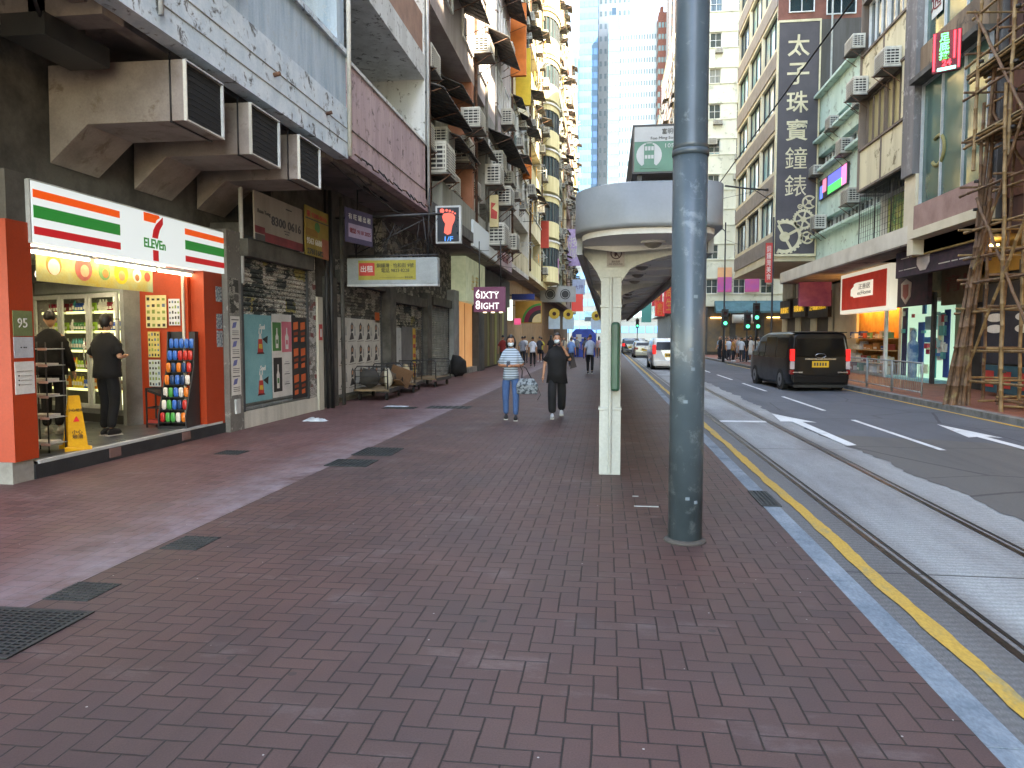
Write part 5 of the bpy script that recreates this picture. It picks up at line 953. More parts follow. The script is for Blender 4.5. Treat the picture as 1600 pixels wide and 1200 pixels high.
t = thing('home_goods_shop', 'warmly lit open shop of boxed goods below the red sign', 'shop', (12.3, 32.1, 0)); WG = lamp_mat('warm_shop_light', '#ffc474', 7)
MB().box(.86, .93, 0, 5.8, .1, 3.3, pm('orange_lit_wall', '#d09a50', '#b88040')).build('back_wall', t); MB().box(-.02, .86, 0, 5.8, 0, .1, CONC).build('floor', t); MB().box(.3, .8, .4, 5.4, 3.0, 3.06, WG).build('ceiling_light', t)
t.location.x = 11.35
SHC = ['#b8b3a6', '#8f3a30', '#2f4f8a', '#d8cfb8', '#a0682f', '#5a8a6a', '#c9c9c9']; rk = random.Random(8)
HC = ['grey', 'red', 'blue', 'cream', 'brown', 'green', 'white']
for li_, (lv, ln, hh) in enumerate(((.1, 'shop floor', .38), (.53, 'lowest shelf', .4), (1.08, 'middle shelf', .36), (1.59, 'highest shelf', .34))):
    y = 32.4
    for j in range(9):
        s = rk.uniform(.3, .5); k = rk.randrange(7); x = 11.5+rk.random()*.25; h = hh*rk.uniform(.5, 1)
        tag(MB().box(x, x+.3, y, y+s, lv, lv+h, pm('goods_%d' % k, SHC[k])).box(x-.002, x, y+.03, y+s-.03, lv+.05, lv+h*.4, PAPER).build('boxed_goods', base=True), '%s box, %s from the white jamb on the %s of the warm shop' % (HC[k], ORD[j], ln), 'box', 'goods in the warmly lit shop')
        y += s+rk.uniform(.05, .25)
for z, q in ((.5, 'lowest'), (1.05, 'middle'), (1.56, 'highest')): tag(MB().box(11.45, 12.2, 32.2, 37.8, z, z+.03, pm('shelf_wood', '#c8a878')).build('shelf', base=True), q+' long shelf in the warmly lit shop', 'shelf')
# teal pharmacy style shop
t = thing('bright_teal_shop', 'bright pale teal shop interior with cut-out figure and posters', 'shop', (11.3, 27.4, 0)); MB().box(.6, .7, 0, 4.4, .1, 3.0, lamp_mat('glowing_teal_wall', '#a9d8cc', .42)).build('back_wall', t); MB().box(.0, .6, 0, 4.4, 0, .1, pm('teal_floor', '#8fc9cf')).build('floor', t); MB().box(.05, .6, 0, 4.4, 2.9, 3.0, WHITE).build('ceiling', t)  # back wall made to glow in place of the shop's lighting
for (y0, y1, z0, z1, c) in ((.1, .5, .2, 2.6, '#2c4f9a'), (.6, 1.0, .8, 2.5, '#d8d8da'), (1.1, 1.5, .15, 1.6, '#3a9a9c'), (2.2, 2.7, .6, 2.2, '#2a5aa8'), (3.1, 3.5, .3, 2.0, '#c9e0dc'), (3.8, 4.25, .1, 2.8, '#27305c'), (1.7, 1.95, 1.0, 1.4, '#b03050'), (1.1, 2.1, 1.9, 2.4, '#8fb8c8')): MB().box(.56, .6, y0, y1, z0, z1, pm('ts'+c[1:], c, sc=5)).build('display_poster', t)
r6_ = random.Random(12)
for k in range(26):
    y0 = r6_.uniform(.15, 4.0); z0 = r6_.uniform(.2, 2.6); c = ['#5fb5b8', '#e4eeee', '#3a74b0', '#9fd0d6', '#c8505a', '#dfe8c8'][k % 6]; MB().box(.5-.01*(k % 5), .56, y0, y0+r6_.uniform(.12, .4), z0, z0+r6_.uniform(.06, .35), pm('tp'+c[1:], c, sc=5)).build('shop_display', t)
MB().box(-.05, .05, 4.3, 4.5, 0, 3.2, WHITE).build('door_jamb', t); MB().box(-.05, .05, -.1, .1, 0, 3.2, DGREY).build('door_jamb', t)
c1 = tag(MB().loft([[(11.5+.11*math.cos(a), 29.6+.2*math.sin(a), z) if r is None else (11.5+r*.6*math.cos(a), 29.6+r*math.sin(a), z) for a in [2*math.pi*i/12 for i in range(12)]] for z, r in ((.1, .2), (.6, .24), (1.1, .3), (1.4, .27), (1.52, .12), (1.6, .15), (1.78, .17), (1.92, .08))], pm('blue_figure', '#3a6a9a', '#a9c4d0', sc=2)).build('display_figure', base=True), 'blue standing display figure in the pale teal shop', 'display figure')
def rboard(name, label, x, y0, y1, z0, z1, c, tx, tc, cat='sign', c2=None, em=.12, fit=.8):
    t = thing(name, label, cat, (x, y0, z0)); MB().box(0, .15, 0, y1-y0, 0, z1-z0, pm('rb'+c[1:]+label[:4].strip(), c, c2, sc=3, emit=0)).build('panel', t, bevel=.01)
    if tx: text(tx, .4, tc, t, (-.01, (y1-y0)/2, (z1-z0)/2), FW, fit=((y1-y0)*fit, min(z1-z0, .9)*.6))
    return t
t = rboard('dark_poster_sign', 'dark poster sign with shield emblem and pale heading strip', 10.9, 27.0, 30.6, 2.75, 4.25, '#2b2431', '', None, c2='#4a3040')
MB().box(-.02, 0, -.02, 3.62, 1.15, 1.5, pm('heading_strip', '#b8b890')).build('heading', t); text('金錦寺 牛肉麵', .3, BLK, t, (-.03, 1.8, 1.32), FW, fit=(2.8, .22)); MB().prism([(1.4, .35), (1.8, .08), (2.2, .35), (2.25, .85), (1.8, 1.0), (1.35, .85)], 'x', -.03, -.001, pm('shield_pale', '#c8b8b0')).build('shield', t); MB().prism([(1.55, .4), (1.8, .25), (2.05, .4), (2.05, .8), (1.55, .8)], 'x', -.04, -.031, pm('shield_red', '#a8605a')).build('emblem', t)
t = rboard('dark_banner', 'long dark banner with octagon emblem under the rose band', 9.7, 20.6, 26.6, 3.6, 4.45, '#2e2733', '', None, c2='#4a3848'); MB().prism([(3.6, .1), (4.0, .1), (4.25, .3), (4.25, .6), (4.0, .78), (3.6, .78), (3.35, .6), (3.35, .3)], 'x', -.02, -.001, pm('octagon_pale', '#cfc4c0')).build('emblem', t); text('— —— ———\n—— — ——', .3, PAPER, t, (-.01, 1.7, .42), FW, fit=(2.4, .5)); text('—— —\n— ———', .3, PAPER, t, (-.01, 5.0, .42), FW, fit=(1.4, .4))
rboard('lit_white_sign', 'glowing white lettering behind the scaffolding poles', 9.9, 15.2, 19.4, 3.0, 3.5, '#4a4238', '六福珠寶', lamp_mat('warm_white_letters', '#fff2c8', 2.5), em=0); rboard('lit_white_sign', 'second glowing line of letters just below the first', 9.95, 15.2, 18.4, 2.45, 2.9, '#4a4238', 'JEWELLERY', lamp_mat('warm_white_letters', '#fff2c8', 2.5), em=0)
rboard('beige_poster_board', 'beige board with red lantern print behind the bamboo bundle', 11.3, 24.0, 26.9, 2.7, 4.1, '#5f5240', '龍', pm('faded_red', '#6b3a30'))
rboard('navy_dotted_board', 'navy board with pale round dots behind the scaffolding', 10.6, 19.6, 22.6, .9, 3.1, '#20222e', '● ●\n● ●', PAPER, em=.05); rboard('teal_low_board', 'low teal and red display at the foot of the scaffolding', 10.55, 19.7, 22.4, .1, .85, '#1f4b58', '▪▪▪', REDP)
for k in range(9): tag(MB().box(11.25, 11.6, 8.5+k*1.2, 9.3+k*1.2, 1.0, 2.7, pm('gold_display', '#c8a45a', '#e0d0a0', sc=6, emit=.5)).build('gold_display', base=True), 'glowing gold shop window display behind scaffolding, number %s from the far end' % ORD[8-k], 'window display', 'gold window displays')
t = thing('neon_sign', 'green and red neon sign high beside the scaffolding', 'sign', (8.55, 19.75, 8.2)); MB().box(0, .1, 0, .62, 0, .98, DRED).build('panel', t)
t.rotation_euler = (0, 0, R(58)); NG, NR = lamp_mat('neon_green', '#20e070', 3.5), lamp_mat('neon_red', '#ff2a3a', 3.0)
for s, x, z, m in (('按摩', .18, .7, NG),): pass
for k, (z, ch) in enumerate(((.82, '足'), (.6, '底'), (.38, '按'))): text(ch, .22, NG, t, (-.01, .36, z), FW, bold=.02); text('丨', .22, NR, t, (-.01, .14, z), FW, bold=.05)
text('24', .2, NR, t, (-.01, .3, .2), FW, bold=.02); MB().box(-.01, 0, .1, .5, .03, .1, lamp_mat('neon_cyan', '#60f0e0', 3)).build('neon_bar', t); MB().box(-.01, 0, .02, .06, .05, .95, NR).box(-.01, 0, .56, .6, .05, .95, NR).build('neon_border', t)
# ---------------------------------------------------------------- towers at the end of the road
def tower(name, label, x0, x1, y0, y1, H, wm, gm, fh=3.6, nb=8, ww=.55, wh=.5, side=True, z0=0, ribs=None, cat='tower'):
    t = thing(name, label, cat, (x0, y0, z0)); W = x1-x0; D = y1-y0; MB().box(0, W, 0, D, 0, H, wm).box(W*.3, W*.7, D*.3, D*.7, H, H+4, wm).build('walls', t)
    bw = W/nb
    for f in range(int((H-4)/fh)):
        z = 3+f*fh
        if z+z0 < 14 and H > 50: continue
        mb = MB()
        for b in range(nb): mb.box(bw*(b+.5-ww/2), bw*(b+.5+ww/2), -.06, 0, z, z+fh*wh, gm)
        if side:
            k = max(2, int(D/bw))
            for s in (-.06, W):
                for b in range(k): mb.box(s, s+.06, D/k*(b+.5-ww/2), D/k*(b+.5+ww/2), z, z+fh*wh, gm)
        mb.build('window_row', t)
    if ribs:
        for k in range(ribs): x = W*(k+.5)/ribs; MB().box(x-W/ribs*.22, x+W/ribs*.22, -.9, 0, 0, H, wm).build('rib', t)
    return t
TW = pm('white_tower_cladding', '#a3a9ac', '#9aa1a5', sc=.05, rough=.5, fine=0, bump=0); TB = pm('pale_blue_tower_cladding', '#3d586c', '#365064', sc=.05, fine=0, bump=0); TG = pm('greenish_tower_glass', '#4a6364', '#5c706a', sc=.3, rough=.3, fine=0, bump=0)
TGB = pm('blue_tower_glass', '#2c5a88', '#3a6690', sc=.1, rough=.3, fine=0, bump=0); TRD = pm('red_brown_tower_cladding', '#6a3e31', '#5c3428', fine=0); TRB = pm('ribbed_tower_stone', '#8d8480', '#7d7470', fine=0)
TWG = pm('soft_grey_tower_window', '#4f6468', '#677a7d', rough=.3, fine=0, bump=0)
tower('white_tower', 'tallest white tower rising out of the frame', -3.6, 15.6, 263, 285, 190, TW, TWG, 4.2, 12, .5, .4, True, 0)
tower('white_office_block', 'white office block with small windows at the road end', 3.4, 15.4, 251, 262.9, 106, TW, TWG, 3.7, 14, .5, .42)
tower('glass_stair_block', 'narrow greenish glass block against the white office block', -.2, 3.35, 250, 262.8, 107, TB, TG, 3.7, 3, .8, .62)
tower('blue_tower', 'pale blue tower with blue window bands', -10.0, -3.7, 255, 275, 170, TB, TGB, 3.9, 4, .8, .5)
tower('blue_arched_block', 'lower blue block with narrow windows left of the blue tower', -19, -10.1, 248, 268, 96, TB, TGB, 4.6, 6, .38, .55)
tower('red_brown_tower', 'slender red brown tower beside the white office block', 15.5, 18.4, 245, 262, 105, TRD, TG, 3.6, 3, .7, .45)
tower('ribbed_tower', 'ribbed pinkish grey tower behind the lamp pole', 18.0, 27, 238, 244.9, 170, TRB, TG, 3.6, 4, .2, .3, False, ribs=8)
tower('podium_block', 'low blue grey podium closing the end of the road', -3, 24, 205, 235, 19, pm('podium_cladding', '#35424a', '#2c383f', sc=.1), TGB, 3.6, 12, .8, .5)
tower('podium_block', 'low pale podium at the far end of the walkway', -22, -3.1, 200, 235, 26, pm('podium_pale', '#3d4a51', '#343f46', sc=.1), TGB, 3.6, 9, .8, .5)
t = thing('footbridge', 'pale footbridge crossing the road in the far distance', 'footbridge', (-5, 168, 5.4)); MB().box(0, 22, 0, 3, 0, .9, pm('bridge_paint', '#39444a')).build('deck', t); MB().box(0, 22, 0, .1, .9, 2.2, GLASS_B).build('parapet', t)
# ================================================================ STREET FURNITURE
POLE = pm('blue_grey_pole_paint', '#434f56', '#39444a', sc=2.5, rough=.32, col3='#5f696e', sc3=9, bump=.08, fine=.08)
SHW = pm('pale_grey_shelter_paint', '#787d80', '#6d7275', sc=1, rough=.4, bump=.05, fine=.06); POSTW = pm('cream_white_post_paint', '#b3b6af', '#a2a59d', sc=2, rough=.5, streak=True)
t = thing('steel_pole', 'thick blue grey steel pole standing on the near brick pavement', 'pole', (.625, 5.86, 0)); n = 40
mb = MB().tube([(0, 0, 0), (0, 0, 3.03)], .132, POLE, n).tube([(0, 0, 3.03), (0, 0, 3.07), (0, 0, 9)], [.139, .128, .122], POLE, n); mb.build('shaft', t)
MB().tube([(0, 0, 2.985), (0, 0, 3.03)], .139, POLE, n).build('collar', t); MB().tube([(0, 0, 0), (0, 0, .015), (0, 0, .03)], [.165, .16, .134], pm('grout_ring', '#4a4541', rough=.95), n).build('grout_ring', t)
mb = MB()      # tape scraps and scratches
for k, (z, a) in enumerate(((1.5, 0), (1.35, .1), (.35, -.1), (.32, .4), (1.9, .2), (1.1, -.3))):
    A = R(-90)+a; mb.prism([(.1335*math.cos(A+i*.06), .1335*math.sin(A+i*.06)) for i in range(5)]+[(.132*math.cos(A+.24), .132*math.sin(A+.24)), (.132*math.cos(A), .132*math.sin(A))], 'z', z, z+.025, pm('tape_scrap', '#66737a', '#55616a'))
mb.build('tape_residue', t)
# tram shelter
t = thing('tram_shelter', 'long pale grey tram shelter with curved front on white posts', 'tram shelter', (.1, 8.72, 0)); ox, oy = .1, 8.72
def outline(inset, n=14):
    xl, xr, yf, yb = -.34+inset, 1.13-inset, 7.3+inset, 41.0-inset; r = .62; pts = []
    for i in range(n+1):       # big rounded front-left corner then the gently bowed front
        a = math.pi+math.pi/2*i/n; pts.append((xl+r+(r)*math.cos(a), yf+r*1.05+r*1.05*math.sin(a)))
    for i in range(1, n+1):
        a = -math.pi/2+math.pi/2*i/n; rr = .22; pts.append((xr-rr+rr*math.cos(a), yf+rr*1.3+rr*1.3*math.sin(a)))
    pts += [(xr, yb), (xl, yb)]; return [(a-ox, b-oy) for a, b in pts]
o1, o2 = outline(0), outline(.05); mb = MB(); N = len(o1)
mb.loft([[(a, b, 2.68) for a, b in o1], [(a, b, 2.72) for a, b in o1], [(a, b, 3.1) for a, b in o1], [(a, b, 3.12) for a, b in o2]], SHW, sm=False)
mb.build('roof', t); me = t.children[-1].data
for p in me.polygons: p.use_smooth = abs(p.normal.z) < .5
SHD = pm('shelter_soffit_paint', '#cfd1cf', '#bfc1bf', sc=1, rough=.6)
MB().prism([(a, b) for a, b in outline(.07)], 'z', 2.62, 2.678, SHD).build('soffit', t)
for x0, x1 in ((-.33, -.27), (1.06, 1.12)): MB().box(x0-ox, x1-ox, 8.1-oy, 40.9-oy, 2.5, 2.679, pm('gutter_dark', '#8d9090', '#7b7e7e')).build('gutter', t)
for k in range(7):
    y = 8.62+k*5.4-oy; m = MB()
    m.box(-.17, .065, y, y+.2, .78, 2.3, POSTW).box(-.18, .07, y-.01, y+.21, 0, .76, POSTW).box(-.19, .08, y-.02, y+.22, .76, .79, POSTW).box(-.18, .075, y-.015, y+.215, 1.95, 1.98, POSTW); m.tube([(-.055, y-.015, .02), (-.055, y-.015, 2.3)], .022, POSTW, 8); pp = m.build('post', t, bevel=.006)
    cv = [(-.17, 2.25)]+[(-.17-.25*(i/8)**1.0, 2.25+.37*(i/8)**.75) for i in range(1, 9)]+[(1.0, 2.62)]+[(.065+.93*(i/10), 2.25+.37*(i/10)**.42) for i in range(9, 0, -1)]+[(.065, 2.25)]
    MB().prism(cv[::-1], 'y', y+.02, y+.18, POSTW).build('bracket', pp)
for k in range(26):
    y = 8.0+k*1.3-oy
    MB().prism([(-.36, 2.619), (-.36, 2.6), (.0, 2.55), (.93, 2.6), (.93, 2.619)], 'y', y+.3, y+.34, SHD).build('rib', t)
    lm = MB().ell((.38, y, 2.615), (.1, .1, .07), pm('lamp_dome', '#6f6c66', '#5c5a55', rough=.3), 14, 6).tube([(.38, y, 2.6), (.38, y, 2.62)], .13, SHD, 16).build('dome_lamp', t)
MB().box(-.05, .05, -.28, -.11, .99, 1.78, pm('dark_green_board', '#1f4a38', '#183d2e', rough=.4)).build('route_board', t, bevel=.03)
p = MB().box(-.105, .095, -.135, -.125, 2.42, 2.67, pm('post_notice', '#9d9792')).box(-.105, .095, -.137, -.135, 2.645, 2.67, pm('notice_head', '#3a2a2a')).build('notice', t)
mb = MB(); 
for i in range(20): a, b = 2*math.pi*i/20, 2*math.pi*(i+1)/20; mb.prism([(.065*math.cos(a), 2.565+.065*math.sin(a)), (.065*math.cos(b), 2.565+.065*math.sin(b)), (.053*math.cos(b), 2.565+.053*math.sin(b)), (.053*math.cos(a), 2.565+.053*math.sin(a))], 'y', -.138, -.135, pm('notice_ink', '#3a2426'))
mb.prism([(-.045, 2.61), (-.035, 2.615), (.045, 2.52), (.035, 2.515)], 'y', -.139, -.1385, pm('notice_ink', '#3a2426')).prism([(-.02, 2.53), (.0, 2.53), (.015, 2.57), (-.005, 2.6), (-.02, 2.59)], 'y', -.1384, -.1381, pm('notice_ink', '#3a2426')); mb.build('notice_symbol', p)
text('請勿吸煙\nNO SMOKING', .035, pm('notice_ink', '#3a2426'), p, (-.005, -.1375, 2.46), FC, fit=(.15, .05)); t.children[0]
# stop sign on the roof
t = thing('tram_stop_sign', 'green and grey tram stop sign standing on the shelter roof', 'sign', (.25, 7.6, 3.12)); GRN = pm('tram_green', '#3c6e5a', '#346350', rough=.45, fine=0); GSG = pm('sign_grey', '#a6a8a8', '#9a9c9c', rough=.45, fine=0)
MB().box(0, .58, 0, 2.6, .13, .435, pm('sign_side', '#8a7f76')).box(0, .58, 0, 2.6, .435, .59, pm('sign_side', '#8a7f76')).build('box', t)
MB().box(.01, .57, -.012, -.001, .435, .58, GSG).build('name_panel', t); MB().box(.01, .57, -.012, -.001, .14, .4345, GRN).build('green_panel', t); MB().box(-.008, .0, -.015, 2.61, .12, .6, BLK).box(0, .588, -.015, 0, .12, .138, BLK).box(0, .588, -.015, 0, .582, .6, BLK).box(.572, .588, -.015, 0, .138, .582, BLK).build('edge_frame', t)
MB().disc((.155, -.014, .3), (0, 1, 0), .125, GSG, 28, .004).build('roundel', t)
mb = MB().box(.105, .205, -.02, -.017, .21, .4, GRN).box(.12, .19, -.02, -.017, .4, .415, GRN).prism([(.1, .21), (.21, .21), (.25, .17), (.06, .17)], 'y', -.0195, -.017, GRN)
for i in range(3): mb.box(.113+i*.031, .137+i*.031, -.022, -.02, .345, .385, GSG).box(.113+i*.031, .137+i*.031, -.022, -.02, .265, .3, GSG)
mb.build('tram_symbol', t); text('富明街', .1, BLK, t, (.36, -.014, .53), FC, fit=(.16, .055)); text('Foo Ming Street', .05, BLK, t, (.31, -.014, .462), FC, fit=(.28, .035)); text('105', .07, GSG, t, (.355, -.014, .39), FC, fit=(.085, .04))
for x in (.04, .45): MB().box(x, x+.05, .05, .12, 0, .13, BLK).build('leg', t)
# railing along the far kerb
RAIL = pm('galvanised_railing', '#8f9492', '#757a78', rough=.5)
rt = None
for k in range(9):
    y0 = 21.2+k*2.15
    if rt is None:
        rt = thing('pavement_railing', 'x', 'railing', (8.5, y0, 0), 0, 'railing panels along the far kerb'); mb = MB().tube([(0, 0, .92), (0, 2.1, .92)], .022, RAIL, 8).tube([(0, 0, .12), (0, 2.1, .12)], .018, RAIL, 8); mb.build('rail', rt)
        for a in (0, 2.1): MB().tube([(0, a, 0), (0, a, .95)], .026, RAIL, 8).build('post', rt)
        mb = MB(); 
        for i in range(1, 17): mb.tube([(0, i*2.1/17, .12), (0, i*2.1/17, .92)], .007, RAIL, 5)
        mb.build('bars', rt)
        o = rt
    else: o = dup(rt, (8.5, y0, 0))
    o['label'] = 'grey railing panel on the far kerb, %s from the bamboo scaffolding' % ORD[k]
# bamboo scaffolding
BB = pm('bamboo_brown', '#6e4f35', '#4c3624', sc=5, rough=.7, col3='#7a6844', sc3=4); BB2 = pm('bamboo_pale', '#8c7048', '#694f32', sc=5, rough=.65)
t = thing('bamboo_scaffolding', 'tall lashed bamboo scaffolding against the brown building', 'scaffolding', (8.5, 18.6, 0)); rb = random.Random(4)
def bam(p, q, r=.045, m=None, name='bamboo_pole'):
    p, q = Vector(p), Vector(q); L_ = (q-p).length; n = max(2, int(L_/.45)); pts, rs = [], []
    for i in range(n+1):
        c = p.lerp(q, i/n)+Vector((rb.uniform(-.012, .012), rb.uniform(-.012, .012), 0)); d = (q-p).normalized()*.012
        pts += [c-d, c, c+d]; k = 1-.25*i/n; rs += [r*k*.93, r*k*1.14, r*k*.93]
    mb = MB().tube([v-Vector((8.5, 18.6, 0)) for v in pts], rs, m or (BB if rb.random() < .6 else BB2), 7); mb.build(name, t)
for k in range(9):      # leaning bundle
    a = rb.uniform(0, .42); b = rb.uniform(0, .3); bam((8.08+a, 18.9-b, 0), (8.62+a*.5+rb.uniform(-.05, .1), 18.7-b, 5.2+rb.uniform(-1.2, 3.0)), .055, BB)
for y in (18.6, 17.1, 15.6, 14.0, 12.4): bam((8.5+rb.uniform(-.03, .03), y, 0), (8.5+rb.uniform(-.15, .1), y+rb.uniform(-.1, .1), 7), .05); bam((8.45, y+.08, 5.5), (8.5, y, 13.5), .045)
for y in (19.6, 18.9, 18.0, 17.0, 15.8, 14.5): bam((9.3, y, 0), (9.3+rb.uniform(-.1, .1), y+rb.uniform(-.2, .2), 7), .045); bam((9.3, y+.06, 6), (9.35, y, 13.5), .04)
z = .62
while z < 12:
    bam((8.5+rb.uniform(-.08, .02), 19.0+rb.uniform(-.1, .5), z+rb.uniform(-.05, .05)), (8.48, 11.8, z+rb.uniform(-.12, .15)), .035, BB2 if rb.random() < .6 else BB)
    if z > 1.5: bam((9.32, 20.0, z+.1), (9.3, 11.8, z+rb.uniform(-.1, .2)), .033)
    for y in (18.7, 17.2, 15.7): bam((8.2, y, z+.05), (9.6, y+.05, z+rb.uniform(0, .12)), .03)
    z += rb.uniform(.55, .95) if z < 4 else rb.uniform(.8, 1.2)
for p, q in (((8.44, 18.9, 9.2), (8.44, 13.5, 2.2)), ((8.42, 14.6, 9.5), (8.44, 18.9, 2.4)), ((8.42, 18.4, 4.8), (8.44, 15.0, .3)), ((8.4, 15.5, 5.2), (8.42, 18.8, .5)), ((9.25, 19.5, 7), (9.25, 14, 1)), ((8.44, 18.8, 12.5), (8.44, 14, 7))): bam(p, q, .04)
for z in (6.2, 7.7):
    for k in range(5): bam((8.5+k*.17, 19.4+rb.uniform(-.3, .3), z+.06), (8.5+k*.17, 13, z+.06), .04, BB2)
    MB().box(-.05, .85, -5, .6, z+.1, z+.13, pm('worn_plank', '#8a7a5c')).build('plank', t)
for k in range(12): z = rb.uniform(.6, 10); y = rb.choice((18.6, 17.1)); MB().tube([(-.0, y-18.6, z-.03), (-.0, y-18.6, z+.03)], .055, pm('lashing', '#2e2a26'), 7).build('lashing', t)
t = thing('bamboo_offcuts', 'short bamboo offcuts lying at the foot of the scaffolding', 'bamboo offcuts', (8.9, 18.0, 0))
for k in range(8): a = rb.uniform(-1.2, 1.2); MB().tube([(rb.uniform(-.3, .3), rb.uniform(-.4, .4), .04+.03*k), (rb.uniform(-.3, .3)+.7*math.cos(a), .9*math.sin(a), .05+.03*k)], .03, BB2 if k % 2 else BB, 6).build('bamboo_piece', t)
# traffic lights, lamps, wires
GO = lamp_mat('green_signal', '#18d89a', 2.2)
def signal(x, y, z, label, rz=0):
    t = thing('traffic_light', label, 'traffic light', (x, y, 0), rz, 'traffic lights at the crossing'); MB().tube([(0, 0, 0), (0, 0, z+.9)], .05, DGREY, 8).build('pole', t)
    h = MB().box(-.22, .22, -.16, -.06, z-.45, z+.75, BLK).build('backing_board', t); MB().box(-.14, .14, -.34, -.16, z-.35, z+.65, BLK).build('housing', t)
    for k, m in ((0, GO), (1, pm('dark_lens', '#2a2018')), (2, pm('dark_red_lens', '#3a1414'))): l = MB().disc((0, -.35, z-.18+k*.32), (0, 1, 0), .12, m, 16, .03).build('lens', t); MB().prism([(-.13, z-.05+k*.32), (.13, z-.05+k*.32), (.13, z-.03+k*.32), (-.13, z-.03+k*.32)], 'y', -.5, -.34, BLK).build('visor', l)
signal(7.75, 50.4, 2.75, 'green traffic light on the lamp post before the cafe'); signal(9.6, 49.6, 3.1, 'higher green traffic light nearer the gold letter signs'); signal(9.3, 51, 2.55, 'low green traffic light between two others'); signal(9.95, 51, 2.55, 'low green traffic light beside the gold letter signs')
signal(4.05, 100, 3.4, 'far green traffic light over the distant cars')
for (x, y, H_, lab, a) in ((7.72, 50.5, 9.2, 'thin black lamp post by the green signals', -1), (8.75, 41.0, 8.0, 'thin black lamp post carrying red banners', 1)):
    t = thing('street_lamp', lab, 'street lamp', (x, y, 0)); MB().tube([(0, 0, 0), (0, 0, 1.2), (0, 0, H_)], [.09, .06, .045], BLK, 10).build('pole', t)
    if a < 0: MB().tube([(0, 0, H_-.6), (-.5, 0, H_-.1), (-1.3, 0, H_)], .03, BLK, 6).build('arm', t); MB().ell((-1.5, 0, H_-.02), (.32, .12, .07), BLK, 10, 5).build('lamp_head', t)
t = thing('red_banner', 'narrow red banner with pale characters on the black post', 'banner', (8.35, 40.95, 4.55)); MB().box(0, .36, 0, .02, 0, 2.1, REDP).build('cloth', t); text('銅\n鑼\n灣\n美\n食', .3, PAPER, t, (.18, -.004, 1.05), FC, fit=(.22, 1.8))
t = thing('span_wire_arm', 'dark bracket arm holding the tram wire by the glass bands', 'bracket', (8.9, 43, 9.8)); MB().tube([(0, 0, 0), (-1.2, 0, .12), (-2.4, 0, .3)], .05, BLK, 6).tube([(-.9, 0, .1), (0, 0, -.5)], .02, BLK, 5).build('arm', t)
for k, (p, q, lab) in enumerate((((2.8, -4, 5.5), (2.8, 180, 5.6), 'tram contact wire running along the track'), ((-5, 44, 8.5), (8.9, 43, 9.9), 'span wire crossing the street by the glass bands'), ((-5, 72, 8.5), (8.6, 72, 8.4), 'span wire crossing before the cream tower block'), ((7.7, 50, 8), (12, 44, 6.4), 'thin cable from the lamp post to the corner building'))):
    p, q = Vector(p), Vector(q); tag(MB().tube([p.lerp(q, i/16)-Vector((0, 0, 0 if k == 0 else .4*math.sin(math.pi*i/16))) for i in range(17)], .012, WIRE, 5).build('overhead_wire', base=True), lab, 'overhead wire')
# a few fixings in the walkway's distance
t = thing('blue_kiosk', 'blue covered kiosk with white mark beyond the walkers', 'kiosk', (-2.9, 62, 0)); MB().prism([(0, 0), (1.9, 0), (2.0, 1.9), (1.6, 2.35), (.3, 2.35), (0, 2.0)], 'y', 0, 2.2, pm('blue_tarpaulin', '#2446a0', '#1c3a88', rough=.6)).build('cover', t); MB().box(.35, .8, -.01, 0, 1.3, 1.9, WHP).box(.15, 1.0, -.01, 0, 1.55, 1.65, WHP).build('white_mark', t)
for k, (x, y) in enumerate(((-4.1, 58), (-3.1, 60), (-.9, 64))):
    t = thing('sunflower_board', 'white board topped by a yellow sunflower, %s one from the shops' % ORD[k], 'board', (x, y, 2.3), 0, 'sunflower boards over the crowd'); MB().box(-.45, .45, 0, .08, 0, 1.0, pm('sky_white_board', '#b9cbd3')).build('panel', t); MB().disc((0, -.02, 1.2), (0, 1, 0), .42, YLP, 12, .03).build('petals', t); MB().disc((0, -.04, 1.2), (0, 1, 0), .16, pm('seed_brown', '#4a2c18'), 12, .03).build('flower_centre', t); MB().tube([(0, .04, -2.3), (0, .04, 0)], .03, DGREY, 6).build('pole', t)

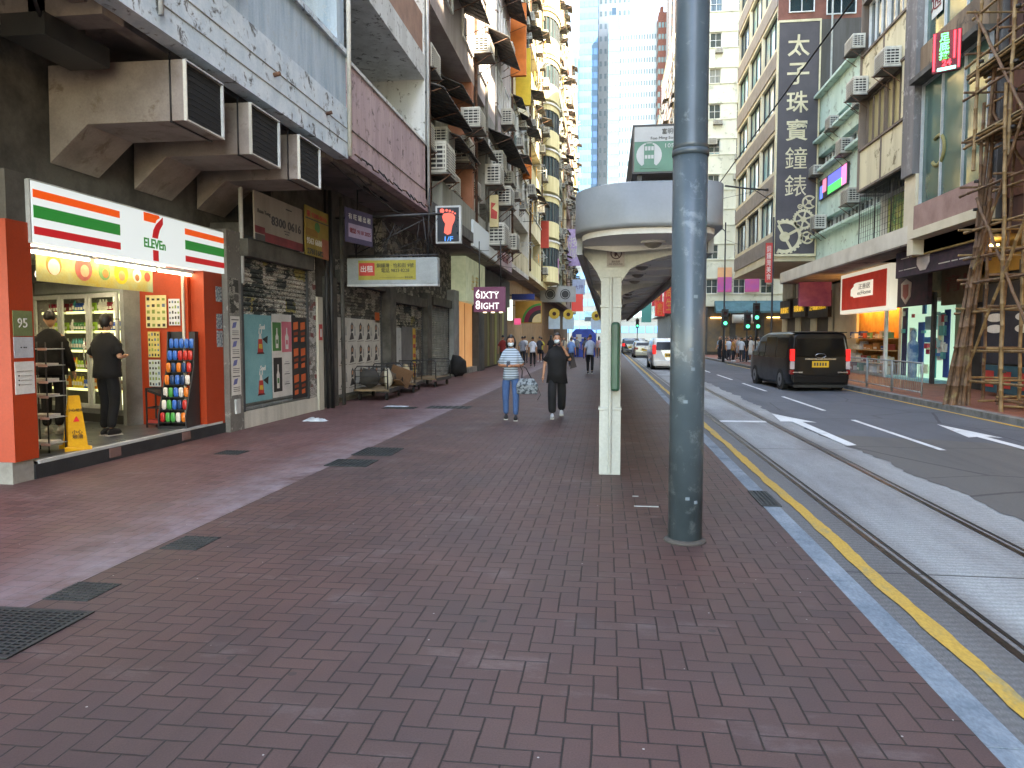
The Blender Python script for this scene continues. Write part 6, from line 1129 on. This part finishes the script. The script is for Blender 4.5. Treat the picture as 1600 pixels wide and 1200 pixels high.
# ================================================================ VEHICLES (rear at y=0, front towards +y)
RIM = pm('alloy_wheel', '#8f9294', rough=.35, metal=.8); TINT = glassy('tinted_car_glass', '#0c0f11', .12, spec=.25); TAIL = lamp_mat('tail_lamp', '#e01a18', .55); TAILD = pm('tail_lens', '#7c1414', rough=.25); YPL = pm('yellow_plate', '#d8a41c', rough=.5, fine=0)
def vehicle(name, label, cat, loc, rz, L_, W_, st, belt, paint, rw=.34, wy=(1.0, 4.1), rearwin=(1.15, 1.72), sidewin=((.5, 1.7), (1.78, 3.0), (3.08, 3.7)), lean=.09, tum=.13, lamps=None, plate=.72, glass=None, lit=True, zb=.22, spoiler=False):
    t = thing(name, label, cat, loc, rz); h = W_/2; glass = glass or TINT
    def top(y):
        for (a, za), (b, zb_) in zip(st, st[1:]):
            if a <= y <= b: k = (y-a)/max(b-a, 1e-6); return za+(zb_-za)*k
        return st[-1][1]
    def hw(y, z, zt):
        e = 1-.07*max(0, 1-y/.35)**2-.12*max(0, (y-(L_-.7))/.7)**2
        if z <= belt: return h*e*(1 if z > zb+.12 else .97)
        return h*e-(z-belt)*tum*1.0
    ys = sorted(set([0, .03, .1, .22]+[a for a, _ in st]+[L_*i/16 for i in range(17)]+[L_-.03])); rings = []
    for y in ys:
        if y > L_: continue
        zt = top(y); zs = [zb, zb+.1, zb+.2]; b2 = min(belt, zt-.12); zs += [zb+.2+(b2-zb-.2)*.6, b2, b2+(zt-.1-b2)*.5, zt-.1, zt-.035]
        rnd_ = .03 if y < .02 else 0
        pts = [(hw(y, z, zt)-rnd_-(.05 if i == 7 else .0), z) for i, z in enumerate(zs)]+[(hw(y, zt, zt)-.16, zt)]
        ring = [(0, y+0, zb)]+[(x, y+(lean*max(0, z-belt) if y < .4 else 0)*(1 if y < .25 else .5), z) for x, z in pts]+[(0, y+(lean*max(0, zt-belt) if y < .4 else 0)*(1 if y < .25 else .5), zt+.01)]+[(-x, y+(lean*max(0, z-belt) if y < .4 else 0)*(1 if y < .25 else .5), z) for x, z in pts[::-1]]
        rings.append(ring)
    b = MB().loft(rings, paint, sm=True).build('body', t)
    try:
        b.data.polygons.foreach_set('use_smooth', [len(p.vertices) == 4 for p in b.data.polygons])
    except Exception: pass
    z0, z1 = rearwin; sh = lambda z: lean*max(0, z-belt)-.008
    MB().prism([(-h+.2, z0), (h-.2, z0), (h-.26-tum*(z1-belt)*.6, z1), (-h+.26+tum*(z1-belt)*.6, z1)], 'y', 0, 0, glass) if False else None
    mb = MB(); n = 6
    for i in range(n):
        a, c = z0+(z1-z0)*i/n, z0+(z1-z0)*(i+1)/n; wa, wc = h-.17-(a-z0)*tum*1.2, h-.17-(c-z0)*tum*1.2
        mb.poly([(-wa, sh(a), a), (wa, sh(a), a), (wc, sh(c), c), (-wc, sh(c), c)], glass)
    mb.build('rear_window', t)
    for s in (-1, 1):
        for (a, c) in sidewin:
            mb = MB(); zt = min(top(a), top(c))-.17; zz = belt+.04
            for i in range(4):
                p, q = zz+(zt-zz)*i/4, zz+(zt-zz)*(i+1)/4; mb.poly([(s*(hw(a, p, 0)+.006), a, p), (s*(hw(c, p, 0)+.006), c, p), (s*(hw(c, q, 0)+.006), c, q), (s*(hw(a, q, 0)+.006), a, q)][::s], glass)
            mb.build('side_window', t)
        for y in wy:
            mb = MB().disc((s*(h-.1), y, rw), (1, 0, 0), rw, RUBBER, 26, .23); w_ = mb.build('wheel', t); MB().disc((s*(h+.012), y, rw), (1, 0, 0), rw*.62, RIM, 18, .02).disc((s*(h+.02), y, rw), (1, 0, 0), rw*.2, BLK, 10, .02).build('rim', w_)
            MB().disc((s*(h-.02), y, rw+.01), (1, 0, 0), rw*1.13, BLK, 26, .045).build('dark_arch_disc', t)  # black disc painted in for the shaded wheel well
    for s in (-1, 1):
        for (xa, xb, za, zc, m) in (lamps or ((h-.22, h-.03, .8, 1.15, TAIL),)): MB().box(s*xa, s*xb, -.02+lean*max(0, za-belt), .12, za, zc, m).build('tail_lamp', t, bevel=.015)
        MB().prism([(s*(h+.02), belt+.05), (s*(h+.2), belt+.07), (s*(h+.2), belt+.22), (s*(h+.02), belt+.2)], 'y', L_-1.55, L_-1.45, paint).build('side_mirror', t)
    if plate:
        p = MB().box(-.26, .26, -.025, -.005, plate, plate+.2, YPL).build('number_plate', t); g = MB()
        for i in range(5): g.box(-.2+i*.085, -.15+i*.085, -.028, -.0255, plate+.05, plate+.15, BLK)
        g.build('plate_marks', p)
    MB().box(-h+.12, h-.12, -.045, .0, zb+.05, zb+.3, paint).build('bumper', t, bevel=.03); MB().box(-h+.2, h-.2, .1, L_-.2, .12, zb+.02, BLK).build('underbody', t)
    return t
VANP = pm('gloss_black_paint', '#07080a', '#060709', rough=.34, bump=0, fine=0, coat=.25, spec=.25); SILP = pm('champagne_silver_paint', '#8d8a7e', '#858276', rough=.3, metal=.6, bump=0, fine=0, coat=.6); WHPT = pm('white_car_paint', '#cfcdc6', '#c5c3bb', rough=.2, bump=0, fine=0, coat=.8); DKPT = pm('dark_car_paint', '#202429', rough=.2, bump=0, fine=0, coat=.8); GRPT = pm('grey_blue_car_paint', '#5a6670', rough=.25, bump=0, fine=0, coat=.8)
v = vehicle('parked_van', 'glossy black passenger van driving away in the asphalt lane', 'van', (6.78, 24.6, -.12), R(3.5), 5.25, 1.94, [(0, 1.83), (.15, 1.89), (.6, 1.93), (3.0, 1.92), (3.7, 1.8), (4.4, 1.3), (5.05, 1.08), (5.25, .85)], 1.02, VANP, .35, (.95, 4.15), (1.12, 1.7), ((.35, 1.55), (1.62, 2.85), (2.92, 3.75)), .1, .12,
            ((.8, .93, .98, 1.36, TAIL), (.8, .93, .72, .97, pm('clear_lens', '#b9a9a6', rough=.2)), (.82, .94, .55, .7, TAILD)), .78, lit=True)
v.name = 'moving_van'
MB().box(-.48, .48, -.03, 0, 1.02, 1.07, CHROME).build('chrome_strip', v); MB().tube([(.16*math.cos(a), -.03, 1.15+.07*math.sin(a)) for a in [2*math.pi*i/16 for i in range(17)]], .01, CHROME, 5).build('badge', v); MB().box(-.85, .85, .1, .28, 1.88, 1.91, VANP).build('roof_spoiler', v, bevel=.01); MB().box(.55, .85, -.035, -.01, .6, .64, CHROME).build('chrome_strip', v); MB().box(-.85, -.55, -.035, -.01, .6, .64, CHROME).build('chrome_strip', v); MB().box(-.8, .8, .05, .6, .15, .3, BLK).build('exhaust_valance', v)
CS = [(0, 1.0), (.15, 1.06), (.7, 1.1), (1.35, 1.42), (2.5, 1.46), (3.3, 1.12), (4.2, .95), (4.6, .7)]
SUV = [(0, 1.5), (.2, 1.62), (.7, 1.7), (2.9, 1.7), (3.6, 1.25), (4.4, 1.1), (4.65, .85)]
vehicle('moving_car', 'white high-roofed car on the tram tracks half behind the pole', 'car', (3.35, 40.2, -.12), R(1), 4.65, 1.82, SUV, 1.0, WHPT, .33, (.85, 3.6), (1.08, 1.5), ((.5, 1.5), (1.58, 2.7)), .22, .13, ((.72, .9, .85, 1.35, TAIL),), .7)
vehicle('moving_car', 'champagne silver car ahead of the white one', 'car', (3.25, 64.5, -.12), R(1), 4.6, 1.8, CS, .92, SILP, .32, (.9, 3.6), (1.05, 1.3), ((1.1, 1.9), (1.95, 2.7)), .55, .2, ((.55, .86, .72, .9, TAILD),), .62)
vehicle('moving_car', 'dark car with lit brake lamps left of the silver one', 'car', (2.5, 78, -.12), 0, 4.5, 1.8, SUV, .98, DKPT, .33, (.85, 3.6), (1.08, 1.45), ((.5, 1.5), (1.58, 2.7)), .2, .13, ((.6, .86, .85, 1.15, TAIL),), .65)
for k, (x, y, p, lab) in enumerate(((3.9, 92, WHPT, 'small white car behind the silver one'), (4.9, 104, GRPT, 'grey blue car in the middle of the distant queue'), (3.2, 112, pm('red_car_paint', '#8a2a24', rough=.25, coat=.8, bump=0), 'red taxi in the distant queue'), (6.6, 84, DKPT, 'dark distant car beyond the crossing'), (4.8, 126, SILP, 'pale car farthest down the road'))): vehicle('moving_car', lab, 'car', (x, y, -.12), 0, 4.6, 1.8, CS if k % 2 else SUV, .95, p, .32, (.9, 3.6), (1.05, 1.35), ((1.1, 1.9), (1.95, 2.7)), .4, .18, ((.55, .86, .72, .9, TAIL),), .62)

rw = random.Random(31)
for k, (y0, y1, lab) in enumerate(((13.9, 21, 'slack black cable looping under the pink parapet near the foot sign'), (15.2, 20.3, 'second slack cable under the pink parapet, hanging lower'), (20.6, 30, 'long thin cable strung along the canopy beyond the foot sign'), (23, 38, 'thin cable drooping over the pale lit fascia'))):
    x0 = -5.35+.12*k; p, q = Vector((x0, y0, 5.0)), Vector((x0+.3, y1, 4.95+.1*k)); tag(MB().tube([p.lerp(q, i/12)-Vector((0, 0, (.25+.12*(k % 2))*math.sin(math.pi*i/12)+rw.uniform(-.02, .02))) for i in range(13)], .012, WIRE, 5).build('overhead_cable', base=True), lab, 'cable')
# ================================================================ PEOPLE
SKIN = pm('skin', '#b07f62', '#a67457', sc=6, rough=.55, bump=0, fine=.05); SKIN2 = pm('skin_fair', '#c49a7c', '#b98c6e', sc=6, rough=.55, bump=0, fine=.05)
HAIR = pm('black_hair', '#14110f', '#1e1a17', sc=20, rough=.45); HAIR2 = pm('grey_hair', '#4a4744', '#353230', sc=20, rough=.5)
MASK = pm('surgical_mask', '#c9d6dc', '#b9c8d0', rough=.8, bump=0)
def skinmesh(verts, edges, rad, root=0, sub=1):
    me = bpy.data.meshes.new('s'); me.from_pydata(verts, edges, []); o = bpy.data.objects.new('s', me); COL.objects.link(o)
    m = o.modifiers.new('s', 'SKIN'); m.use_smooth_shade = True; m.branch_smoothing = .35
    for i, r in enumerate(rad): me.skin_vertices[0].data[i].radius = (r, r); me.skin_vertices[0].data[i].use_root = (i == root)
    s = o.modifiers.new('u', 'SUBSURF'); s.levels = sub; s.render_levels = sub
    dg = bpy.context.evaluated_depsgraph_get(); dg.update(); r_ = bpy.data.meshes.new_from_object(o.evaluated_get(dg))
    bpy.data.objects.remove(o); vs = [tuple(v.co) for v in r_.vertices]; fs = [tuple(p.vertices) for p in r_.polygons]; bpy.data.meshes.remove(r_); bpy.data.meshes.remove(me); return vs, fs
def sk(mb, verts, edges, rad, m, root=0, sub=1):
    vs, fs = skinmesh(verts, edges, rad, root, sub); b = len(mb.v); mb.v += vs
    for f in fs: mb.face([i+b for i in f], m, True)
    return mb
def person(label, loc, rz=0, H=1.68, top='#333333', bot='#22252b', shoe='#1b1b1b', hair='short', pose=None, sleeve='short', legs='long', dress=False, mask=False, detail=0, group=None, skin=None, fem=False, hc=None, stripe=None, wide=1.0, shirtlen=.0):
    """front of the body faces local -Y.  pose: stride, arms (wrist/elbow positions), lean"""
    P = dict(stride=.12, lw=None, le=None, rw=None, re=None, lean=0, head=(0, 0), swap=1); P.update(pose or {}); sk_ = skin or SKIN; t = thing('person', label, 'person', loc, rz, group); S_ = H/1.7
    sw = .165 if not fem else .15; hp = .09 if not fem else .095; st = P['stride']*P['swap']; sub = 1 if not detail else 2
    V = {'pel': (0, 0, .93), 'bel': (0, -.01, 1.07), 'che': (0, .0+P['lean']*.5, 1.25), 'nb': (0, .015+P['lean'], 1.42), 'nk': (0, .0+P['lean']*1.2, 1.5),
         'sl': (sw-.01, .01+P['lean'], 1.37), 'sr': (-sw+.01, .01+P['lean'], 1.37), 'hl': (hp, 0, .87), 'hr': (-hp, 0, .87)}
    for s, c, k in ((1, 'l', st), (-1, 'r', -st)):
        V['k'+c] = (s*(hp+.01), -k*.55-.03-abs(k)*.25, .49); V['a'+c] = (s*(hp+.005), -k*1.0+.03, .1+max(0, -k)*.28); 
        V['e'+c] = P['le' if c == 'l' else 're'] or (s*(sw+.06), .04+k*.5, 1.12); V['w'+c] = P['lw' if c == 'l' else 'rw'] or (s*(sw+.08), -.05+k*1.0, .88)
        e, w_ = Vector(V['e'+c]), Vector(V['w'+c]); V['m'+c] = tuple((Vector(V['s'+c])+e)/2)
        V['f'+c] = tuple(w_+(w_-e).normalized()*.05)
    def sub_(names, edges, rad, mb, m, root=0): return sk(mb, [tuple(Vector(V[n])*S_) for n in names], edges, [r*S_*(wide if n in ('pel', 'bel', 'che') else 1) for n, r in zip(names, rad)], m, root, sub)
    nm = ['pel', 'bel', 'che', 'nb', 'nk', 'sl', 'el', 'wl', 'fl', 'sr', 'er', 'wr', 'fr', 'hl', 'kl', 'al', 'hr', 'kr', 'ar']
    E_ = [(0, 1), (1, 2), (2, 3), (3, 4), (3, 5), (5, 6), (6, 7), (7, 8), (3, 9), (9, 10), (10, 11), (11, 12), (0, 13), (13, 14), (14, 15), (0, 16), (16, 17), (17, 18)]
    body = MB(); sub_(nm, E_, [.09, .085, .095, .05, .048, .042, .037, .026, .028, .042, .037, .026, .028, .07, .05, .035, .07, .05, .035], body, sk_)
    for c in ('l', 'r'):       # hands: a palm, four unequal fingers and a side thumb
        w_, f = Vector(V['w'+c])*S_, Vector(V['f'+c])*S_; d = (f-w_).normalized(); sx = Vector((0, 1, 0)); sx = (sx-d*sx.dot(d)).normalized() if abs(d.y) < .9 else Vector((1, 0, 0)); nn = d.cross(sx)
        body.tube([f-d*.02, f+d*.035*S_], [.026, .03], sk_, 6)
        if detail:
            for i, ln in enumerate((.062, .072, .068, .052)): o_ = sx*(-.024+.016*i); body.tube([f+d*.02+o_, f+d*(.03+ln*.6)+o_, f+d*(.03+ln)*.95+o_+nn*.018], [.009, .0085, .006], sk_, 5)
            body.tube([w_+d*.03-sx*.024, f+d*.03-sx*.045+nn*.01], [.011, .008], sk_, 5)
        else: body.ell(f+d*.06, (.026, .03, .045), sk_, 6, 4)
    hx, hy = P['head']; hc_ = Vector(V['nk'])*S_+Vector((0, -.02+hy*.0, .115*S_)); Mh = Matrix.Translation(hc_) @ Matrix.Rotation(R(hx), 4, 'Z') @ Matrix.Rotation(R(hy), 4, 'X')
    hd = MB()
    def face(p):
        q = p.copy()
        if q.z < 0: q.x *= 1-.28*(-q.z)**1.5; q.y *= 1-.1*(-q.z)
        if q.y < -.8 and abs(q.x) < .3 and -.35 < q.z < .1: q.y -= .16*(1-abs(q.x)/.3)
        return q
    hd.ell((0, 0, 0), (.073*S_, .092*S_, .115*S_), sk_, 20 if detail else 10, 14 if detail else 7, face)
    for s in (-1, 1): hd.ell((s*.073*S_, .005, -.005), (.012, .022, .03), sk_, 6, 4)
    body.add(hd, Mh); body.build('body', t)
    if detail:
        for s in (-1, 1): MB().ell((s*.03*S_, -.083*S_, .01), (.011, .008, .006), pm('eye_dark', '#191412', rough=.2), 8, 4).box(s*.015, s*.045, -.09*S_, -.082*S_, .028, .033, HAIR).xf(Mh).build('eye', t)
        MB().ell((0, -.088*S_, -.055), (.02, .006, .006), pm('lips', '#8a4a42'), 8, 4).xf(Mh).build('mouth', t)
    hm = hc or HAIR; hb = MB()
    def hf(p):
        q = p.copy(); k = .12 if q.y < -.1 else 0; 
        if q.y < -.35 and q.z < .42: q.y = -.35; q.x *= 1.0
        if q.z < -.25 and hair == 'short': q.z = -.25; q.x *= .9
        return q+Vector(tuple(.1*_nz.noise(p*5+Vector((loc[0], loc[1], i*3))) for i in range(3)))
    hb.ell((0, .012, .02), (.08*S_, .096*S_, .114*S_), hm, 16 if detail else 10, 12 if detail else 7, hf)
    if hair == 'long': hb.tube([(0, .03, .02), (0, .055, -.08), (0, .06, -.17), (0, .05, -.26)], [.07, .078, .07, .03], hm, 10)
    if hair == 'bob': hb.tube([(-.055, .01, .05), (-.072, .012, -.04), (-.068, .015, -.13)], [.03, .035, .02], hm, 8).tube([(.055, .01, .05), (.072, .012, -.04), (.068, .015, -.13)], [.03, .035, .02], hm, 8).tube([(0, .05, .02), (0, .055, -.08), (0, .05, -.13)], [.07, .07, .04], hm, 10)
    if hair == 'bun': hb.ell((0, .1, .05), (.04, .04, .04), hm, 8, 6)
    if hair == 'cap': hb.prism([(-.06, -.17), (.06, -.17), (.07, -.07), (-.07, -.07)], 'z', .05, .06, hm)
    hb.xf(Mh).build('cap' if hair == 'cap' else 'hair', t)
    if mask:
        mb = MB(); mb.ell((0, -.034, -.045), (.064*S_, .076*S_, .05*S_), MASK, 16, 8, lambda p: Vector((p.x, min(p.y, .3), math.copysign(abs(p.z)**.7, p.z)))); mb.xf(Mh).build('face_mask', t)
    tm = stripe or pm('cloth_'+top[1:], top, rough=.9, sc=4, bump=.9, bs=11, fine=.1); bm_ = pm('cloth_'+bot[1:], bot, rough=.9, sc=4, bump=.9, bs=11, fine=.1)
    # shirt: elliptical rings following the torso, plus sleeves
    L1 = P['lean']; wd = wide; hemz = .84-shirtlen
    rg = [(hemz, .162+shirtlen*.12, .138, 0), (.93, .157, .136, 0), (1.06, .146 if fem else .152, .122, -.01), (1.2, .158 if fem else .17, .126, -.005+L1*.4), (1.3, .172 if fem else .186, .12, .0+L1*.7), (1.37, .176 if fem else .19, .1, .01+L1*.9), (1.412, .155, .085, .012+L1), (1.445, .105, .074, .01+L1), (1.475, .064, .062, .008+L1*1.1)]
    if dress: rg = [(.48, .2, .15, 0), (.7, .19, .14, 0)]+rg[1:]
    sh = MB(); ph = loc[0]*3+loc[1]
    sh.loft([[((a*(wd if z < 1.34 else 1)*math.cos(q)+.006*math.sin(3*q+z*14+ph))*S_, (b*(wd if z < 1.34 else 1)*math.sin(q)+y+.008*math.sin(5*q+z*9+ph))*S_, (z+.01*math.sin(2*q+ph))*S_) for q in [2*math.pi*i/20 for i in range(20)]] for z, a, b, y in rg], tm)
    for c, s in (('l', 1), ('r', -1)):
        s0 = Vector(V['s'+c])+Vector((-s*.035, 0, -.02)); e_, w_ = Vector(V['e'+c]), Vector(V['w'+c]); fl = wd-1
        if sleeve == 'short': pts = [s0+Vector((-s*.03, 0, .0)), s0+Vector((s*.02, 0, -.012)), s0.lerp(e_, .35)+Vector((s*.005, 0, 0)), s0.lerp(e_, .84)]; rs = [.05, .068, .062, .066+fl*.06]
        else: pts = [s0+Vector((-s*.03, 0, 0)), s0+Vector((s*.02, 0, -.012)), s0.lerp(e_, .4), e_, e_.lerp(w_, .5), w_.lerp(e_, .06)]; rs = [.05, .068, .06, .055, .048, .04]
        sh.tube([p*S_ for p in pts], [r*S_ for r in rs], tm, 12)
    sh.build('dress' if dress else 'shirt', t)
    # trousers, shorts or skirt
    if not dress:
        tr = MB(); V['wst'] = (0, 0, 1.03)
        if legs == 'shorts':
            for c in ('l', 'r'): V['k'+c] = tuple(Vector(V['h'+c]).lerp(Vector(V['k'+c]), .8))
            sub_(['pel', 'wst', 'hl', 'kl', 'hr', 'kr'], [(0, 1), (0, 2), (2, 3), (0, 4), (4, 5)], [.11, .1, .1, .09, .1, .09], tr, bm_)
        else:
            for c in ('l', 'r'): V['x'+c] = tuple(Vector(V['a'+c])+Vector((0, 0, .0)))
            sub_(['pel', 'wst', 'hl', 'kl', 'xl', 'hr', 'kr', 'xr'], [(0, 1), (0, 2), (2, 3), (3, 4), (0, 5), (5, 6), (6, 7)], [.11, .1, .098, .074, .06, .098, .074, .06] if legs != 'wide' else [.12, .105, .11, .098, .085, .11, .098, .085], tr, bm_)
        tr.build('shorts' if legs == 'shorts' else 'trousers', t)
    sm_ = pm('shoe_'+shoe[1:], shoe, rough=.6, bump=0)
    for c in ('l', 'r'):
        a = Vector(V['a'+c])*S_; z = a.z-.1*S_; mb = MB(); 
        def sf(p): q = p.copy(); q.z = max(q.z, -.55); q.x *= 1 if q.y < 0 else .8; return q
        mb.ell((a.x, a.y-.06, z+.045), (.046, .135, .062), sm_, 12, 8, sf).box(a.x-.042, a.x+.042, a.y-.18, a.y+.06, z, z+.018, pm('shoe_sole', '#b5b2aa')); mb.build('shoe', t)
    return t
# stripes for the near walker's shirt
_t = NT('striped_shirt'); _p = _t.n('SeparateXYZ'); _t.put(_p.inputs[0], _t.pos()); _w = _t.ma('FRACT', _t.ma('MULTIPLY', _p.outputs[2], 22.)); _t.put(_t.b.inputs['Base Color'], _t.mix(_t.ma('GREATER_THAN', _w, .62), c4('#a9b9c6'), c4('#5d6c7a'))); _t.b.inputs['Roughness'].default_value = .9; STR = _t.mat
w1 = person('woman in striped shirt and jeans holding a phone and checked bag', (-1.84, 14.15, 0), R(6), 1.62, '#b0bcc6', '#3f5f8c', '#1b1c1e', 'bob', dict(stride=.05, le=(.24, .03, 1.12), lw=(.05, -.2, 1.12), re=(-.24, .03, 1.12), rw=(-.05, -.2, 1.12), head=(0, 14)), mask=True, detail=1, skin=SKIN, fem=True, stripe=STR)
o = MB().box(-.035, .035, -.012, 0, -.07, .07, BLK).build('phone', loc=(-1.86, 13.93, 1.1), rot=(R(-50), 0, R(6))); tag(o, 'phone held by the woman in the striped shirt', 'phone')
BAGM = pm('checked_bag_cloth', '#2f383e', '#7d868a', sc=14, thr=(.45, .55), rough=.8); t = thing('handbag', 'checked dark handbag hanging from her forearm', 'handbag', (-1.52, 14.1, .52), R(10))
MB().loft([[(a*.2, b*.08, 0) for a, b in ((-1, -1), (1, -1), (1, 1), (-1, 1))], [(a*.21, b*.09, .18) for a, b in ((-1, -1), (1, -1), (1, 1), (-1, 1))], [(a*.13, b*.03, .3) for a, b in ((-1, -1), (1, -1), (1, 1), (-1, 1))]], BAGM, sm=False).build('bag_body', t, bevel=.02); MB().tube([(-.1, 0, .29), (-.09, 0, .45), (-.14, 0, .56), (-.02, 0, .5), (.09, 0, .29)], .011, BLK, 6).build('handle', t); MB().tube([(.18, -.02, .2), (.26, -.02, -.02), (.2, -.02, -.12)], .006, BLK, 5).build('strap', t)
w2 = person('person in loose black top and trousers holding a phone to the ear', (-.98, 14.7, 0), R(4), 1.66, '#0e0e10', '#121214', '#b9bcc0', 'short', dict(stride=.16, swap=-1, le=(.27, -.06, 1.18), lw=(.12, -.1, 1.46), re=(-.25, .02, 1.12), rw=(-.28, -.02, .87)), mask=True, detail=1, skin=SKIN, legs='wide', shirtlen=.12, wide=1.25)
tag(MB().box(-.012, .012, -.03, .03, -.06, .06, BLK).build('phone', loc=(-.845, 14.58, 1.5), rot=(0, R(10), R(0))), 'phone held at the ear of the walker in black', 'phone'); tag(MB().prism([(0, 0), (.13, .04), (.06, .3), (.0, .28)], 'y', 0, .05, pm('brown_black_pouch', '#2e2627')).build('pouch', loc=(-.72, 14.75, .98)), 'small dark pouch at the side of the walker in black', 'pouch')
person('man in white shirt and black trousers walking away beside the shelter', (-.73, 33.0, 0), R(180), 1.72, '#a9b6c8', '#14151a', '#111111', 'short', dict(stride=.14), hc=HAIR2, sleeve='short'); person('person in white shirt partly behind the man walking away', (-.15, 35.5, 0), R(180), 1.66, '#c9cfd6', '#2a2c30', '#1a1a1a', 'short', dict(stride=.1))
# two customers in the shop
person('man in black shirt and cap facing the drinks fridge', (-7.05, 9.65, .2), R(172), 1.7, '#0b0b0c', '#0d0e10', '#101010', 'cap', dict(stride=.04, lw=(.12, -.19, 1.14), le=(.25, .03, 1.13), rw=(-.12, -.19, 1.14), re=(-.25, .03, 1.13)), detail=1, skin=SKIN2, wide=1.25, legs='long')
person('tall person in black long sleeves behind the newspaper shelf', (-8.0, 9.75, .2), R(200), 1.76, '#0d0e11', '#101114', '#b5b5b0', 'short', dict(stride=.05), sleeve='long', detail=1, skin=SKIN2, wide=1.3)
# crowds: label, x, y, heading, top, bottom, hair, extras
cr = [('in yellow top', -4.4, 50, 180, '#c9b83a', '#26282e', 'short', {}), ('in white tee and black trousers', -4.05, 40.5, 180, '#c8ccd4', '#16171b', 'short', {}), ('in grey top by the white tee walker', -4.9, 43, 180, '#8b8f98', '#2b2e34', 'short', {}),
      ('with black backpack near the timber shopfront', -4.75, 36.5, 175, '#b7a999', '#1b1c20', 'long', dict(fem=True)), ('in dark dress', -3.3, 44, 180, '#191a1e', '#191a1e', 'long', dict(dress=True, fem=True)), ('in light blue top behind the walker in black', -1.9, 40, 180, '#6f93c4', '#303640', 'short', {}),
      ('in beige top', -3.0, 52, 0, '#b5a68c', '#33343a', 'long', dict(fem=True)), ('in navy shirt', -3.7, 56, 0, '#262c44', '#1c1d22', 'short', {}), ('in white shirt by the burgundy shop', -5.2, 47, 160, '#d0d2d2', '#4a4c52', 'short', {}), ('in red top near the shopfronts', -5.5, 39, 170, '#8c2f2c', '#26262a', 'short', {}),
      ('in black tee right of the walker in black', -1.2, 48, 0, '#1a1a1c', '#22242a', 'short', {}), ('in patterned black and white top', -1.55, 54, 180, '#55565a', '#2a2a2e', 'bob', dict(fem=True)), ('in grey hoodie', -2.4, 60, 0, '#6b6d70', '#2c2e34', 'short', {}), ('in pale pink shirt', -.6, 58, 180, '#c9a4a4', '#3a3c42', 'long', dict(fem=True)), ('in white top by the blue kiosk', -2.7, 57.5, 0, '#cccfd0', '#1d1f24', 'short', {}), ('in olive shirt', -4.6, 61, 0, '#6f6b45', '#2a2c30', 'short', {}), ('in dark top far off', -.2, 66, 180, '#24252a', '#1b1c20', 'short', {}), ('with white sneakers and black shorts', -4.35, 48, 185, '#3c4048', '#1d1e22', 'short', dict(legs='shorts', shoe='#d0d0d0'))]
for k, (a, x, y, rz, tc, bc, hr, ex) in enumerate(cr): person('distant walker '+a+' on the shopping walkway', (x, y, 0), R(rz), 1.6+.03*(k % 5), tc, bc, ex.pop('shoe', '#1c1c1e'), hr, dict(stride=.12 if k % 2 else .07, swap=-1 if k % 3 else 1), group='walkers on the shopping walkway', **ex)
cr = [('in orange brown top', '#b07a3a', '#1f2026', 'short', {}), ('in white tee beside the traffic light', '#c4c8cc', '#33363c', 'short', {}), ('in black tee and blue jeans in front', '#17181a', '#34465c', 'short', {}), ('in long white dress in front', '#cfccc4', '#cfccc4', 'long', dict(dress=True, fem=True)), ('in pale pink dress', '#c9a9a0', '#c9a9a0', 'long', dict(dress=True, fem=True)), ('in dark navy dress', '#23252e', '#23252e', 'long', dict(dress=True, fem=True)),
      ('in grey shirt', '#85888c', '#2a2c30', 'short', {}), ('in cream blouse', '#cdbf9f', '#5a4a3a', 'bob', dict(fem=True)), ('in sky blue shirt', '#8fa9c0', '#2b2d33', 'short', {}), ('in beige shorts', '#d0cabb', '#a39676', 'short', dict(legs='shorts')), ('in black hoodie', '#1a1b1d', '#202126', 'short', {}), ('in peach top', '#cf9f86', '#33343a', 'long', dict(fem=True)), ('in white shirt at the back', '#c9cbcb', '#1d1e22', 'short', {}), ('in maroon tee', '#6b2c30', '#2a2c30', 'short', {}), ('in light grey dress', '#a8a9ab', '#a8a9ab', 'long', dict(dress=True, fem=True)), ('in dark green jacket', '#2f3d35', '#22242a', 'short', dict(sleeve='long')), ('in off white tee by the teal awning', '#bdb9ae', '#3c3e44', 'bob', dict(fem=True)), ('in yellow skirt set', '#c2a850', '#c2a850', 'long', dict(dress=True, fem=True)), ('in charcoal suit', '#2a2b2f', '#26272b', 'short', dict(sleeve='long')), ('in pink shirt at the back', '#bf8f98', '#3a3a40', 'short', {})]
rc = random.Random(2)
for k, (a, tc, bc, hr, ex) in enumerate(cr):
    x = 8.35+(k % 10)*.36+rc.uniform(-.15, .15); y = 54+(k//10)*2.6+rc.uniform(-.8, .8); 
    if 'front' in a: y -= 3; x = 9.3+k*.2-.4
    person('person '+a+' waiting in the far crossing crowd', (x, y, 0), R(rc.choice((-60, 20, -20, 160, 60))), 1.56+.035*(k % 6), tc, bc, '#222224' if k % 3 else '#c8c8c8', hr, dict(stride=.04), group='people waiting at the crossing', **ex)

_b = [o for o in COL.objects if o.get('group') == 'people waiting at the crossing']
for k, o in enumerate(_b[:16]):
    d = dup(o, (8.5+(k % 8)*.42+rc.uniform(-.15, .15), (50.9 if k < 8 else 58.6)+rc.uniform(-.5, .5), 0), R(rc.choice((-40, 30, 150, 80))), o['label'].replace('person ', 'second person ').replace('waiting in the far crossing crowd', 'nearer the green signals' if k < 8 else 'at the cafe side of the crowd'))
